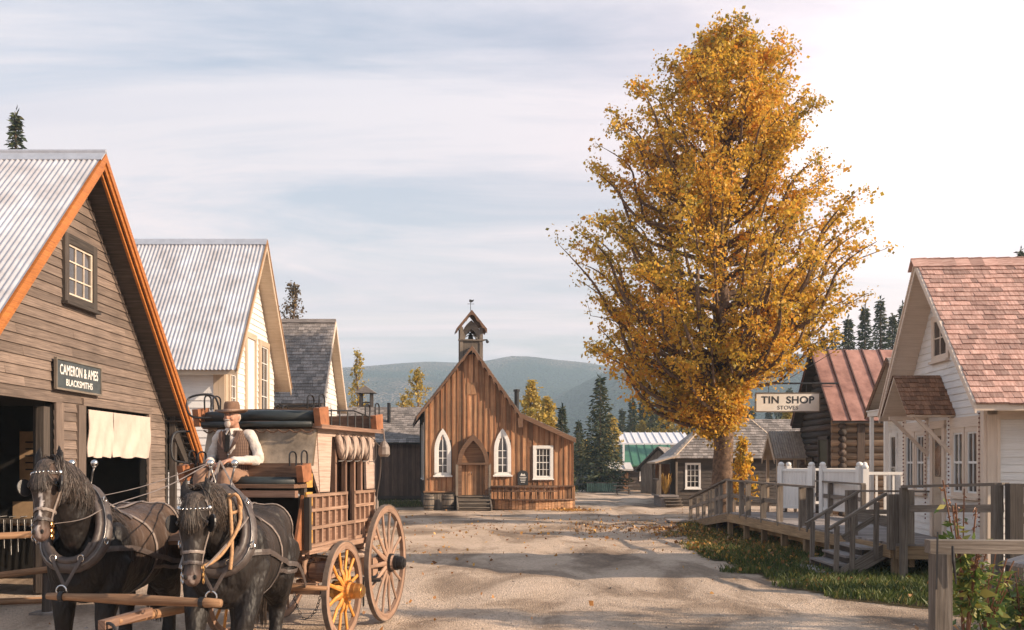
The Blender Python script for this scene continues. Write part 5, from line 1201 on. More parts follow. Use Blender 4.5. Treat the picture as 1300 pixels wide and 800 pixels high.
# small golden and sparse trees
def small(px,Y,top,w_,label,seedn,mat=None,n=70,lv=5200,ls=.16,low=.25,g='small autumn trees',sub=5,wide=None):
    z=H+(HY-top)/FP*Y; r=w_/FP*Y/2; env=[(0,r*.6,r*.6),(z*low,r*.8,r*.8),(z*.5,r,r),(z*.75,r*.75,r*.75),(z*.93,r*.3,r*.3),(z,.05,.05)]
    return tree('autumn_tree',label,((px-650)/FP*Y,Y,0),z,env,n,lv,ls,mat or leafY,z*.014,z*low,seedn,g,sub,cat_='tree')
small(675,66,484,44,'golden birch behind the church chimney, left one',50); small(695,68,505,40,'shorter golden birch just right of the church chimney',51)
small(455,70,443,26,'slender half bare yellow tree beside the shingled house gable',52,n=42,lv=1500,low=.2)
small(530,74,468,56,'sparse yellow tree over the board shed roof',53,n=46,lv=2600)
small(512,78,500,40,'low yellow tree left of the sparse one over the board shed',57,n=30,lv=1800)
small(372,58,357,56,'dark half bare tree between the two white houses',54,mat=leafmat('dark dry leaves',[(.05,.035,.02),(.11,.075,.035),(.2,.13,.05)],.25),n=60,lv=2600,ls=.14)
small(776,84,528,38,'yellow tree behind the tall lone spruce, right side',55); small(850,96,505,60,'large golden tree behind the pale metal roof',56,lv=6500)
small(1008,62,505,60,'golden tree seen beneath the tin shop sign',58,lv=5200); small(815,98,535,44,'low orange tree before the dark spruce row',59,lv=3500); small(742,90,560,40,'yellowing tree left of the lone spruce',60,lv=3500)
small(943,31.8,556,34,'golden sapling at the right foot of the huge tree',61,mat=leafT,n=30,lv=1500,ls=.10,low=.35)
def bush(px,Y,w_,h_,label,seedn,mat,lv=1500,ls=.09):
    x=(px-650)/FP*Y; t=tree('bush',label,(x,Y,0),h_,[(0,w_*.4,w_*.4),(h_*.5,w_*.5,w_*.5),(h_,w_*.15,w_*.15)],20,lv,ls,mat,.02,.05,seedn,'bushes',3,cat_='bush'); return t
tree('birch_tree','young birch beyond the right edge of the view, shading the near road','x'and (13.2,9.6,0),7.2,[(1.5,.6,.6),(3,1.5,1.5),(5,1.6,1.6),(6.5,.8,.8),(7.2,.1,.1)],60,5200,.11,leafY,.11,1.8,81,'birches shading the road',6)
tree('birch_tree','second birch beyond the right edge, nearest the camera','x'and (12.4,4.6,0),7.4,[(1.5,.6,.6),(3,1.4,1.4),(5,1.5,1.5),(6.5,.8,.8),(7.4,.1,.1)],60,5200,.11,leafY,.11,1.8,82,'birches shading the road',6)
bush(752,72,1.4,1.0,'round green bush at the end of the green fence',70,leafG)
# woods behind the buildings that read as one mass
random.seed(5); np.random.seed(5)
P_=[];RS=[];D_=[]
for k in range(240):
    side=random.random(); Y=random.uniform(112,190); px=random.uniform(-200,760) if side<.5 else random.uniform(700,1500); x=(px-650)/FP*Y; h=random.uniform(6,10)*(Y/120) if px>800 else random.uniform(2.5,4.2)*(Y/120)
    if 400<px<800: h=min(h,4.5)
    a,b_=conifer_mesh(h,h*.17,k,.42); P_.append(a+np.array((x,Y,0))); D_.append(b_)
o=leafmesh('distant_wood',np.concatenate(P_),.55,leafN,None,.4,0,out=np.concatenate(D_)*2); tag(o,'dark spruce wood closing the valley behind the town','wood',kind='stuff')
# grass, fallen leaves and pebbles
leafGr=leafmat('grass blades',[(.04,.065,.012),(.075,.105,.02),(.14,.15,.035),(.26,.19,.06)],.3,.6)
def scatter(pl,n,bias=None,edge=0):
    xs=[p.x for p in pl]; ys=[p.y for p in pl]; out=[]
    while len(out)<n:
        x=random.uniform(min(xs)-edge,max(xs)); y=random.uniform(min(ys),max(ys)) ; jx=mnoise.noise(V((x*1.3,y*1.3,0)))*edge*1.6
        if inpoly(x+jx,y,pl) and (bias is None or random.random()<bias(x,y)): out.append((x,y,.0))
    return out
def blades(name,pts,h,label,mat,rs=None,wd=.012):
    n=len(pts); p=np.array(pts,np.float32); a=np.random.uniform(0,6.28,n); hh=h*np.random.uniform(.4,1.3,n); dx=np.stack([np.cos(a),np.sin(a),0*a],1)*wd; ln=np.random.normal(size=(n,3))*.35; ln[:,2]=1; tip=p+ln*hh[:,None]; mid=p+ln*hh[:,None]*.55*np.array([.6,.6,1])
    v=np.empty((n,4,3),np.float32); v[:,0]=p-dx; v[:,1]=p+dx; v[:,2]=mid+dx*.8; v[:,3]=tip
    me=bpy.data.meshes.new(name); me.vertices.add(n*4); me.vertices.foreach_set('co',v.ravel()); me.loops.add(n*4); me.loops.foreach_set('vertex_index',np.arange(n*4,dtype=np.int32)); me.polygons.add(n); me.polygons.foreach_set('loop_start',np.arange(n,dtype=np.int32)*4); me.polygons.foreach_set('loop_total',np.full(n,4,np.int32))
    at=me.attributes.new('rnd','FLOAT','FACE'); at.data.foreach_set('value',(np.random.random(n) if rs is None else rs).astype(np.float32)); me.update(); me.materials.append(mat); o=bpy.data.objects.new(name,me); C.objects.link(o); tag(o,label,'grass',kind='stuff'); return o
def gb(x,y):                       # patchy cover
    e=mnoise.noise(V((x*.9,y*.6,4)))*.5+.62; return max(.08,min(1,e))*(.35 if y>24 and x<6.1 else 1)
gp=scatter(vg,64000,gb,.7)+scatter(lawn,5000,None,.3)
blades('grass',gp,.13,'rough green grass below the boardwalk',leafGr,rs=np.clip([.35+.25*random.gauss(0,1)+(.35 if p[1]>23 and random.random()<.5 else 0) for p in gp],0,1),wd=.010)
lp=scatter(vg,5200,lambda x,y:1.0 if y>20 else .12,.9); lp=[(x,y,z+.05) for x,y,z in lp]
for k in range(1700):
    a=random.uniform(0,6.28); r=abs(random.gauss(0,4.2)); lp.append((6.2+math.cos(a)*r*1.3-1.5,31+math.sin(a)*r,.02))
for k in range(600): lp.append((random.gauss(-3.8,1.0),random.gauss(22,1.8),.005))
for k in range(330): lp.append((random.uniform(-8,8),random.uniform(8,44),.02))
for k in range(700): lp.append((2.4+random.gauss(0,.5),random.gauss(43.2,.5),.02))
o=leafmesh('fallen_leaves',lp,.075,leafmat('fallen leaves',[(.20,.09,.03),(.36,.16,.04),(.55,.30,.05)],.1),None,.7,-.1); tag(o,'fallen yellow and brown leaves strewn over road and verge','leaves',kind='stuff')
pb=MB(); 
for k in range(9000):
    y=5.5+abs(random.gauss(0,1))**1.3*9; x=random.uniform(-.62,.62)*y; 
    if inpoly(x,y,vg): continue
    e=mnoise.noise(V((x*.5,y*.35,8)))
    if random.random()>.35+e*1.1 and abs(x-2.3)>1.2: continue
    s=random.uniform(.006,.018)*(1+.25*(random.random()<.04)*4); p=V((x,y,fbm(x,y*.7,.35)*.035-.02+s*.4)); a=random.random()*6.28; ca,sa=math.cos(a)*s,math.sin(a)*s; h=s*random.uniform(.4,.8)
    pb.add([p+V((ca,sa,0)),p+V((-sa*.8,ca*.8,0)),p+V((-ca,-sa,0)),p+V((sa*.7,-ca*.9,0)),p+V((ca*.2,sa*.3,h))],[(0,1,4),(1,2,4),(2,3,4),(3,0,4)],None)
o=pb.build('pebbles',plain('road pebbles',(.30,.25,.22),.9,rv=.55)); tag(o,'loose gravel stones on the dirt road','gravel',kind='stuff')
# ================================================================ STAGE COACH
sx_=V((.9787,-.2055,0)); KF=frame((-2.6,11.75,0),sx_)          # local: x = to its left side (camera right), y = towards its rear
KC=thing('stagecoach','large faded wooden stagecoach with yellow front wheels behind the two black horses','stagecoach',M=KF)
def wheel(x,y,r,sp,name,spm,flip=1,hubm=None):
    W=KF@Matrix.Translation((x,y,r)); b=MB(W); n=40; w_=.05
    for k in range(n):       # felloe ring
        a0,a1=2*math.pi*k/n,2*math.pi*(k+1)/n; ro,ri=r,r-.085
        v=[(sx*w_/2 if 0 else xx, rr*math.sin(a),rr*math.cos(a)) for xx in (-w_/2,w_/2) for rr,a in ((ro,a0),(ro,a1),(ri,a1),(ri,a0))]
        b.add(v,[(0,1,5,4),(2,3,7,6),(4,5,6,7),(3,2,1,0)],[[(a0*r,0),(a1*r,0),(a1*r,.05),(a0*r,.05)]]*4,.3+.4*((k//5)%2)*.5)
    wh=b.build('wheel',W_wheel,KC); b=MB(W)
    for k in range(n):
        a0,a1=2*math.pi*k/n,2*math.pi*(k+1)/n; v=[(xx, rr*math.sin(a),rr*math.cos(a)) for xx in (-.029,.029) for rr,a in ((r+.012,a0),(r+.012,a1),(r,a1),(r,a0))]; b.add(v,[(0,1,5,4),(2,3,7,6),(4,5,6,7),(3,2,1,0)],None,.5)
    b.build('tyre',plain('dusty iron tyre',(.14,.105,.085),.8,var=.3,ns=9),wh)
    for k in range(sp):
        a=2*math.pi*(k+.5)/sp; b=MB(W); d=V((0,math.sin(a),math.cos(a))); b.sweep([d*.09+V((flip*.03,0,0)),d*.2+V((flip*.02,0,0)),d*(r-.3),d*(r-.08)],[(.030,.020),(.033,.020),(.022,.016),(.022,.016)],8,up=(1,0,0)); b.build('spoke',spm,wh)
    b=MB(W); b.lathe([(0,-.16),(.075,-.16),(.10,-.10),(.12,-.04),(.12,.05),(.10,.07),(.085,.14),(.075,.15)],(0,0,0),18,(flip,0,0)); b.build('hub',W_spoke if spm is W_spoke else W_wheel,wh,True)
    b=MB(W); 
    for z_,rr in ((-.1,.112),(.06,.118),(.13,.095),(.19,.085)): b.lathe([(rr*.8,z_-.012),(rr,z_-.012),(rr,z_+.025),(rr*.8,z_+.025)],(0,0,0),18,(flip,0,0))
    b.lathe([(.082,.14),(.078,.23),(.06,.235),(.058,.25),(0,.255)],(0,0,0),18,(flip,0,0)); b.build('hub_band',M_iron if spm is not W_spoke else M_brass,wh)
    return wh
wheel(.70,0,.555,12,'w',W_spoke); wheel(-.70,0,.555,12,'w',W_spoke,-1); wheel(.70,1.5,.73,14,'w',W_wheel); wheel(-.70,1.5,.73,14,'w',W_wheel,-1)
HB=.56; y0,y1=-.78,1.38; zb=1.09; zm=1.66; zt=2.38
def kb(f,name,mat,parent=None,smooth=False):
    b=MB(KF); f(b); return b.build(name,mat,parent or KC,smooth)
# floor and lower body
kb(lambda b:(b.bx(-HB+.03,HB-.03,y0+.05,y1-.03,zb-.02,zb+.04),b.bx(-HB+.02,-HB+.06,y0+.6,y1,zb,zt),b.bx(-HB,HB,y1-.04,y1,zb,zt)),'floor',W_coach)
def lower(b,s):
    x=s*HB
    def bx(ya,yb,za,zb_,t0=0,t1=.03): b.bx(x-s*.03+s*t0,x-s*.03+s*(t0+t1),ya,yb,za,zb_)
    bx(y0,.42,zb,zm,0,.025); bx(.66,y1,zb,zm,0,.025); bx(.42,.66,zb,zb+.2,0,.025)
kb(lambda b:(lower(b,1),lower(b,-1)),'side_panel',W_coach)
def lattice(b,s):
    x=s*HB
    for z in (zb+.02,zb+.21,zb+.40,zm-.01):
        for a,c in ((y0,.42),(.66,y1)): b.beam((x+s*.018,a,z),(x+s*.018,c,z+.0),.045,.035)
    b.beam((x+s*.018,.42,zb+.21),(x+s*.018,.66,zb+.21),.045,.035); b.beam((x+s*.03,y0-.02,zb-.03),(x+s*.03,y1+.02,zb-.03),.09,.06)
    for k,y in enumerate((y0+.02,-.52,-.33,-.14,.05,.23,.41,.67,.84,1.0,1.17,y1-.02)): b.beam((x+s*.014,y,zb),(x+s*.014,y,zm),.035,.035,up=(0,1,0))
kb(lambda b:lattice(b,1),'side_lattice',W_wheel); kb(lambda b:lattice(b,-1),'side_lattice',W_wheel)
# decorated front corner post (ochre panels)
for k in range(4): kb(lambda b:b.bx(HB-.0,HB+.034,y0-.005,y0+.16,zb+.05+k*.20,zb+.20+k*.20),'ochre_panel',plain('ochre painted panel',(.50,.26,.06),.6,var=.4,ns=20))
kb(lambda b:[b.beam((s*(HB-.02),y0+.02,zb),(s*(HB-.02),y0+.02,1.93),.07,.07,up=(0,1,0)) for s in (-1,1)],'front_post',W_dark)
# upper window posts and canvas
yu0=-.38
for s in (-1,1):
    kb(lambda b:b.prism([(s*HB,yu0-.02,zm+.02),(s*HB,-.02-.10,zm+.02),(s*HB,-.02-.03,zt-.02),(s*HB,yu0-.10,zt-.02)],(s*.03,0,0)),'canvas_panel',W_cream)
    kb(lambda b:b.prism([(s*HB,1.08,zm+.02),(s*HB,y1,zm+.02),(s*HB,y1,zt-.02),(s*HB,1.02,zt-.02)],(s*.03,0,0)),'canvas_panel',W_cream)
    for y in (.08,.40,.68,.92): kb(lambda b:b.beam((s*(HB),y,zm),(s*(HB),y,zt),.05,.05,up=(0,1,0)),'window_post',W_coach)
    kb(lambda b:b.beam((s*HB,yu0-.1,zt-.03),(s*HB,y1,zt-.03),.07,.10),'top_rail',W_cream)
    # rolled canvas blinds with straps
    kb(lambda b:[b.sweep(cat([(s*(HB+.05),.06+k*.26,zt-.06),(s*(HB+.07),.10+k*.26,zt-.2),(s*(HB+.06),.19+k*.26,zt-.3),(s*(HB+.07),.27+k*.26,zt-.17),(s*(HB+.05),.30+k*.26,zt-.07)],4),[.035,.045,.05,.045,.05,.055,.05,.05,.055,.05,.05,.045,.045,.04,.035,.035,.03],8) for k in range(4)],'rolled_blind',W_cream,None,True)
    [kb(lambda b:b.sweep(cat([(s*(HB+.05),.05+k*.26,zt-.04),(s*(HB+.13),.09+k*.26,zt-.12),(s*(HB+.12),.12+k*.26,zt-.33),(s*(HB+.06),.06+k*.26,zt-.36)],4),[(.012,.006)]*13,5),'blind_strap',M_lthr) for k in range(5)]
kb(lambda b:b.sweep(cat([(HB+.06,y1-.12,zt-.1),(HB+.12,y1-.06,zt-.2),(HB+.11,y1-.02,zt-.5),(HB+.07,y1-.04,zt-.8),(HB+.08,y1-.1,zt-1.15)],5),[(.014,.006)]*21,5),'hanging_strap',M_lthr)
kb(lambda b:b.bx(-HB+.05,HB-.05,.05,1.2,zb+.35,zb+.46),'inner_seat',M_lthr)
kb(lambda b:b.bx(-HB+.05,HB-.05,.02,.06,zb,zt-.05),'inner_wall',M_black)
# roof
rp=[(x,-.62,2.40+.06*math.cos(x/.72*1.3)) for x in [-.70+1.40*k/12 for k in range(13)]]
kb(lambda b:b.prism(rp+[(p[0],p[1],p[2]-.045) for p in rp[::-1]],(0,2.05,0)),'roof',W_coach)
# slanted hide panel between the driver's bench and the roof
def frontpanel(b):
    n=14
    for k in range(n):
        xa,xb=-.66+1.28*k/n,-.66+1.28*(k+1)/n; f=lambda x:(-.70-.10*math.cos(x*1.6)+.05)
        b.add([(xa,f(xa),1.97),(xb,f(xb),1.97),(xb,f(xb)+.13,2.37),(xa,f(xa)+.13,2.37),(xa,f(xa)+.05,1.97),(xb,f(xb)+.05,1.97),(xb,f(xb)+.16,2.37),(xa,f(xa)+.16,2.37)],[(0,1,2,3),(7,6,5,4)],None,.5)
kb(frontpanel,'front_panel',M_hide,None,True)
kb(lambda b:b.sweep([(-.66+1.28*k/30,-.745-.10*math.cos((-.66+1.28*k/30)*1.6)+.13,2.345+(.012 if k%3==0 else -.012)) for k in range(31)],.010,5),'panel_edge',W_barge)
kb(lambda b:b.prism([(HB+.02,-.62,1.95),(HB+.02,-.40,1.66),(HB+.02,-.38,2.36),(HB+.02,-.60,2.36)],(-.03,0,0)),'side_flap',W_cream)
# driver's bench
kb(lambda b:(b.bx(-.66,.60,-.80,-.74,1.80,2.0),b.bx(-.66,.60,-1.12,-.78,1.74,1.78)),'bench_board',W_barge)
kb(lambda b:b.sweep([(-.62,-.98,1.80),(0,-1.0,1.80),(.56,-.98,1.80)],[.055,.06,.055],10),'bench_cushion',M_cush,None,True)
kb(lambda b:b.beam((-.66,-1.1,1.68),(.62,-1.1,1.68),.08,.07),'bench_rail',W_coach)
def ironhoop(b,x,y,z,w_=.14,h_=.16,ax=(0,1,0)):
    a=V(ax); p=V((x,y,z)); b.sweep(cat([p-a*w_/2,p-a*w_/2+V((0,0,h_*.8)),p+V((0,0,h_)),p+a*w_/2+V((0,0,h_*.8)),p+a*w_/2],5),.009,6)
def armrest(x,y,z,s,name='armrest',hh=.2,L_=.22):
    o=kb(lambda b:b.prism([(x-.03,y-L_/2,z),(x-.03,y+L_/2,z+.02),(x-.03,y+L_/2-.03,z+hh),(x-.03,y-L_/2-.05,z+hh-.03)],(.07*s,0,0)),name,W_lea)
    kb(lambda b:(ironhoop(b,x,y,z+hh-.03),ironhoop(b,x-.12*s,y-.02,z+hh-.03,.16,.15)),'hand_iron',M_iron,o)
armrest(.62,-.90,1.80,1); armrest(-.66,-.90,1.80,-1)
# roof benches
for y,cm_ in ((-.50,1),(1.30,0)):
    kb(lambda b:b.bx(-.66,.62,y+.08,y+.12,2.42,2.60),'roof_bench_board',W_barge)
    if cm_: kb(lambda b:(b.sweep([(-.68,y-.04,2.50),(0,y-.05,2.51),(.60,y-.04,2.50)],[.07,.075,.07],10),b.sweep([(-.68,y-.16,2.42),(.60,y-.16,2.42)],.035,8)),'roof_cushion',M_cush,None,True)
    armrest(.65,y,2.40,1,'roof_armrest',.22,.24); armrest(-.70,y,2.40,-1,'roof_armrest',.22,.24)
def railing(b,s):
    if 1:
        b.sweep([(s,-.3,2.58),(s,.5,2.62),(s,1.15,2.56)],.009,5)
        for y in (-.2,.05,.3,.55,.8,1.05): b.sweep([(s,y,2.4),(s,y,2.60)],.008,5)
for s in (-.68,.64): kb(lambda b:railing(b,s),'roof_rail',M_iron)
kb(lambda b:b.sweep(cat([(-.66,-1.0,2.0),(-.72,-1.2,2.05),(-.74,-1.15,2.30),(-.7,-.9,2.34)],6),.012,6),'side_iron',M_iron)
kb(lambda b:b.sweep(cat([(-.60,-.6,2.5),(-.80,-.7,2.52),(-.86,-.62,2.72),(-.6,-.55,2.74),(-.55,-.5,2.52)],6),.012,6),'roof_iron',M_iron)
# footboard and boot
kb(lambda b:(b.obox((0,-1.42,1.30),(.6,0,0),(0,.20,.10),(0,-.01,.02)),b.bx(-.62,.60,-1.3,-1.26,1.08,1.3),b.bx(-.6,-.56,-1.3,-.78,1.08,1.5)),'footboard',W_barge)
kb(lambda b:b.prism([(HB-.02,-.80,1.66),(HB-.02,-.80,1.08),(HB-.02,-1.02,1.08),(HB-.02,-.98,1.2)],(.03,0,0)),'boot_leather',W_lea)
kb(lambda b:b.bx(-HB,HB,-.74,-.70,1.06,1.66),'boot_back',M_black)
kb(lambda b:b.bx(.60,.66,-.86,-.80,1.08,1.64),'boot_post',W_dark)
kb(lambda b:b.ell((HB-.04,-.86,1.66),.03,8),'boot_knob',M_steel)
# rear boot, lamp
kb(lambda b:b.prism([(-.5,y1,1.0),(-.5,y1+.45,1.05),(-.5,y1+.4,1.5),(-.5,y1,1.75)],(1,0,0)),'rear_boot',M_lthg)
L_=kb(lambda b:(b.lathe([(0,0),(.05,0),(.075,.03),(.07,.12),(.05,.16),(.02,.2)],(HB+.16,y1-.02,2.08),10),b.sweep([(HB+.03,y1-.05,2.45),(HB+.16,y1-.04,2.42),(HB+.17,y1-.03,2.27)],.010,5)),'lamp',M_lthg)
# running gear
kb(lambda b:(b.beam((-.62,0,.555),(.62,0,.555),.11,.10,up=(0,0,1)),b.beam((-.45,0,.78),(.45,0,.78),.12,.14)),'front_axle',W_wheel)
kb(lambda b:(b.beam((-.62,1.5,.73),(.62,1.5,.73),.11,.11),b.beam((-.5,1.35,.55),(.72,1.2,.55),.14,.03),b.bx(.5,.66,1.12,1.3,.60,.82)),'rear_axle',W_wheel)
kb(lambda b:[b.beam((s*.16,0,.62),(s*.2,1.5,.76),.06,.08) for s in (-1,1)]+[b.beam((.42,-.6,.66),(.42,1.35,.70),.05,.05)],'reach_pole',W_wheel)
for s in (-.42,.42):
    kb(lambda b:b.sweep(cat([(s,-.32,.70),(s,-.44,.86),(s,-.30,1.0),(s,-.12,.94),(s,-.10,.80)],5),[(.045,.018)]*21,6,up=(1,0,0)),'front_spring',W_wheel)
    kb(lambda b:b.sweep([(s,-.3,.98),(s,.3,.90),(s,.9,.90),(s,1.3,1.0)],[(.05,.02)]*4,6,up=(0,0,1)),'thoroughbrace',M_lthr)
    kb(lambda b:b.beam((s,1.3,.7),(s,1.25,1.06),.1,.08,up=(0,1,0)),'rear_stand',W_wheel)
kb(lambda b:b.lathe([(0,0),(.1,0),(.12,.1),(.11,.2),(0,.2)],(.46,-.32,.80),12,(1,0,0)),'spring_block',W_coach)
kb(lambda b:(b.bx(.36,.60,.95,1.28,.96,1.03),b.ell((.46,1.06,.88),(.13,.14,.07),12)),'luggage_roll',W_cream)
kb(lambda b:(b.beam((.74,.95,.56),(.58,1.5,.56),.14,.03),b.sweep([(.5,1.0,.56),(.5,1.0,.2),(.46,1.0,.16)],.012,5),b.sweep([(.54,1.1,.56),(.54,1.1,.22)],.012,5)),'step_iron',M_iron)
def chain(b,pts,s=.018,n=None):
    pts=cat(pts,8); tot=sum((pts[i+1]-pts[i]).length for i in range(len(pts)-1)); n=n or int(tot/(s*2.2)); acc=[0]
    for i in range(len(pts)-1): acc.append(acc[-1]+(pts[i+1]-pts[i]).length)
    def at(d):
        for i in range(len(pts)-1):
            if acc[i+1]>=d: t=(d-acc[i])/(acc[i+1]-acc[i]+1e-9); return pts[i].lerp(pts[i+1],t)
        return pts[-1]
    for k in range(n):
        p=at(tot*k/n); q=at(tot*(k+1)/n); d=(q-p).normalized(); sd_=d.cross(V((0,0,1)) if k%2 else V((0,1,.3))).normalized(); c=(p+q)/2
        b.sweep([c+d*s*1.35*math.cos(a)+sd_*s*.75*math.sin(a) for a in [6.283*j/8 for j in range(8)]],s*.22,5,closed=True)
kb(lambda b:chain(b,[(.62,-.42,.62),(.58,-.5,.40),(.5,-.62,.32),(.42,-.66,.50),(.40,-.66,.6)]),'brake_chain',M_iron)
# pole, evener and singletrees
kb(lambda b:b.sweep([(0,.1,.60),(.08,-1.6,.64),(.27,-3.75,.76)],[.055,.05,.04],10),'draught_pole',W_pole,None,True)
kb(lambda b:b.obox((.28,-3.62,.765),(.03,0,0),(.02,.30,.01),(0,0,.035)),'pole_end',W_coach)
kb(lambda b:b.sweep([(.30+.07*math.cos(a),-3.9,.70+.07*math.sin(a)) for a in [6.283*k/14 for k in range(14)]],.013,6,closed=True),'pole_ring',M_iron)
kb(lambda b:b.beam((-.62,-.55,.66),(.62,-.55,.66),.08,.07),'evener',W_wheel)
for s in (-.42,.42): 
    kb(lambda b:b.sweep([(s-.38,-.72,.67),(s,-.74,.67),(s+.38,-.72,.67)],[.022,.035,.022],8),'singletree',W_pole,None,True)
# ================================================================ HORSES
def interp(tab,t):
    if t<=tab[0][0]: return tab[0][1:]
    for a,b in zip(tab,tab[1:]):
        if t<=b[0]: k=(t-a[0])/(b[0]-a[0]); k=k*k*(3-2*k)*.4+k*.6; return tuple(x+(y-x)*k for x,y in zip(a[1:],b[1:]))
    return tab[-1][1:]
BODY=[(-.86,1.12,.14,.20),(-.80,1.11,.22,.29),(-.68,1.11,.29,.38),(-.5,1.15,.31,.43),(-.25,1.15,.335,.43),(0,1.13,.36,.425),(.25,1.14,.375,.42),(.5,1.19,.37,.40),(.7,1.22,.36,.385),(.88,1.22,.30,.34),(1.0,1.19,.2,.25),(1.06,1.16,.1,.15)]
def horse(name,label,loc,rot,poll,nose,face,neckbase,legf,hue,blaze,mane_side,brown):
    F=Matrix.Translation(V(loc))@Matrix.Rotation(rot,4,'Z'); t=thing(name,label,'horse',M=F,group='team of two harnessed horses')
    b=MB(F)
    ys=[-.86+1.92*i/22 for i in range(23)]
    b.sweep([(0,y,interp(BODY,y)[0]) for y in ys],[(interp(BODY,y)[1],interp(BODY,y)[2]) for y in ys],22)
    b.ell((0,-.48,1.46),(.13,.30,.20),14); b.ell((-.17,.72,1.36),(.20,.30,.24),14); b.ell((.17,.72,1.36),(.20,.30,.24),14)
    for s in (-1,1):
        b.ell((s*.12,-.76,1.12),(.14,.10,.24),14); b.ell((s*.26,-.5,1.16),(.11,.22,.32),14,Matrix.Rotation(R(18),3,'X')); b.ell((s*.26,.70,1.05),(.14,.30,.36),14)
        k=legf[0 if s<0 else 1]           # forward swing of the fore leg
        kn=(s*.20,-.60-k*.55,.56+abs(k)*.10); ft=(s*.20,-.60-k*.35,.17+abs(k)*.06)
        L=[(s*.22,-.52,1.12),(s*.215,-.56-k*.2,.88),kn,(s*.20,(kn[1]+ft[1])/2,(kn[2]+ft[2])/2),ft,(s*.20,ft[1]-.05,ft[2]-.10),(s*.20,ft[1]-.07,ft[2]-.16)]
        b.sweep(cat(L,5),[float(np.interp(i/30,[0,.17,.34,.5,.67,.84,1],[.18,.125,.082,.058,.075,.07,.09])) for i in range(31)],12,up=(1,0,0))
        h=legf[2 if s<0 else 3]
        L=[(s*.20,.72,1.15),(s*.235,.60-h*.2,.90),(s*.22,.86-h*.4,.62),(s*.21,.84-h*.5,.40),(s*.21,.80-h*.5,.17),(s*.21,.74-h*.5,.07),(s*.21,.72-h*.5,.01)]
        b.sweep(cat(L,5),[float(np.interp(i/30,[0,.17,.34,.5,.67,.84,1],[.26,.19,.095,.066,.078,.075,.095])) for i in range(31)],12,up=(1,0,0))
        for q in (ft,(s*.21,.80-h*.5,.17)): b.ell((q[0],q[1]+.03,q[2]-.05),(.085,.095,.10),10)     # feather
    poll=V(poll);nose=V(nose);ax=(nose-poll).normalized(); fc=V(face); fc=(fc-ax*fc.dot(ax)).normalized(); sd_=ax.cross(fc); sd_=sd_ if sd_.x>0 else -sd_
    HL=(nose-poll).length; k_=HL/.66
    HT=[(-.06,-.09,.05,.05),(-.03,-.07,.09,.075),(.02,-.055,.125,.095),(.1,-.045,.150,.112),(.2,-.045,.160,.118),(.28,-.05,.150,.100),(.36,-.035,.118,.080),(.45,-.018,.092,.067),(.53,-.008,.078,.062),(.59,-.004,.078,.068),(.63,-.006,.070,.066),(.66,-.01,.052,.05),(.675,-.012,.025,.03)]
    ts=[-.06+.735*i/26 for i in range(27)]
    def hp(tt): c=interp(HT,tt); return poll+ax*tt*k_+fc*c[0]*k_
    b.sweep([hp(tt) for tt in ts],[(interp(HT,tt)[2]*k_,interp(HT,tt)[1]*k_) for tt in ts],18,nrm=[fc]*27)
    for s in (-1,1):
        b.ell(poll+ax*.19*k_+fc*.035*k_+sd_*s*.093*k_,(.032,.032,.04),8); b.ell(poll+ax*.60*k_+fc*.045*k_+sd_*s*.035*k_,(.024,.024,.03),8)
        b.ell(poll+ax*.24*k_-fc*.10*k_+sd_*s*.06*k_,(.05,.09,.09),10)
        e0=poll-ax*-.01+sd_*s*.062-fc*.04; up2=(-ax*.75+V((0,0,.5))).normalized(); e1=e0+up2*.13+sd_*s*.03; e2=e0+up2*.215+sd_*s*.012
        b.sweep([e0+ax*.03,e0-ax*.02,(e0+e1)/2,e1,e2],[(.036,.028),(.050,.030),(.054,.024),(.040,.018),(.010,.010)],10,nrm=[fc]*5)
    nb=V(neckbase); pe=poll+ax*.06-fc*.07
    mid=(nb+pe)/2+V((0,-.02,.09)); npts=cat([nb+V((0,.25,-.1)),nb,mid,pe],7); nm_=len(npts)
    b.sweep(npts,[(float(np.interp(i/(nm_-1),[0,.35,.7,1],[.20,.17,.125,.095])),float(np.interp(i/(nm_-1),[0,.35,.7,1],[.38,.33,.23,.145]))) for i in range(nm_)],18,up=(0,-.55,.8))
    me=remesh(b,.0155,7,.5)
    # colour: attribute painted from anatomy (blaze, darker points)
    n=len(me.vertices); co=np.empty(n*3,np.float32); me.vertices.foreach_get('co',co); co=co.reshape(-1,3)
    Fi=F.inverted(); lo=co@np.array(Fi.to_3x3()).T+np.array(Fi.translation); rel=lo-np.array(poll); tt=rel@np.array(ax)/k_; ss=rel@np.array(sd_); ff=rel@np.array(fc)
    wv=np.zeros(n)
    for (t0,t1,w_,off) in blaze: 
        f=(tt>t0)&(tt<t1)&(np.abs(ss-off-.006*np.sin(tt*40))<w_*np.sqrt(np.clip(1-((tt-(t0+t1)/2)/((t1-t0)/2))**4,0,1)))&(ff>.0); wv[f]=1
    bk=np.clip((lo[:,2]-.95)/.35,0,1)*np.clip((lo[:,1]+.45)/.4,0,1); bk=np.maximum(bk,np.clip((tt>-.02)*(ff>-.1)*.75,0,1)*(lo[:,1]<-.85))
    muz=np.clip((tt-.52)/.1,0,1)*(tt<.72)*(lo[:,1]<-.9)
    a=me.attributes.new('white','FLOAT','POINT'); a.data.foreach_set('value',wv.astype(np.float32)); a=me.attributes.new('back','FLOAT','POINT'); a.data.foreach_set('value',bk.astype(np.float32)); a=me.attributes.new('muzzle','FLOAT','POINT'); a.data.foreach_set('value',muz.astype(np.float32))
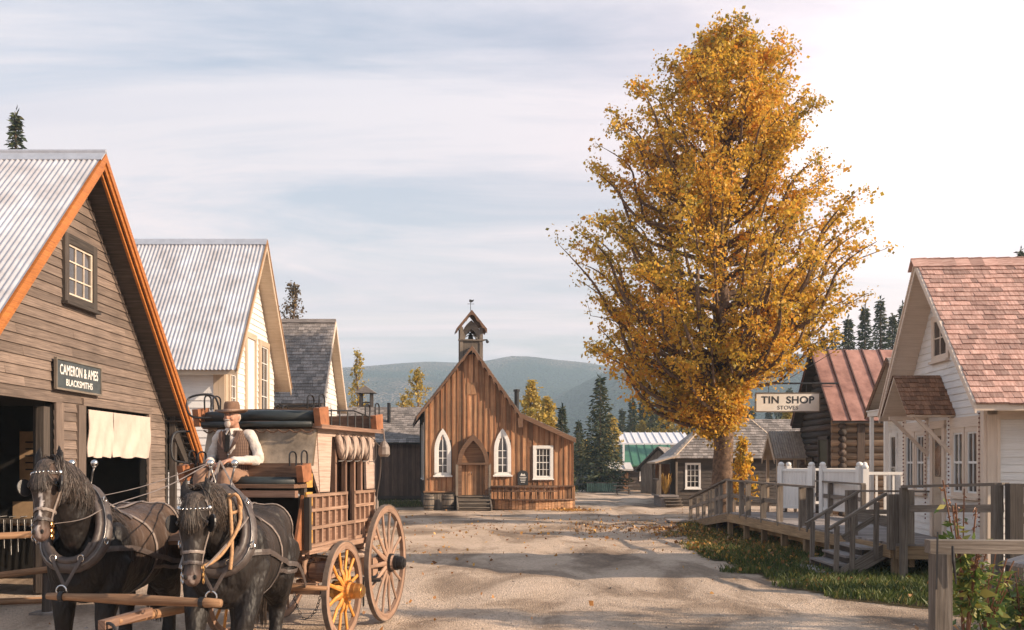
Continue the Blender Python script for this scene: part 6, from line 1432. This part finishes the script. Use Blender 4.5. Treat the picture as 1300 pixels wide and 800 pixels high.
    m,tr,bs=newmat('coat '+name+hue[0]); g=nd(tr,'ShaderNodeTexCoord'); mp=nd(tr,'ShaderNodeMapping',{0:g.outputs['Object'],'Scale':(1,1,.55)}); n1=nd(tr,'ShaderNodeTexNoise',{'Vector':mp.outputs[0],'Scale':3.2,'Detail':5.0,'Roughness':.6}); n2=nd(tr,'ShaderNodeTexNoise',{'Vector':mp.outputs[0],'Scale':70.0,'Detail':3.0})
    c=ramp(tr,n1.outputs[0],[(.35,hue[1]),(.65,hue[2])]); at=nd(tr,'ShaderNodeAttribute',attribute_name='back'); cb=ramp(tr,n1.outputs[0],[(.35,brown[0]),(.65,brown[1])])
    mx=nd(tr,'ShaderNodeMixRGB',{0:at.outputs['Fac'],1:c,2:cb}); aw=nd(tr,'ShaderNodeAttribute',attribute_name='white'); mx2=nd(tr,'ShaderNodeMixRGB',{0:aw.outputs['Fac'],1:mx.outputs[0],2:(.5,.45,.42,1)}); am=nd(tr,'ShaderNodeAttribute',attribute_name='muzzle'); am2=nd(tr,'ShaderNodeMath',{0:am.outputs['Fac'],1:.6},operation='MULTIPLY')
    mx3=nd(tr,'ShaderNodeMixRGB',{0:am2.outputs[0],1:mx2.outputs[0],2:(.16,.10,.08,1)})
    tr.links.new(mx3.outputs[0],bs.inputs['Base Color']); bs.inputs['Roughness'].default_value=.52; bs.inputs['Specular IOR Level'].default_value=.28
    n3=nd(tr,'ShaderNodeTexNoise',{'Vector':mp.outputs[0],'Scale':5.0,'Detail':3.0}); bp0=nd(tr,'ShaderNodeBump',{'Height':n3.outputs[0],'Strength':.9,'Distance':.12}); bp=nd(tr,'ShaderNodeBump',{'Height':n2.outputs[0],'Strength':.35,'Distance':.006,'Normal':bp0.outputs[0]}); tr.links.new(bp.outputs[0],bs.inputs['Normal'])
    bvh=BVHTree.FromPolygons([tuple(v) for v in co],[tuple(p.vertices) for p in me.polygons])
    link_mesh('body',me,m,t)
    def snap(p,off):
        q=F@V(p); r_=bvh.find_nearest(q); return Fi@(r_[0]+r_[1]*off), (Fi.to_3x3()@r_[1])
    def strap(ctrl,w_=.016,off=.012,closed=False,th=.005,k=7,name_='harness_strap',mat=None,free=False):
        pts=cat(ctrl,k,closed); P2=[];N2=[]
        for p in pts:
            if free: P2.append(p); N2.append(V((.6,-.8,.2))); continue
            q,nn_=snap(p,off); P2.append(q); N2.append(nn_)
        bb=MB(F); w_=w_*(1.4 if 'strap' in name_ and 'cheek' not in name_ and 'bridle' not in name_ else 1.1); bb.sweep(P2,[(w_,th)]*len(P2),6,nrm=N2,closed=closed); o=bb.build(name_,mat or M_lthr,t); return P2
    bb=MB(F)
    for s in (-1,1):
        e=snap(poll+ax*.19*k_+fc*.05*k_+sd_*s*.12*k_,.0)[0]; eb=MB(F); eb.ell(e,(.022,.022,.024),10); eb.build('eye',plain('dark eye',(.01,.007,.006),.08),t,True)
        e=snap(poll+ax*.615*k_+fc*.07*k_+sd_*s*.04*k_,.0)[0]; eb=MB(F); eb.ell(e,(.014,.011,.02),8); eb.build('nostril',M_black,t,True)
    for z_,lg in ((0,0),):
        for s in (-1,1):
            k=legf[0 if s<0 else 1]; fy=-.60-k*.35-.08; hb=MB(F); hb.lathe([(0,0),(.105,0),(.085,.10),(0,.11)],(s*.20,fy,0+abs(k)*.06),14); hb.build('hoof',M_lthg,t,True)
            h=legf[2 if s<0 else 3]; hb=MB(F); hb.lathe([(0,0),(.105,0),(.085,.09),(0,.10)],(s*.21,.71-h*.5,0),14); hb.build('hoof',M_lthg,t,True)
    # bridle
    def loop(tt,w_=.014,off=.008,mat=None,ang=None,tilt=0,name_='bridle_strap'):
        c=interp(HT,tt); ctr=poll+ax*tt*k_+fc*c[0]*k_; L=[]
        for i in range(24):
            a=6.283*i/24; L.append(ctr+sd_*math.cos(a)*.16+fc*math.sin(a)*.2+ax*tilt*math.sin(a))
        strap(L,w_,off,True,k=1,name_=name_,mat=mat)
    loop(.50,.015,.007); loop(.42,.013,.007,M_lthg,tilt=.0)
    loop(.05,.014,.010,M_lthr,tilt=.04,name_='browband')
    for j in range(9):
        a=math.pi*(.18+.64*j/8); c=interp(HT,.05); ctr=poll+ax*.05*k_+fc*c[0]*k_+ax*.04*math.sin(a); q,_=snap(ctr+sd_*math.cos(a)*.16+fc*math.sin(a)*.2,.02); sb=MB(F); sb.ell(q,.010,7); sb.build('stud',M_steel,t,True)
    for s in (-1,1):
        strap([poll+sd_*s*.09+ax*0+fc*.0,poll+sd_*s*.16+ax*.15*k_-fc*.03,poll+sd_*s*.15+ax*.32*k_-fc*.03,poll+sd_*s*.12+ax*.50*k_-fc*.02],.012,.008,name_='cheek_strap',mat=M_lthg)
        # blinder
        q,nr=snap(poll+ax*.19*k_+sd_*s*.16*k_+fc*.0,.012); bl=MB(F); u=ax; v_=(fc*.80+sd_*s*.60).normalized(); nn_=u.cross(v_).normalized(); c0=q+v_*.045
        bl.prism([c0+u*.075*math.cos(a)+v_*.065*math.sin(a) for a in [6.283*i/16 for i in range(16)]],nn_*.012); bl.build('blinder',plain('black patent blinder',(.02,.018,.018),.35),t)
        q,_=snap(poll+ax*.53*k_+sd_*s*.12-fc*.02,.02); rb=MB(F); 
        for dz in (0,.055,.1): rb.sweep([q+V((.0,0,-dz))+ax*.024*math.cos(a)+fc*.024*math.sin(a) for a in [6.283*i/10 for i in range(10)]],.0055,5,closed=True)
        rb.build('bit_ring',M_brass if name=='horse' and s>0 else M_steel,t)
        q,_=snap(poll+ax*.06*k_+sd_*s*.13,.018); rb=MB(F); rb.ell(q,(.022,.022,.022),8); rb.build('rosette',M_steel,t,True)
    # hair
    hm=plain('horse hair '+hue[0],hue[3],.55,var=.5,ns=30,col2=hue[4],bump=0,rv=.5)
    mh=MB(F); cr=[]
    for i in range(nm_):
        if i<5: continue
        f=i/(nm_-1); up_=V((0,.15+.35*(1-f),.9)); r_=float(np.interp(f,[0,.35,.7,1],[.38,.33,.23,.145])); cr.append(snap(npts[i]+up_.normalized()*r_*1.1,.0)[0])
    for j in range(1500):
        f=random.random()*(len(cr)-1.01); i=int(f); p=cr[i].lerp(cr[i+1],f-i)+V((random.gauss(0,.015),random.gauss(0,.012),.005)); sdr=mane_side if random.random()<.8 else -mane_side; l=random.uniform(.18,.40)
        q1=p+V((sdr*.05,-.01,.02)); q2=p+V((sdr*(.12+random.random()*.04),-.03+random.gauss(0,.03),-l*.45)); q3=p+V((sdr*(.16+random.random()*.05),-.02+random.gauss(0,.06),-l)); 
        oo=random.uniform(.006,.03); q1,q2,q3=[(snap(x,oo)[0] if (snap(x,0)[0]-x).length<.22 else x) for x in (q1,q2,q3)]; c=cat([p,q1,q2,q3],3)
        mh.sweep(c,[(.004,.002),(.005,.002),(.005,.002),(.005,.002),(.004,.002),(.004,.002),(.003,.002),(.003,.0015),(.002,.001),(.001,.001)][:len(c)],4,cap=False)
    mh.build('mane',hm,t)
    fh=MB(F)
    for j in range(420):
        p=poll-ax*.015+sd_*random.gauss(0,.028)-fc*.01; l=random.uniform(.14,.30)*k_; o_=random.gauss(0,.05)
        c=cat([p,p+fc*.09-ax*.01+sd_*o_*.3,poll+ax*l*.55+fc*.15+sd_*o_,poll+ax*l+fc*.14+sd_*o_*1.5],3); oo=random.uniform(.004,.022); c=[c[0]]+[snap(x,oo)[0] for x in c[1:]]
        fh.sweep(c,[(.0035,.002)]*(len(c)-1)+[(.001,.001)],4,cap=False)
    fh.build('forelock',hm,t)
    tl=MB(F)
    for j in range(170):
        a=random.uniform(0,6.28); r_=random.uniform(0,.05); d_=V((math.cos(a)*r_,math.sin(a)*r_*.6,0)); e=d_*2.4; l=random.uniform(.7,1.0)
        tl.sweep(cat([V((0,1.0,1.34))+d_*.4,V((0,1.12,1.2))+d_,V((0,1.13,.8))+e*.8,V((0,1.10,1.3-l))+e],4),[(.008,.003)]*12+[(.002,.001)],4,cap=False)
    tl.build('tail',hm,t)
    # collar and hames
    cc=V((0,-.74,1.42)); cax=V((0,-.84,.38)).normalized(); cu_=V((0,.38,.84)).normalized(); csd=V((1,0,0))
    def oval(rx,rz,o=0,n=28): return [cc+cax*o+csd*rx*math.cos(a)*(1-.22*math.sin(a))+cu_*rz*math.sin(a) for a in [6.283*i/n for i in range(n)]]
    kb_=MB(F); kb_.sweep(oval(.255,.37,.02),[.060]*28,12,closed=True); kb_.build('collar',M_lthr,t,True)
    kb_=MB(F); kb_.sweep(oval(.215,.33,.07),[.035]*28,10,closed=True); kb_.build('collar_rim',M_lthr,t,True)
    for s in (-1,1):
        hp_=[cc+cax*.075+csd*s*(.25+.025)*math.cos(a)*(1-.22*math.sin(a))+cu_*.40*math.sin(a) for a in [R(-68)+R(140)*i/12 for i in range(13)]]; top=hp_[-1]+cu_*.05+csd*s*.0; hp_+= [top,top+V((s*.02,-.02,.07)),top+V((s*.035,-.02,.13))]
        hb=MB(F); hb.sweep(hp_,[(.012,.008)]*len(hp_),6); hb.build('hame',plain('worn dark steel',(.22,.20,.19),.4,metal=.9,var=.4,ns=14),t,True); hb=MB(F); hb.ell(hp_[-1]+V((0,0,.025)),.033,12); hb.lathe([(.012,0),(.02,.02),(.012,.03)],hp_[-1]-V((0,0,.02)),8); hb.build('hame_ball',M_steel,t,True)
        hb=MB(F); q=hp_[9]+csd*s*.03
        for q in (hp_[4]+csd*s*.03,hp_[9]+csd*s*.03): hb.sweep([q+V((0,.03*math.cos(a),.03*math.sin(a))) for a in [6.283*i/10 for i in range(10)]],.006,5,closed=True)
        hb.build('hame_ring',M_steel,t)
        # trace from hame to singletree
        tp=hp_[3]; strap([tp+csd*s*.03,V((s*.36,-.3,1.20)),V((s*.42,.1,1.10)),V((s*.42,.5,1.02)),V((s*.40,.75,.97))],.026,.016,name_='trace',mat=M_lthr)
        strap([V((s*.44,.72,.98)),V((s*.43,1.05,.85)),V((s*.40,1.45,.69))],.024,.0,free=True,name_='trace',mat=M_lthr)
        strap([V((s*.10,-.45,1.66)),V((s*.22,-.1,1.55)),V((s*.34,.1,1.35)),V((s*.40,.12,1.05))],.016,.012,mat=M_lthg)
        strap([V((s*.40,.12,1.05)),V((s*.36,.05,.85)),V((s*.18,-.1,.72)),V((0,-.12,.70))],.014,.010)
        strap([V((s*.03,.62,1.62)),V((s*.25,.68,1.55)),V((s*.38,.75,1.3)),V((s*.38,.85,1.05))],.014,.010,mat=M_lthg)
        strap([V((s*.38,.1,.99)),V((s*.40,.5,.95)),V((s*.38,.85,1.02)),V((s*.2,1.06,1.02)),V((0,1.1,1.02))],.02,.012,name_='breeching')
        # V straps from hames to neck yoke
        a_=cc+cax*.12+csd*s*.19-cu_*.18; bq=V((0,-1.0,.93)); bb=MB(F); bb.sweep([a_,a_.lerp(bq,.5)+V((0,-.02,-.01)),bq],[(.017,.005)]*3,6,up=(0,-1,0)); bb.build('pole_strap',M_lthr,t)
        bb=MB(F); q=a_.lerp(bq,.35); bb.sweep([q+V((.026*math.cos(a),-.012,.03*math.sin(a))) for a in [6.283*i/10 for i in range(10)]],.006,5,closed=True); bb.build('buckle',M_steel,t)
    strap([V((0,-.45,1.7)),V((0,0,1.6)),V((0,.45,1.65)),V((0,.85,1.55)),V((0,1.02,1.38))],.018,.012,mat=M_lthg)
    strap([V((-.25,-.12,1.5)),V((-.1,-.2,1.6)),V((.1,-.2,1.6)),V((.25,-.12,1.5))],.04,.014,name_='back_pad',mat=M_lthr)
    bb=MB(F); bb.sweep([V((.045*math.cos(a),-1.06,.90+.05*math.sin(a))) for a in [6.283*i/14 for i in range(14)]],.008,6,closed=True); bb.build('yoke_ring',M_steel,t)
    return t,F,poll,ax,sd_,k_,cc
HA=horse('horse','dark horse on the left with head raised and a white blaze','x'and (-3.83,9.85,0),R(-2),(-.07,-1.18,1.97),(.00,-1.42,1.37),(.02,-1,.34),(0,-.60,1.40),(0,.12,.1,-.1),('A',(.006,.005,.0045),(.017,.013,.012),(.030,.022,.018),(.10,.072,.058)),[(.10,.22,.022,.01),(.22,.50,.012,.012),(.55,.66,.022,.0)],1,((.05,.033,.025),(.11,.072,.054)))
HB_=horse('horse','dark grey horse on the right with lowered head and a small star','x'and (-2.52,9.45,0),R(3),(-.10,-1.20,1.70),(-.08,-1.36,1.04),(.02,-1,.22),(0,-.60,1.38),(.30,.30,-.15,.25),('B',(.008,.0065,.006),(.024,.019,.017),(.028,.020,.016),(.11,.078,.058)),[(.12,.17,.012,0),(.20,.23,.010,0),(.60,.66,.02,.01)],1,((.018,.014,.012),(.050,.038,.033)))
# rope hanging from the right horse's hames
F=HB_[1]; t=HB_[0]
b=MB(F); b.sweep(cat([(.10,-.86,1.74),(.13,-.93,1.55),(.15,-.98,1.30),(.14,-1.0,1.12)],6),.016,7); b.sweep(cat([(.17,-.84,1.72),(.20,-.92,1.5),(.08,-1.06,1.25),(-.05,-1.18,1.16),(-.10,-1.22,1.18)],6),.016,7); b.sweep(cat([(.06,-.86,1.66),(.16,-.9,1.74),(.2,-.86,1.62),(.1,-.9,1.58)],5,True),.015,7,closed=True); b.build('lead_rope',M_rope,t,True)
# neck yoke
a=HA[1]@V((0,-1.10,.86)); c=HB_[1]@V((0,-1.10,.86)); M=Matrix.Translation((a+c)/2); t=thing('neck_yoke','turned wooden neck yoke carried across the chests of both horses','neck yoke',M=M)
d=(c-a).normalized(); a0=a-d*.12; c0=c+d*.10
b=MB(); b.sweep([a0,a0.lerp(c0,.08),a0.lerp(c0,.12),a0.lerp(c0,.5),a0.lerp(c0,.88),a0.lerp(c0,.92),c0],[.028,.036,.030,.048,.034,.042,.034],12); b.build('bar',W_pole,t,True)
for f in (.09,.9): b=MB(); b.sweep([a0.lerp(c0,f-.012),a0.lerp(c0,f+.012)],.047,12); b.build('iron_band',M_iron,t)
# ================================================================ DRIVER
Mn=KF@Matrix.Translation((-.24,-.78,1.80)); MAN=thing('person','bearded driver in brown hat, plaid vest and rolled white sleeves seated on the coach','person',M=Mn)
SK=plain('weathered skin',(.42,.22,.15),.5,var=.15,ns=25); SHIRT=plain('off white cotton shirt',(.56,.50,.45),.85,var=.16,ns=9,bump=1.0,bs=14); TROU=plain('tan wool trousers',(.25,.145,.095),.9,var=.2,ns=8,bump=.4,bs=14); FELT=plain('brown felt',(.17,.095,.06),.9,var=.2,ns=12); 
def vestmat():
    m,t,b=newmat('brown plaid wool'); g=nd(t,'ShaderNodeTexCoord'); w1=nd(t,'ShaderNodeTexWave',{'Vector':g.outputs['Object'],'Scale':22.0,'Distortion':.3},bands_direction='X'); w2=nd(t,'ShaderNodeTexWave',{'Vector':g.outputs['Object'],'Scale':20.0,'Distortion':.3},bands_direction='Z'); s=nd(t,'ShaderNodeMath',{0:w1.outputs['Fac'],1:w2.outputs['Fac']},operation='ADD'); s2=nd(t,'ShaderNodeMath',{0:s.outputs[0],1:.5},operation='MULTIPLY'); c=ramp(t,s2.outputs[0],[(.15,(.055,.03,.022)),(.6,(.12,.068,.048)),(.95,(.22,.14,.10))]); t.links.new(c,b.inputs['Base Color']); b.inputs['Roughness'].default_value=.9; return m
VEST=vestmat()
sh=[(-.178,.02,.49),(.178,.02,.49)]; el=[(-.268,.02,.23),(.275,.01,.23)]; wr=[(-.115,-.33,.215),(.10,-.34,.225)]
def limb(b,pts,rad): c=cat(pts,6); n=len(c); b.sweep(c,[float(np.interp(i/(n-1),[j/(len(rad)-1) for j in range(len(rad))],rad)) for i in range(n)],12)
def hand(b,wr_,dr,cv,s):
    w=V(wr_); d=V(dr).normalized(); nrm_=V(cv).normalized(); sd_=d.cross(nrm_).normalized()
    b.sweep([w-d*.03,w,w+d*.04,w+d*.085],[(.027,.021),(.030,.019),(.042,.017),(.040,.014)],10,nrm=[nrm_]*4)
    for k,(o,l) in enumerate(((-.031,.068),(-.010,.078),(.011,.072),(.031,.056))):
        p=w+d*.082+sd_*o; b.sweep(cat([p-d*.02,p+d*l*.45,p+d*l*.72-nrm_*l*.35,p+d*l*.55-nrm_*l*.75],3),[.0095]*9+[.0075],7)
    th=w+d*.02+sd_*(-.035*s); b.sweep(cat([th,th+d*.035-sd_*.022*s-nrm_*.01,th+d*.065-sd_*.012*s-nrm_*.03],3),[.013,.0125,.012,.012,.011,.010,.008],7)
b=MB(Mn)
b.sweep([(0,.02,0),(0,.03,.15),(0,.03,.35),(0,.03,.50),(0,.02,.56)],[(.15,.11),(.15,.10),(.17,.11),(.13,.09),(.06,.06)],14)
b.sweep([(0,.02,.50),(0,.0,.58),(0,-.03,.64)],[.068,.060,.058],12)
hc=V((0,-.05,.70))
b.ell(hc,(.077,.095,.115),16); b.ell(hc+V((0,-.045,-.055)),(.052,.055,.06),12); b.ell(hc+V((0,-.105,-.008)),(.013,.022,.026),8,Matrix.Rotation(R(-25),3,'X')); b.ell(hc+V((0,-.085,.03)),(.05,.02,.012),8)
for s in (-1,1): b.ell(hc+V((s*.078,.01,-.005)),(.010,.018,.03),8); b.ell(hc+V((s*.04,-.075,-.03)),(.022,.02,.02),8)
for i in (0,1): limb(b,[sh[i],el[i],wr[i]],[.05,.042,.036,.03,.024])
hand(b,wr[0],(.75,-.5,-.28),(.1,-.2,1),-1); hand(b,wr[1],(-.72,-.55,-.28),(-.1,-.2,1),1)
b.ell((-.1,-.2,.05),(.05,.1,.05),8)
link_mesh('body',remesh(b,.0058,3,.4),SK,MAN)
b=MB(Mn); b.sweep([(0,.03,.02),(0,.03,.2),(0,.03,.36),(0,.03,.48),(0,.02,.545),(0,.015,.565)],[(.165,.125),(.165,.12),(.185,.125),(.175,.11),(.10,.085),(.07,.07)],16)
for i in (0,1):
    limb(b,[(sh[i][0]*.6,.02,.50),sh[i],V(sh[i]).lerp(V(el[i]),.5)+V(((-1,1)[i]*.02,.01,0)),el[i],V(el[i]).lerp(V(wr[i]),.45),V(el[i]).lerp(V(wr[i]),.80)],[.055,.066,.057,.060,.053,.044,.042])
    q=V(el[i]).lerp(V(wr[i]),.78); b.ell(q,(.05,.05,.046),10)
me=remesh(b,.009,4,.4)
for v in me.vertices: p=v.co; v.co=p+v.normal*((.016*mnoise.noise(p*12)+.004*mnoise.noise(p*50))*(1 if abs((Mn.inverted()@p).x)>.19 else .3))
link_mesh('shirt',me,SHIRT,MAN)
b=MB(Mn); 
for s in (-1,1): b.prism([(0,-.085,.565),(s*.075,-.03,.575),(s*.085,-.06,.53),(s*.03,-.115,.50)],(0,-.012,.004))
b.build('collar',SHIRT,MAN)
def vest(b):
    rows=[(.04,.188,.158),(.14,.184,.152),(.24,.188,.152),(.34,.204,.156),(.42,.204,.150),(.50,.172,.134),(.55,.125,.114)]; n=40; vs=[]
    for (z,rx,ry) in rows:
        gap=.03 if z<.32 else .03+(z-.32)*1.5
        for k in range(n+1):
            a=-math.pi/2+gap+ (2*math.pi-2*gap)*k/n; fold=1+.012*math.sin(k*1.7+z*30)
            vs.append((rx*math.cos(a)*fold,.03+ry*math.sin(a)*fold-(.02 if math.sin(a)<-.7 else 0),z))
    m_=n+1; fs=[]
    for i in range(len(rows)-1):
        for k in range(n):
            x=vs[i*m_+k]; 
            if rows[i][0]>=.34 and abs(vs[i*m_+k][0])>rows[i][1]*.90: continue
            fs.append((i*m_+k,i*m_+k+1,(i+1)*m_+k+1,(i+1)*m_+k))
    k=len(vs); vs2=vs+[(x*.955,.03+(y-.03)*.955,z) for x,y,z in vs]; fs+=[tuple(q+k for q in f)[::-1] for f in fs]
    b.add(vs2,fs,None,.5)
b=MB(Mn); vest(b); b.build('vest',VEST,MAN,True)
b=MB(Mn)
for s in (-1,1): b.prism([(s*.012,-.150,.31),(s*.065,-.138,.44),(s*.095,-.085,.55),(s*.125,-.095,.52),(s*.105,-.138,.42),(s*.065,-.152,.37)],(0,-.012,.002))
b.build('lapel',plain('brown wool lapel',(.13,.075,.055),.9),MAN)
b=MB(Mn); 
for k in range(5): b.ell((.012,-.152,.09+.05*k),(.009,.006,.009),8)
b.build('buttons',M_steel,MAN)
b=MB(Mn); b.prism([(-.02,-.13,.50),(.02,-.13,.50),(.028,-.165,.32),(-.028,-.165,.32)],(0,-.01,0)); b.build('necktie',M_black,MAN)
b=MB(Mn)
b.ell((0,.0,.02),(.17,.14,.12),14)
for s in (-1,1): limb(b,[(s*.09,.02,.03),(s*.12,-.22,.06),(s*.135,-.45,.07),(s*.14,-.475,-.08),(s*.14,-.45,-.32),(s*.14,-.44,-.44)],[.098,.086,.074,.070,.058,.052])
me=remesh(b,.011,5,.45)
for v in me.vertices: v.co=v.co+v.normal*(.009*mnoise.noise(v.co*18))
link_mesh('trousers',me,TROU,MAN)
for s in (-1,1): b=MB(Mn); b.sweep([(s*.14,-.44,-.36),(s*.14,-.44,-.44),(s*.14,-.46,-.485),(s*.145,-.58,-.49),(s*.15,-.66,-.495)],[.058,.055,(.05,.04),(.048,.032),(.03,.02)],10); b.build('boot',M_lthr,MAN,True)
hr=plain('white beard hair',(.45,.38,.33),.9,var=.3,ns=60,bump=.5,bs=150)
b=MB(Mn); b.ell(hc+V((0,-.098,-.085)),(.036,.028,.042),10); b.ell(hc+V((0,-.112,-.042)),(.038,.014,.012),8); b.build('beard',hr,MAN,True)
b=MB(Mn); b.ell(hc+V((0,.035,-.005)),(.082,.075,.075),12); b.build('hair',hr,MAN,True)
for s in (-1,1): b=MB(Mn); b.ell(hc+V((s*.032,-.098,.030)),(.020,.008,.006),8); b.build('eyebrow',plain('grey eyebrow',(.16,.13,.11),.9),MAN,True)
for s in (-1,1): b=MB(Mn); b.ell(hc+V((s*.030,-.090,.012)),(.013,.009,.007),8); b.build('eye',plain('eye white',(.35,.3,.28),.2),MAN,True); b=MB(Mn); b.ell(hc+V((s*.030,-.0965,.012)),(.0055,.004,.006),6); b.build('iris',M_black,MAN)
b=MB(Mn); b.ell(hc+V((0,-.104,-.058)),(.02,.006,.004),8); b.build('mouth',plain('lip',(.25,.09,.07),.5),MAN)
b=MB(Mn); n=30; vs=[]
prof=[(.083,.045),(.083,.05),(.11,.047),(.145,.050),(.165,.060),(.166,.066),(.145,.057),(.11,.056),(.088,.062),(.086,.10),(.080,.145),(.070,.168),(.05,.172),(.02,.160),(0,.158)]
for r_,z in prof:
    for k in range(n):
        a=6.283*k/n; c_=math.cos(a);s_=math.sin(a); vs.append(hc+V((r_*c_*.98,r_*s_*1.12,z-.01+ (.020*c_*c_*(r_/.16)**2 if r_>.1 else 0)-(.012*(s_<0)*(-s_)*(r_/.16)**2 if r_>.1 else 0)+(-.014*abs(s_<0)*(abs(c_)<.35) if z>.15 and r_<.06 else 0))))
fs=[(i*n+k,i*n+(k+1)%n,(i+1)*n+(k+1)%n,(i+1)*n+k) for i in range(len(prof)-1) for k in range(n)]; b.add(vs,fs,None,.5); HT_=b.build('hat',FELT,MAN,True)
b=MB(Mn); b.sweep([hc+V((.087*math.cos(a),.098*math.sin(a),.062)) for a in [6.283*k/24 for k in range(24)]],[(.004,.012)]*24,6,closed=True); b.build('hat_band',plain('pale hat band',(.30,.20,.15),.8),HT_)
# reins
hL=Mn@V((wr[0][0]+.06,wr[0][1]-.05,wr[0][2])); hR=Mn@V((wr[1][0]-.06,wr[1][1]-.05,wr[1][2]))
for (Hs,lb,h0) in ((HA,'thin leather reins running from the driver to the left horse',hL),(HB_,'thin leather reins running from the driver to the right horse',hR)):
    t_,F_,pl_,ax_,sd__,k__,cc_=Hs; b=MB()
    for s in (-1,1):
        p1=F_@V((s*.24,-.62,1.62)); p2=F_@(pl_+ax_*.53*k__+sd__*s*.10)
        b.sweep(cat([h0,h0.lerp(p1,.5)+V((0,0,-.05)),p1,p1.lerp(p2,.5)+V((0,0,-.04)),p2],6),[(.011,.004)]*25,5)
    b.sweep(cat([h0,h0+V((0,-.12,-.18)),h0+V((0,-.05,-.42)),h0+V((0,0,-.5))],5),[(.011,.004)]*16,5)
    o=b.build('reins',M_lthg); centre(o); tag(o,lb,'reins')
# whip pole and brake lever beside the driver
b=MB(KF); b.sweep([(-.70,-.95,1.2),(-.74,-1.0,2.0)],[.03,.024],8); b.build('brake_lever',W_pole,KC,True)
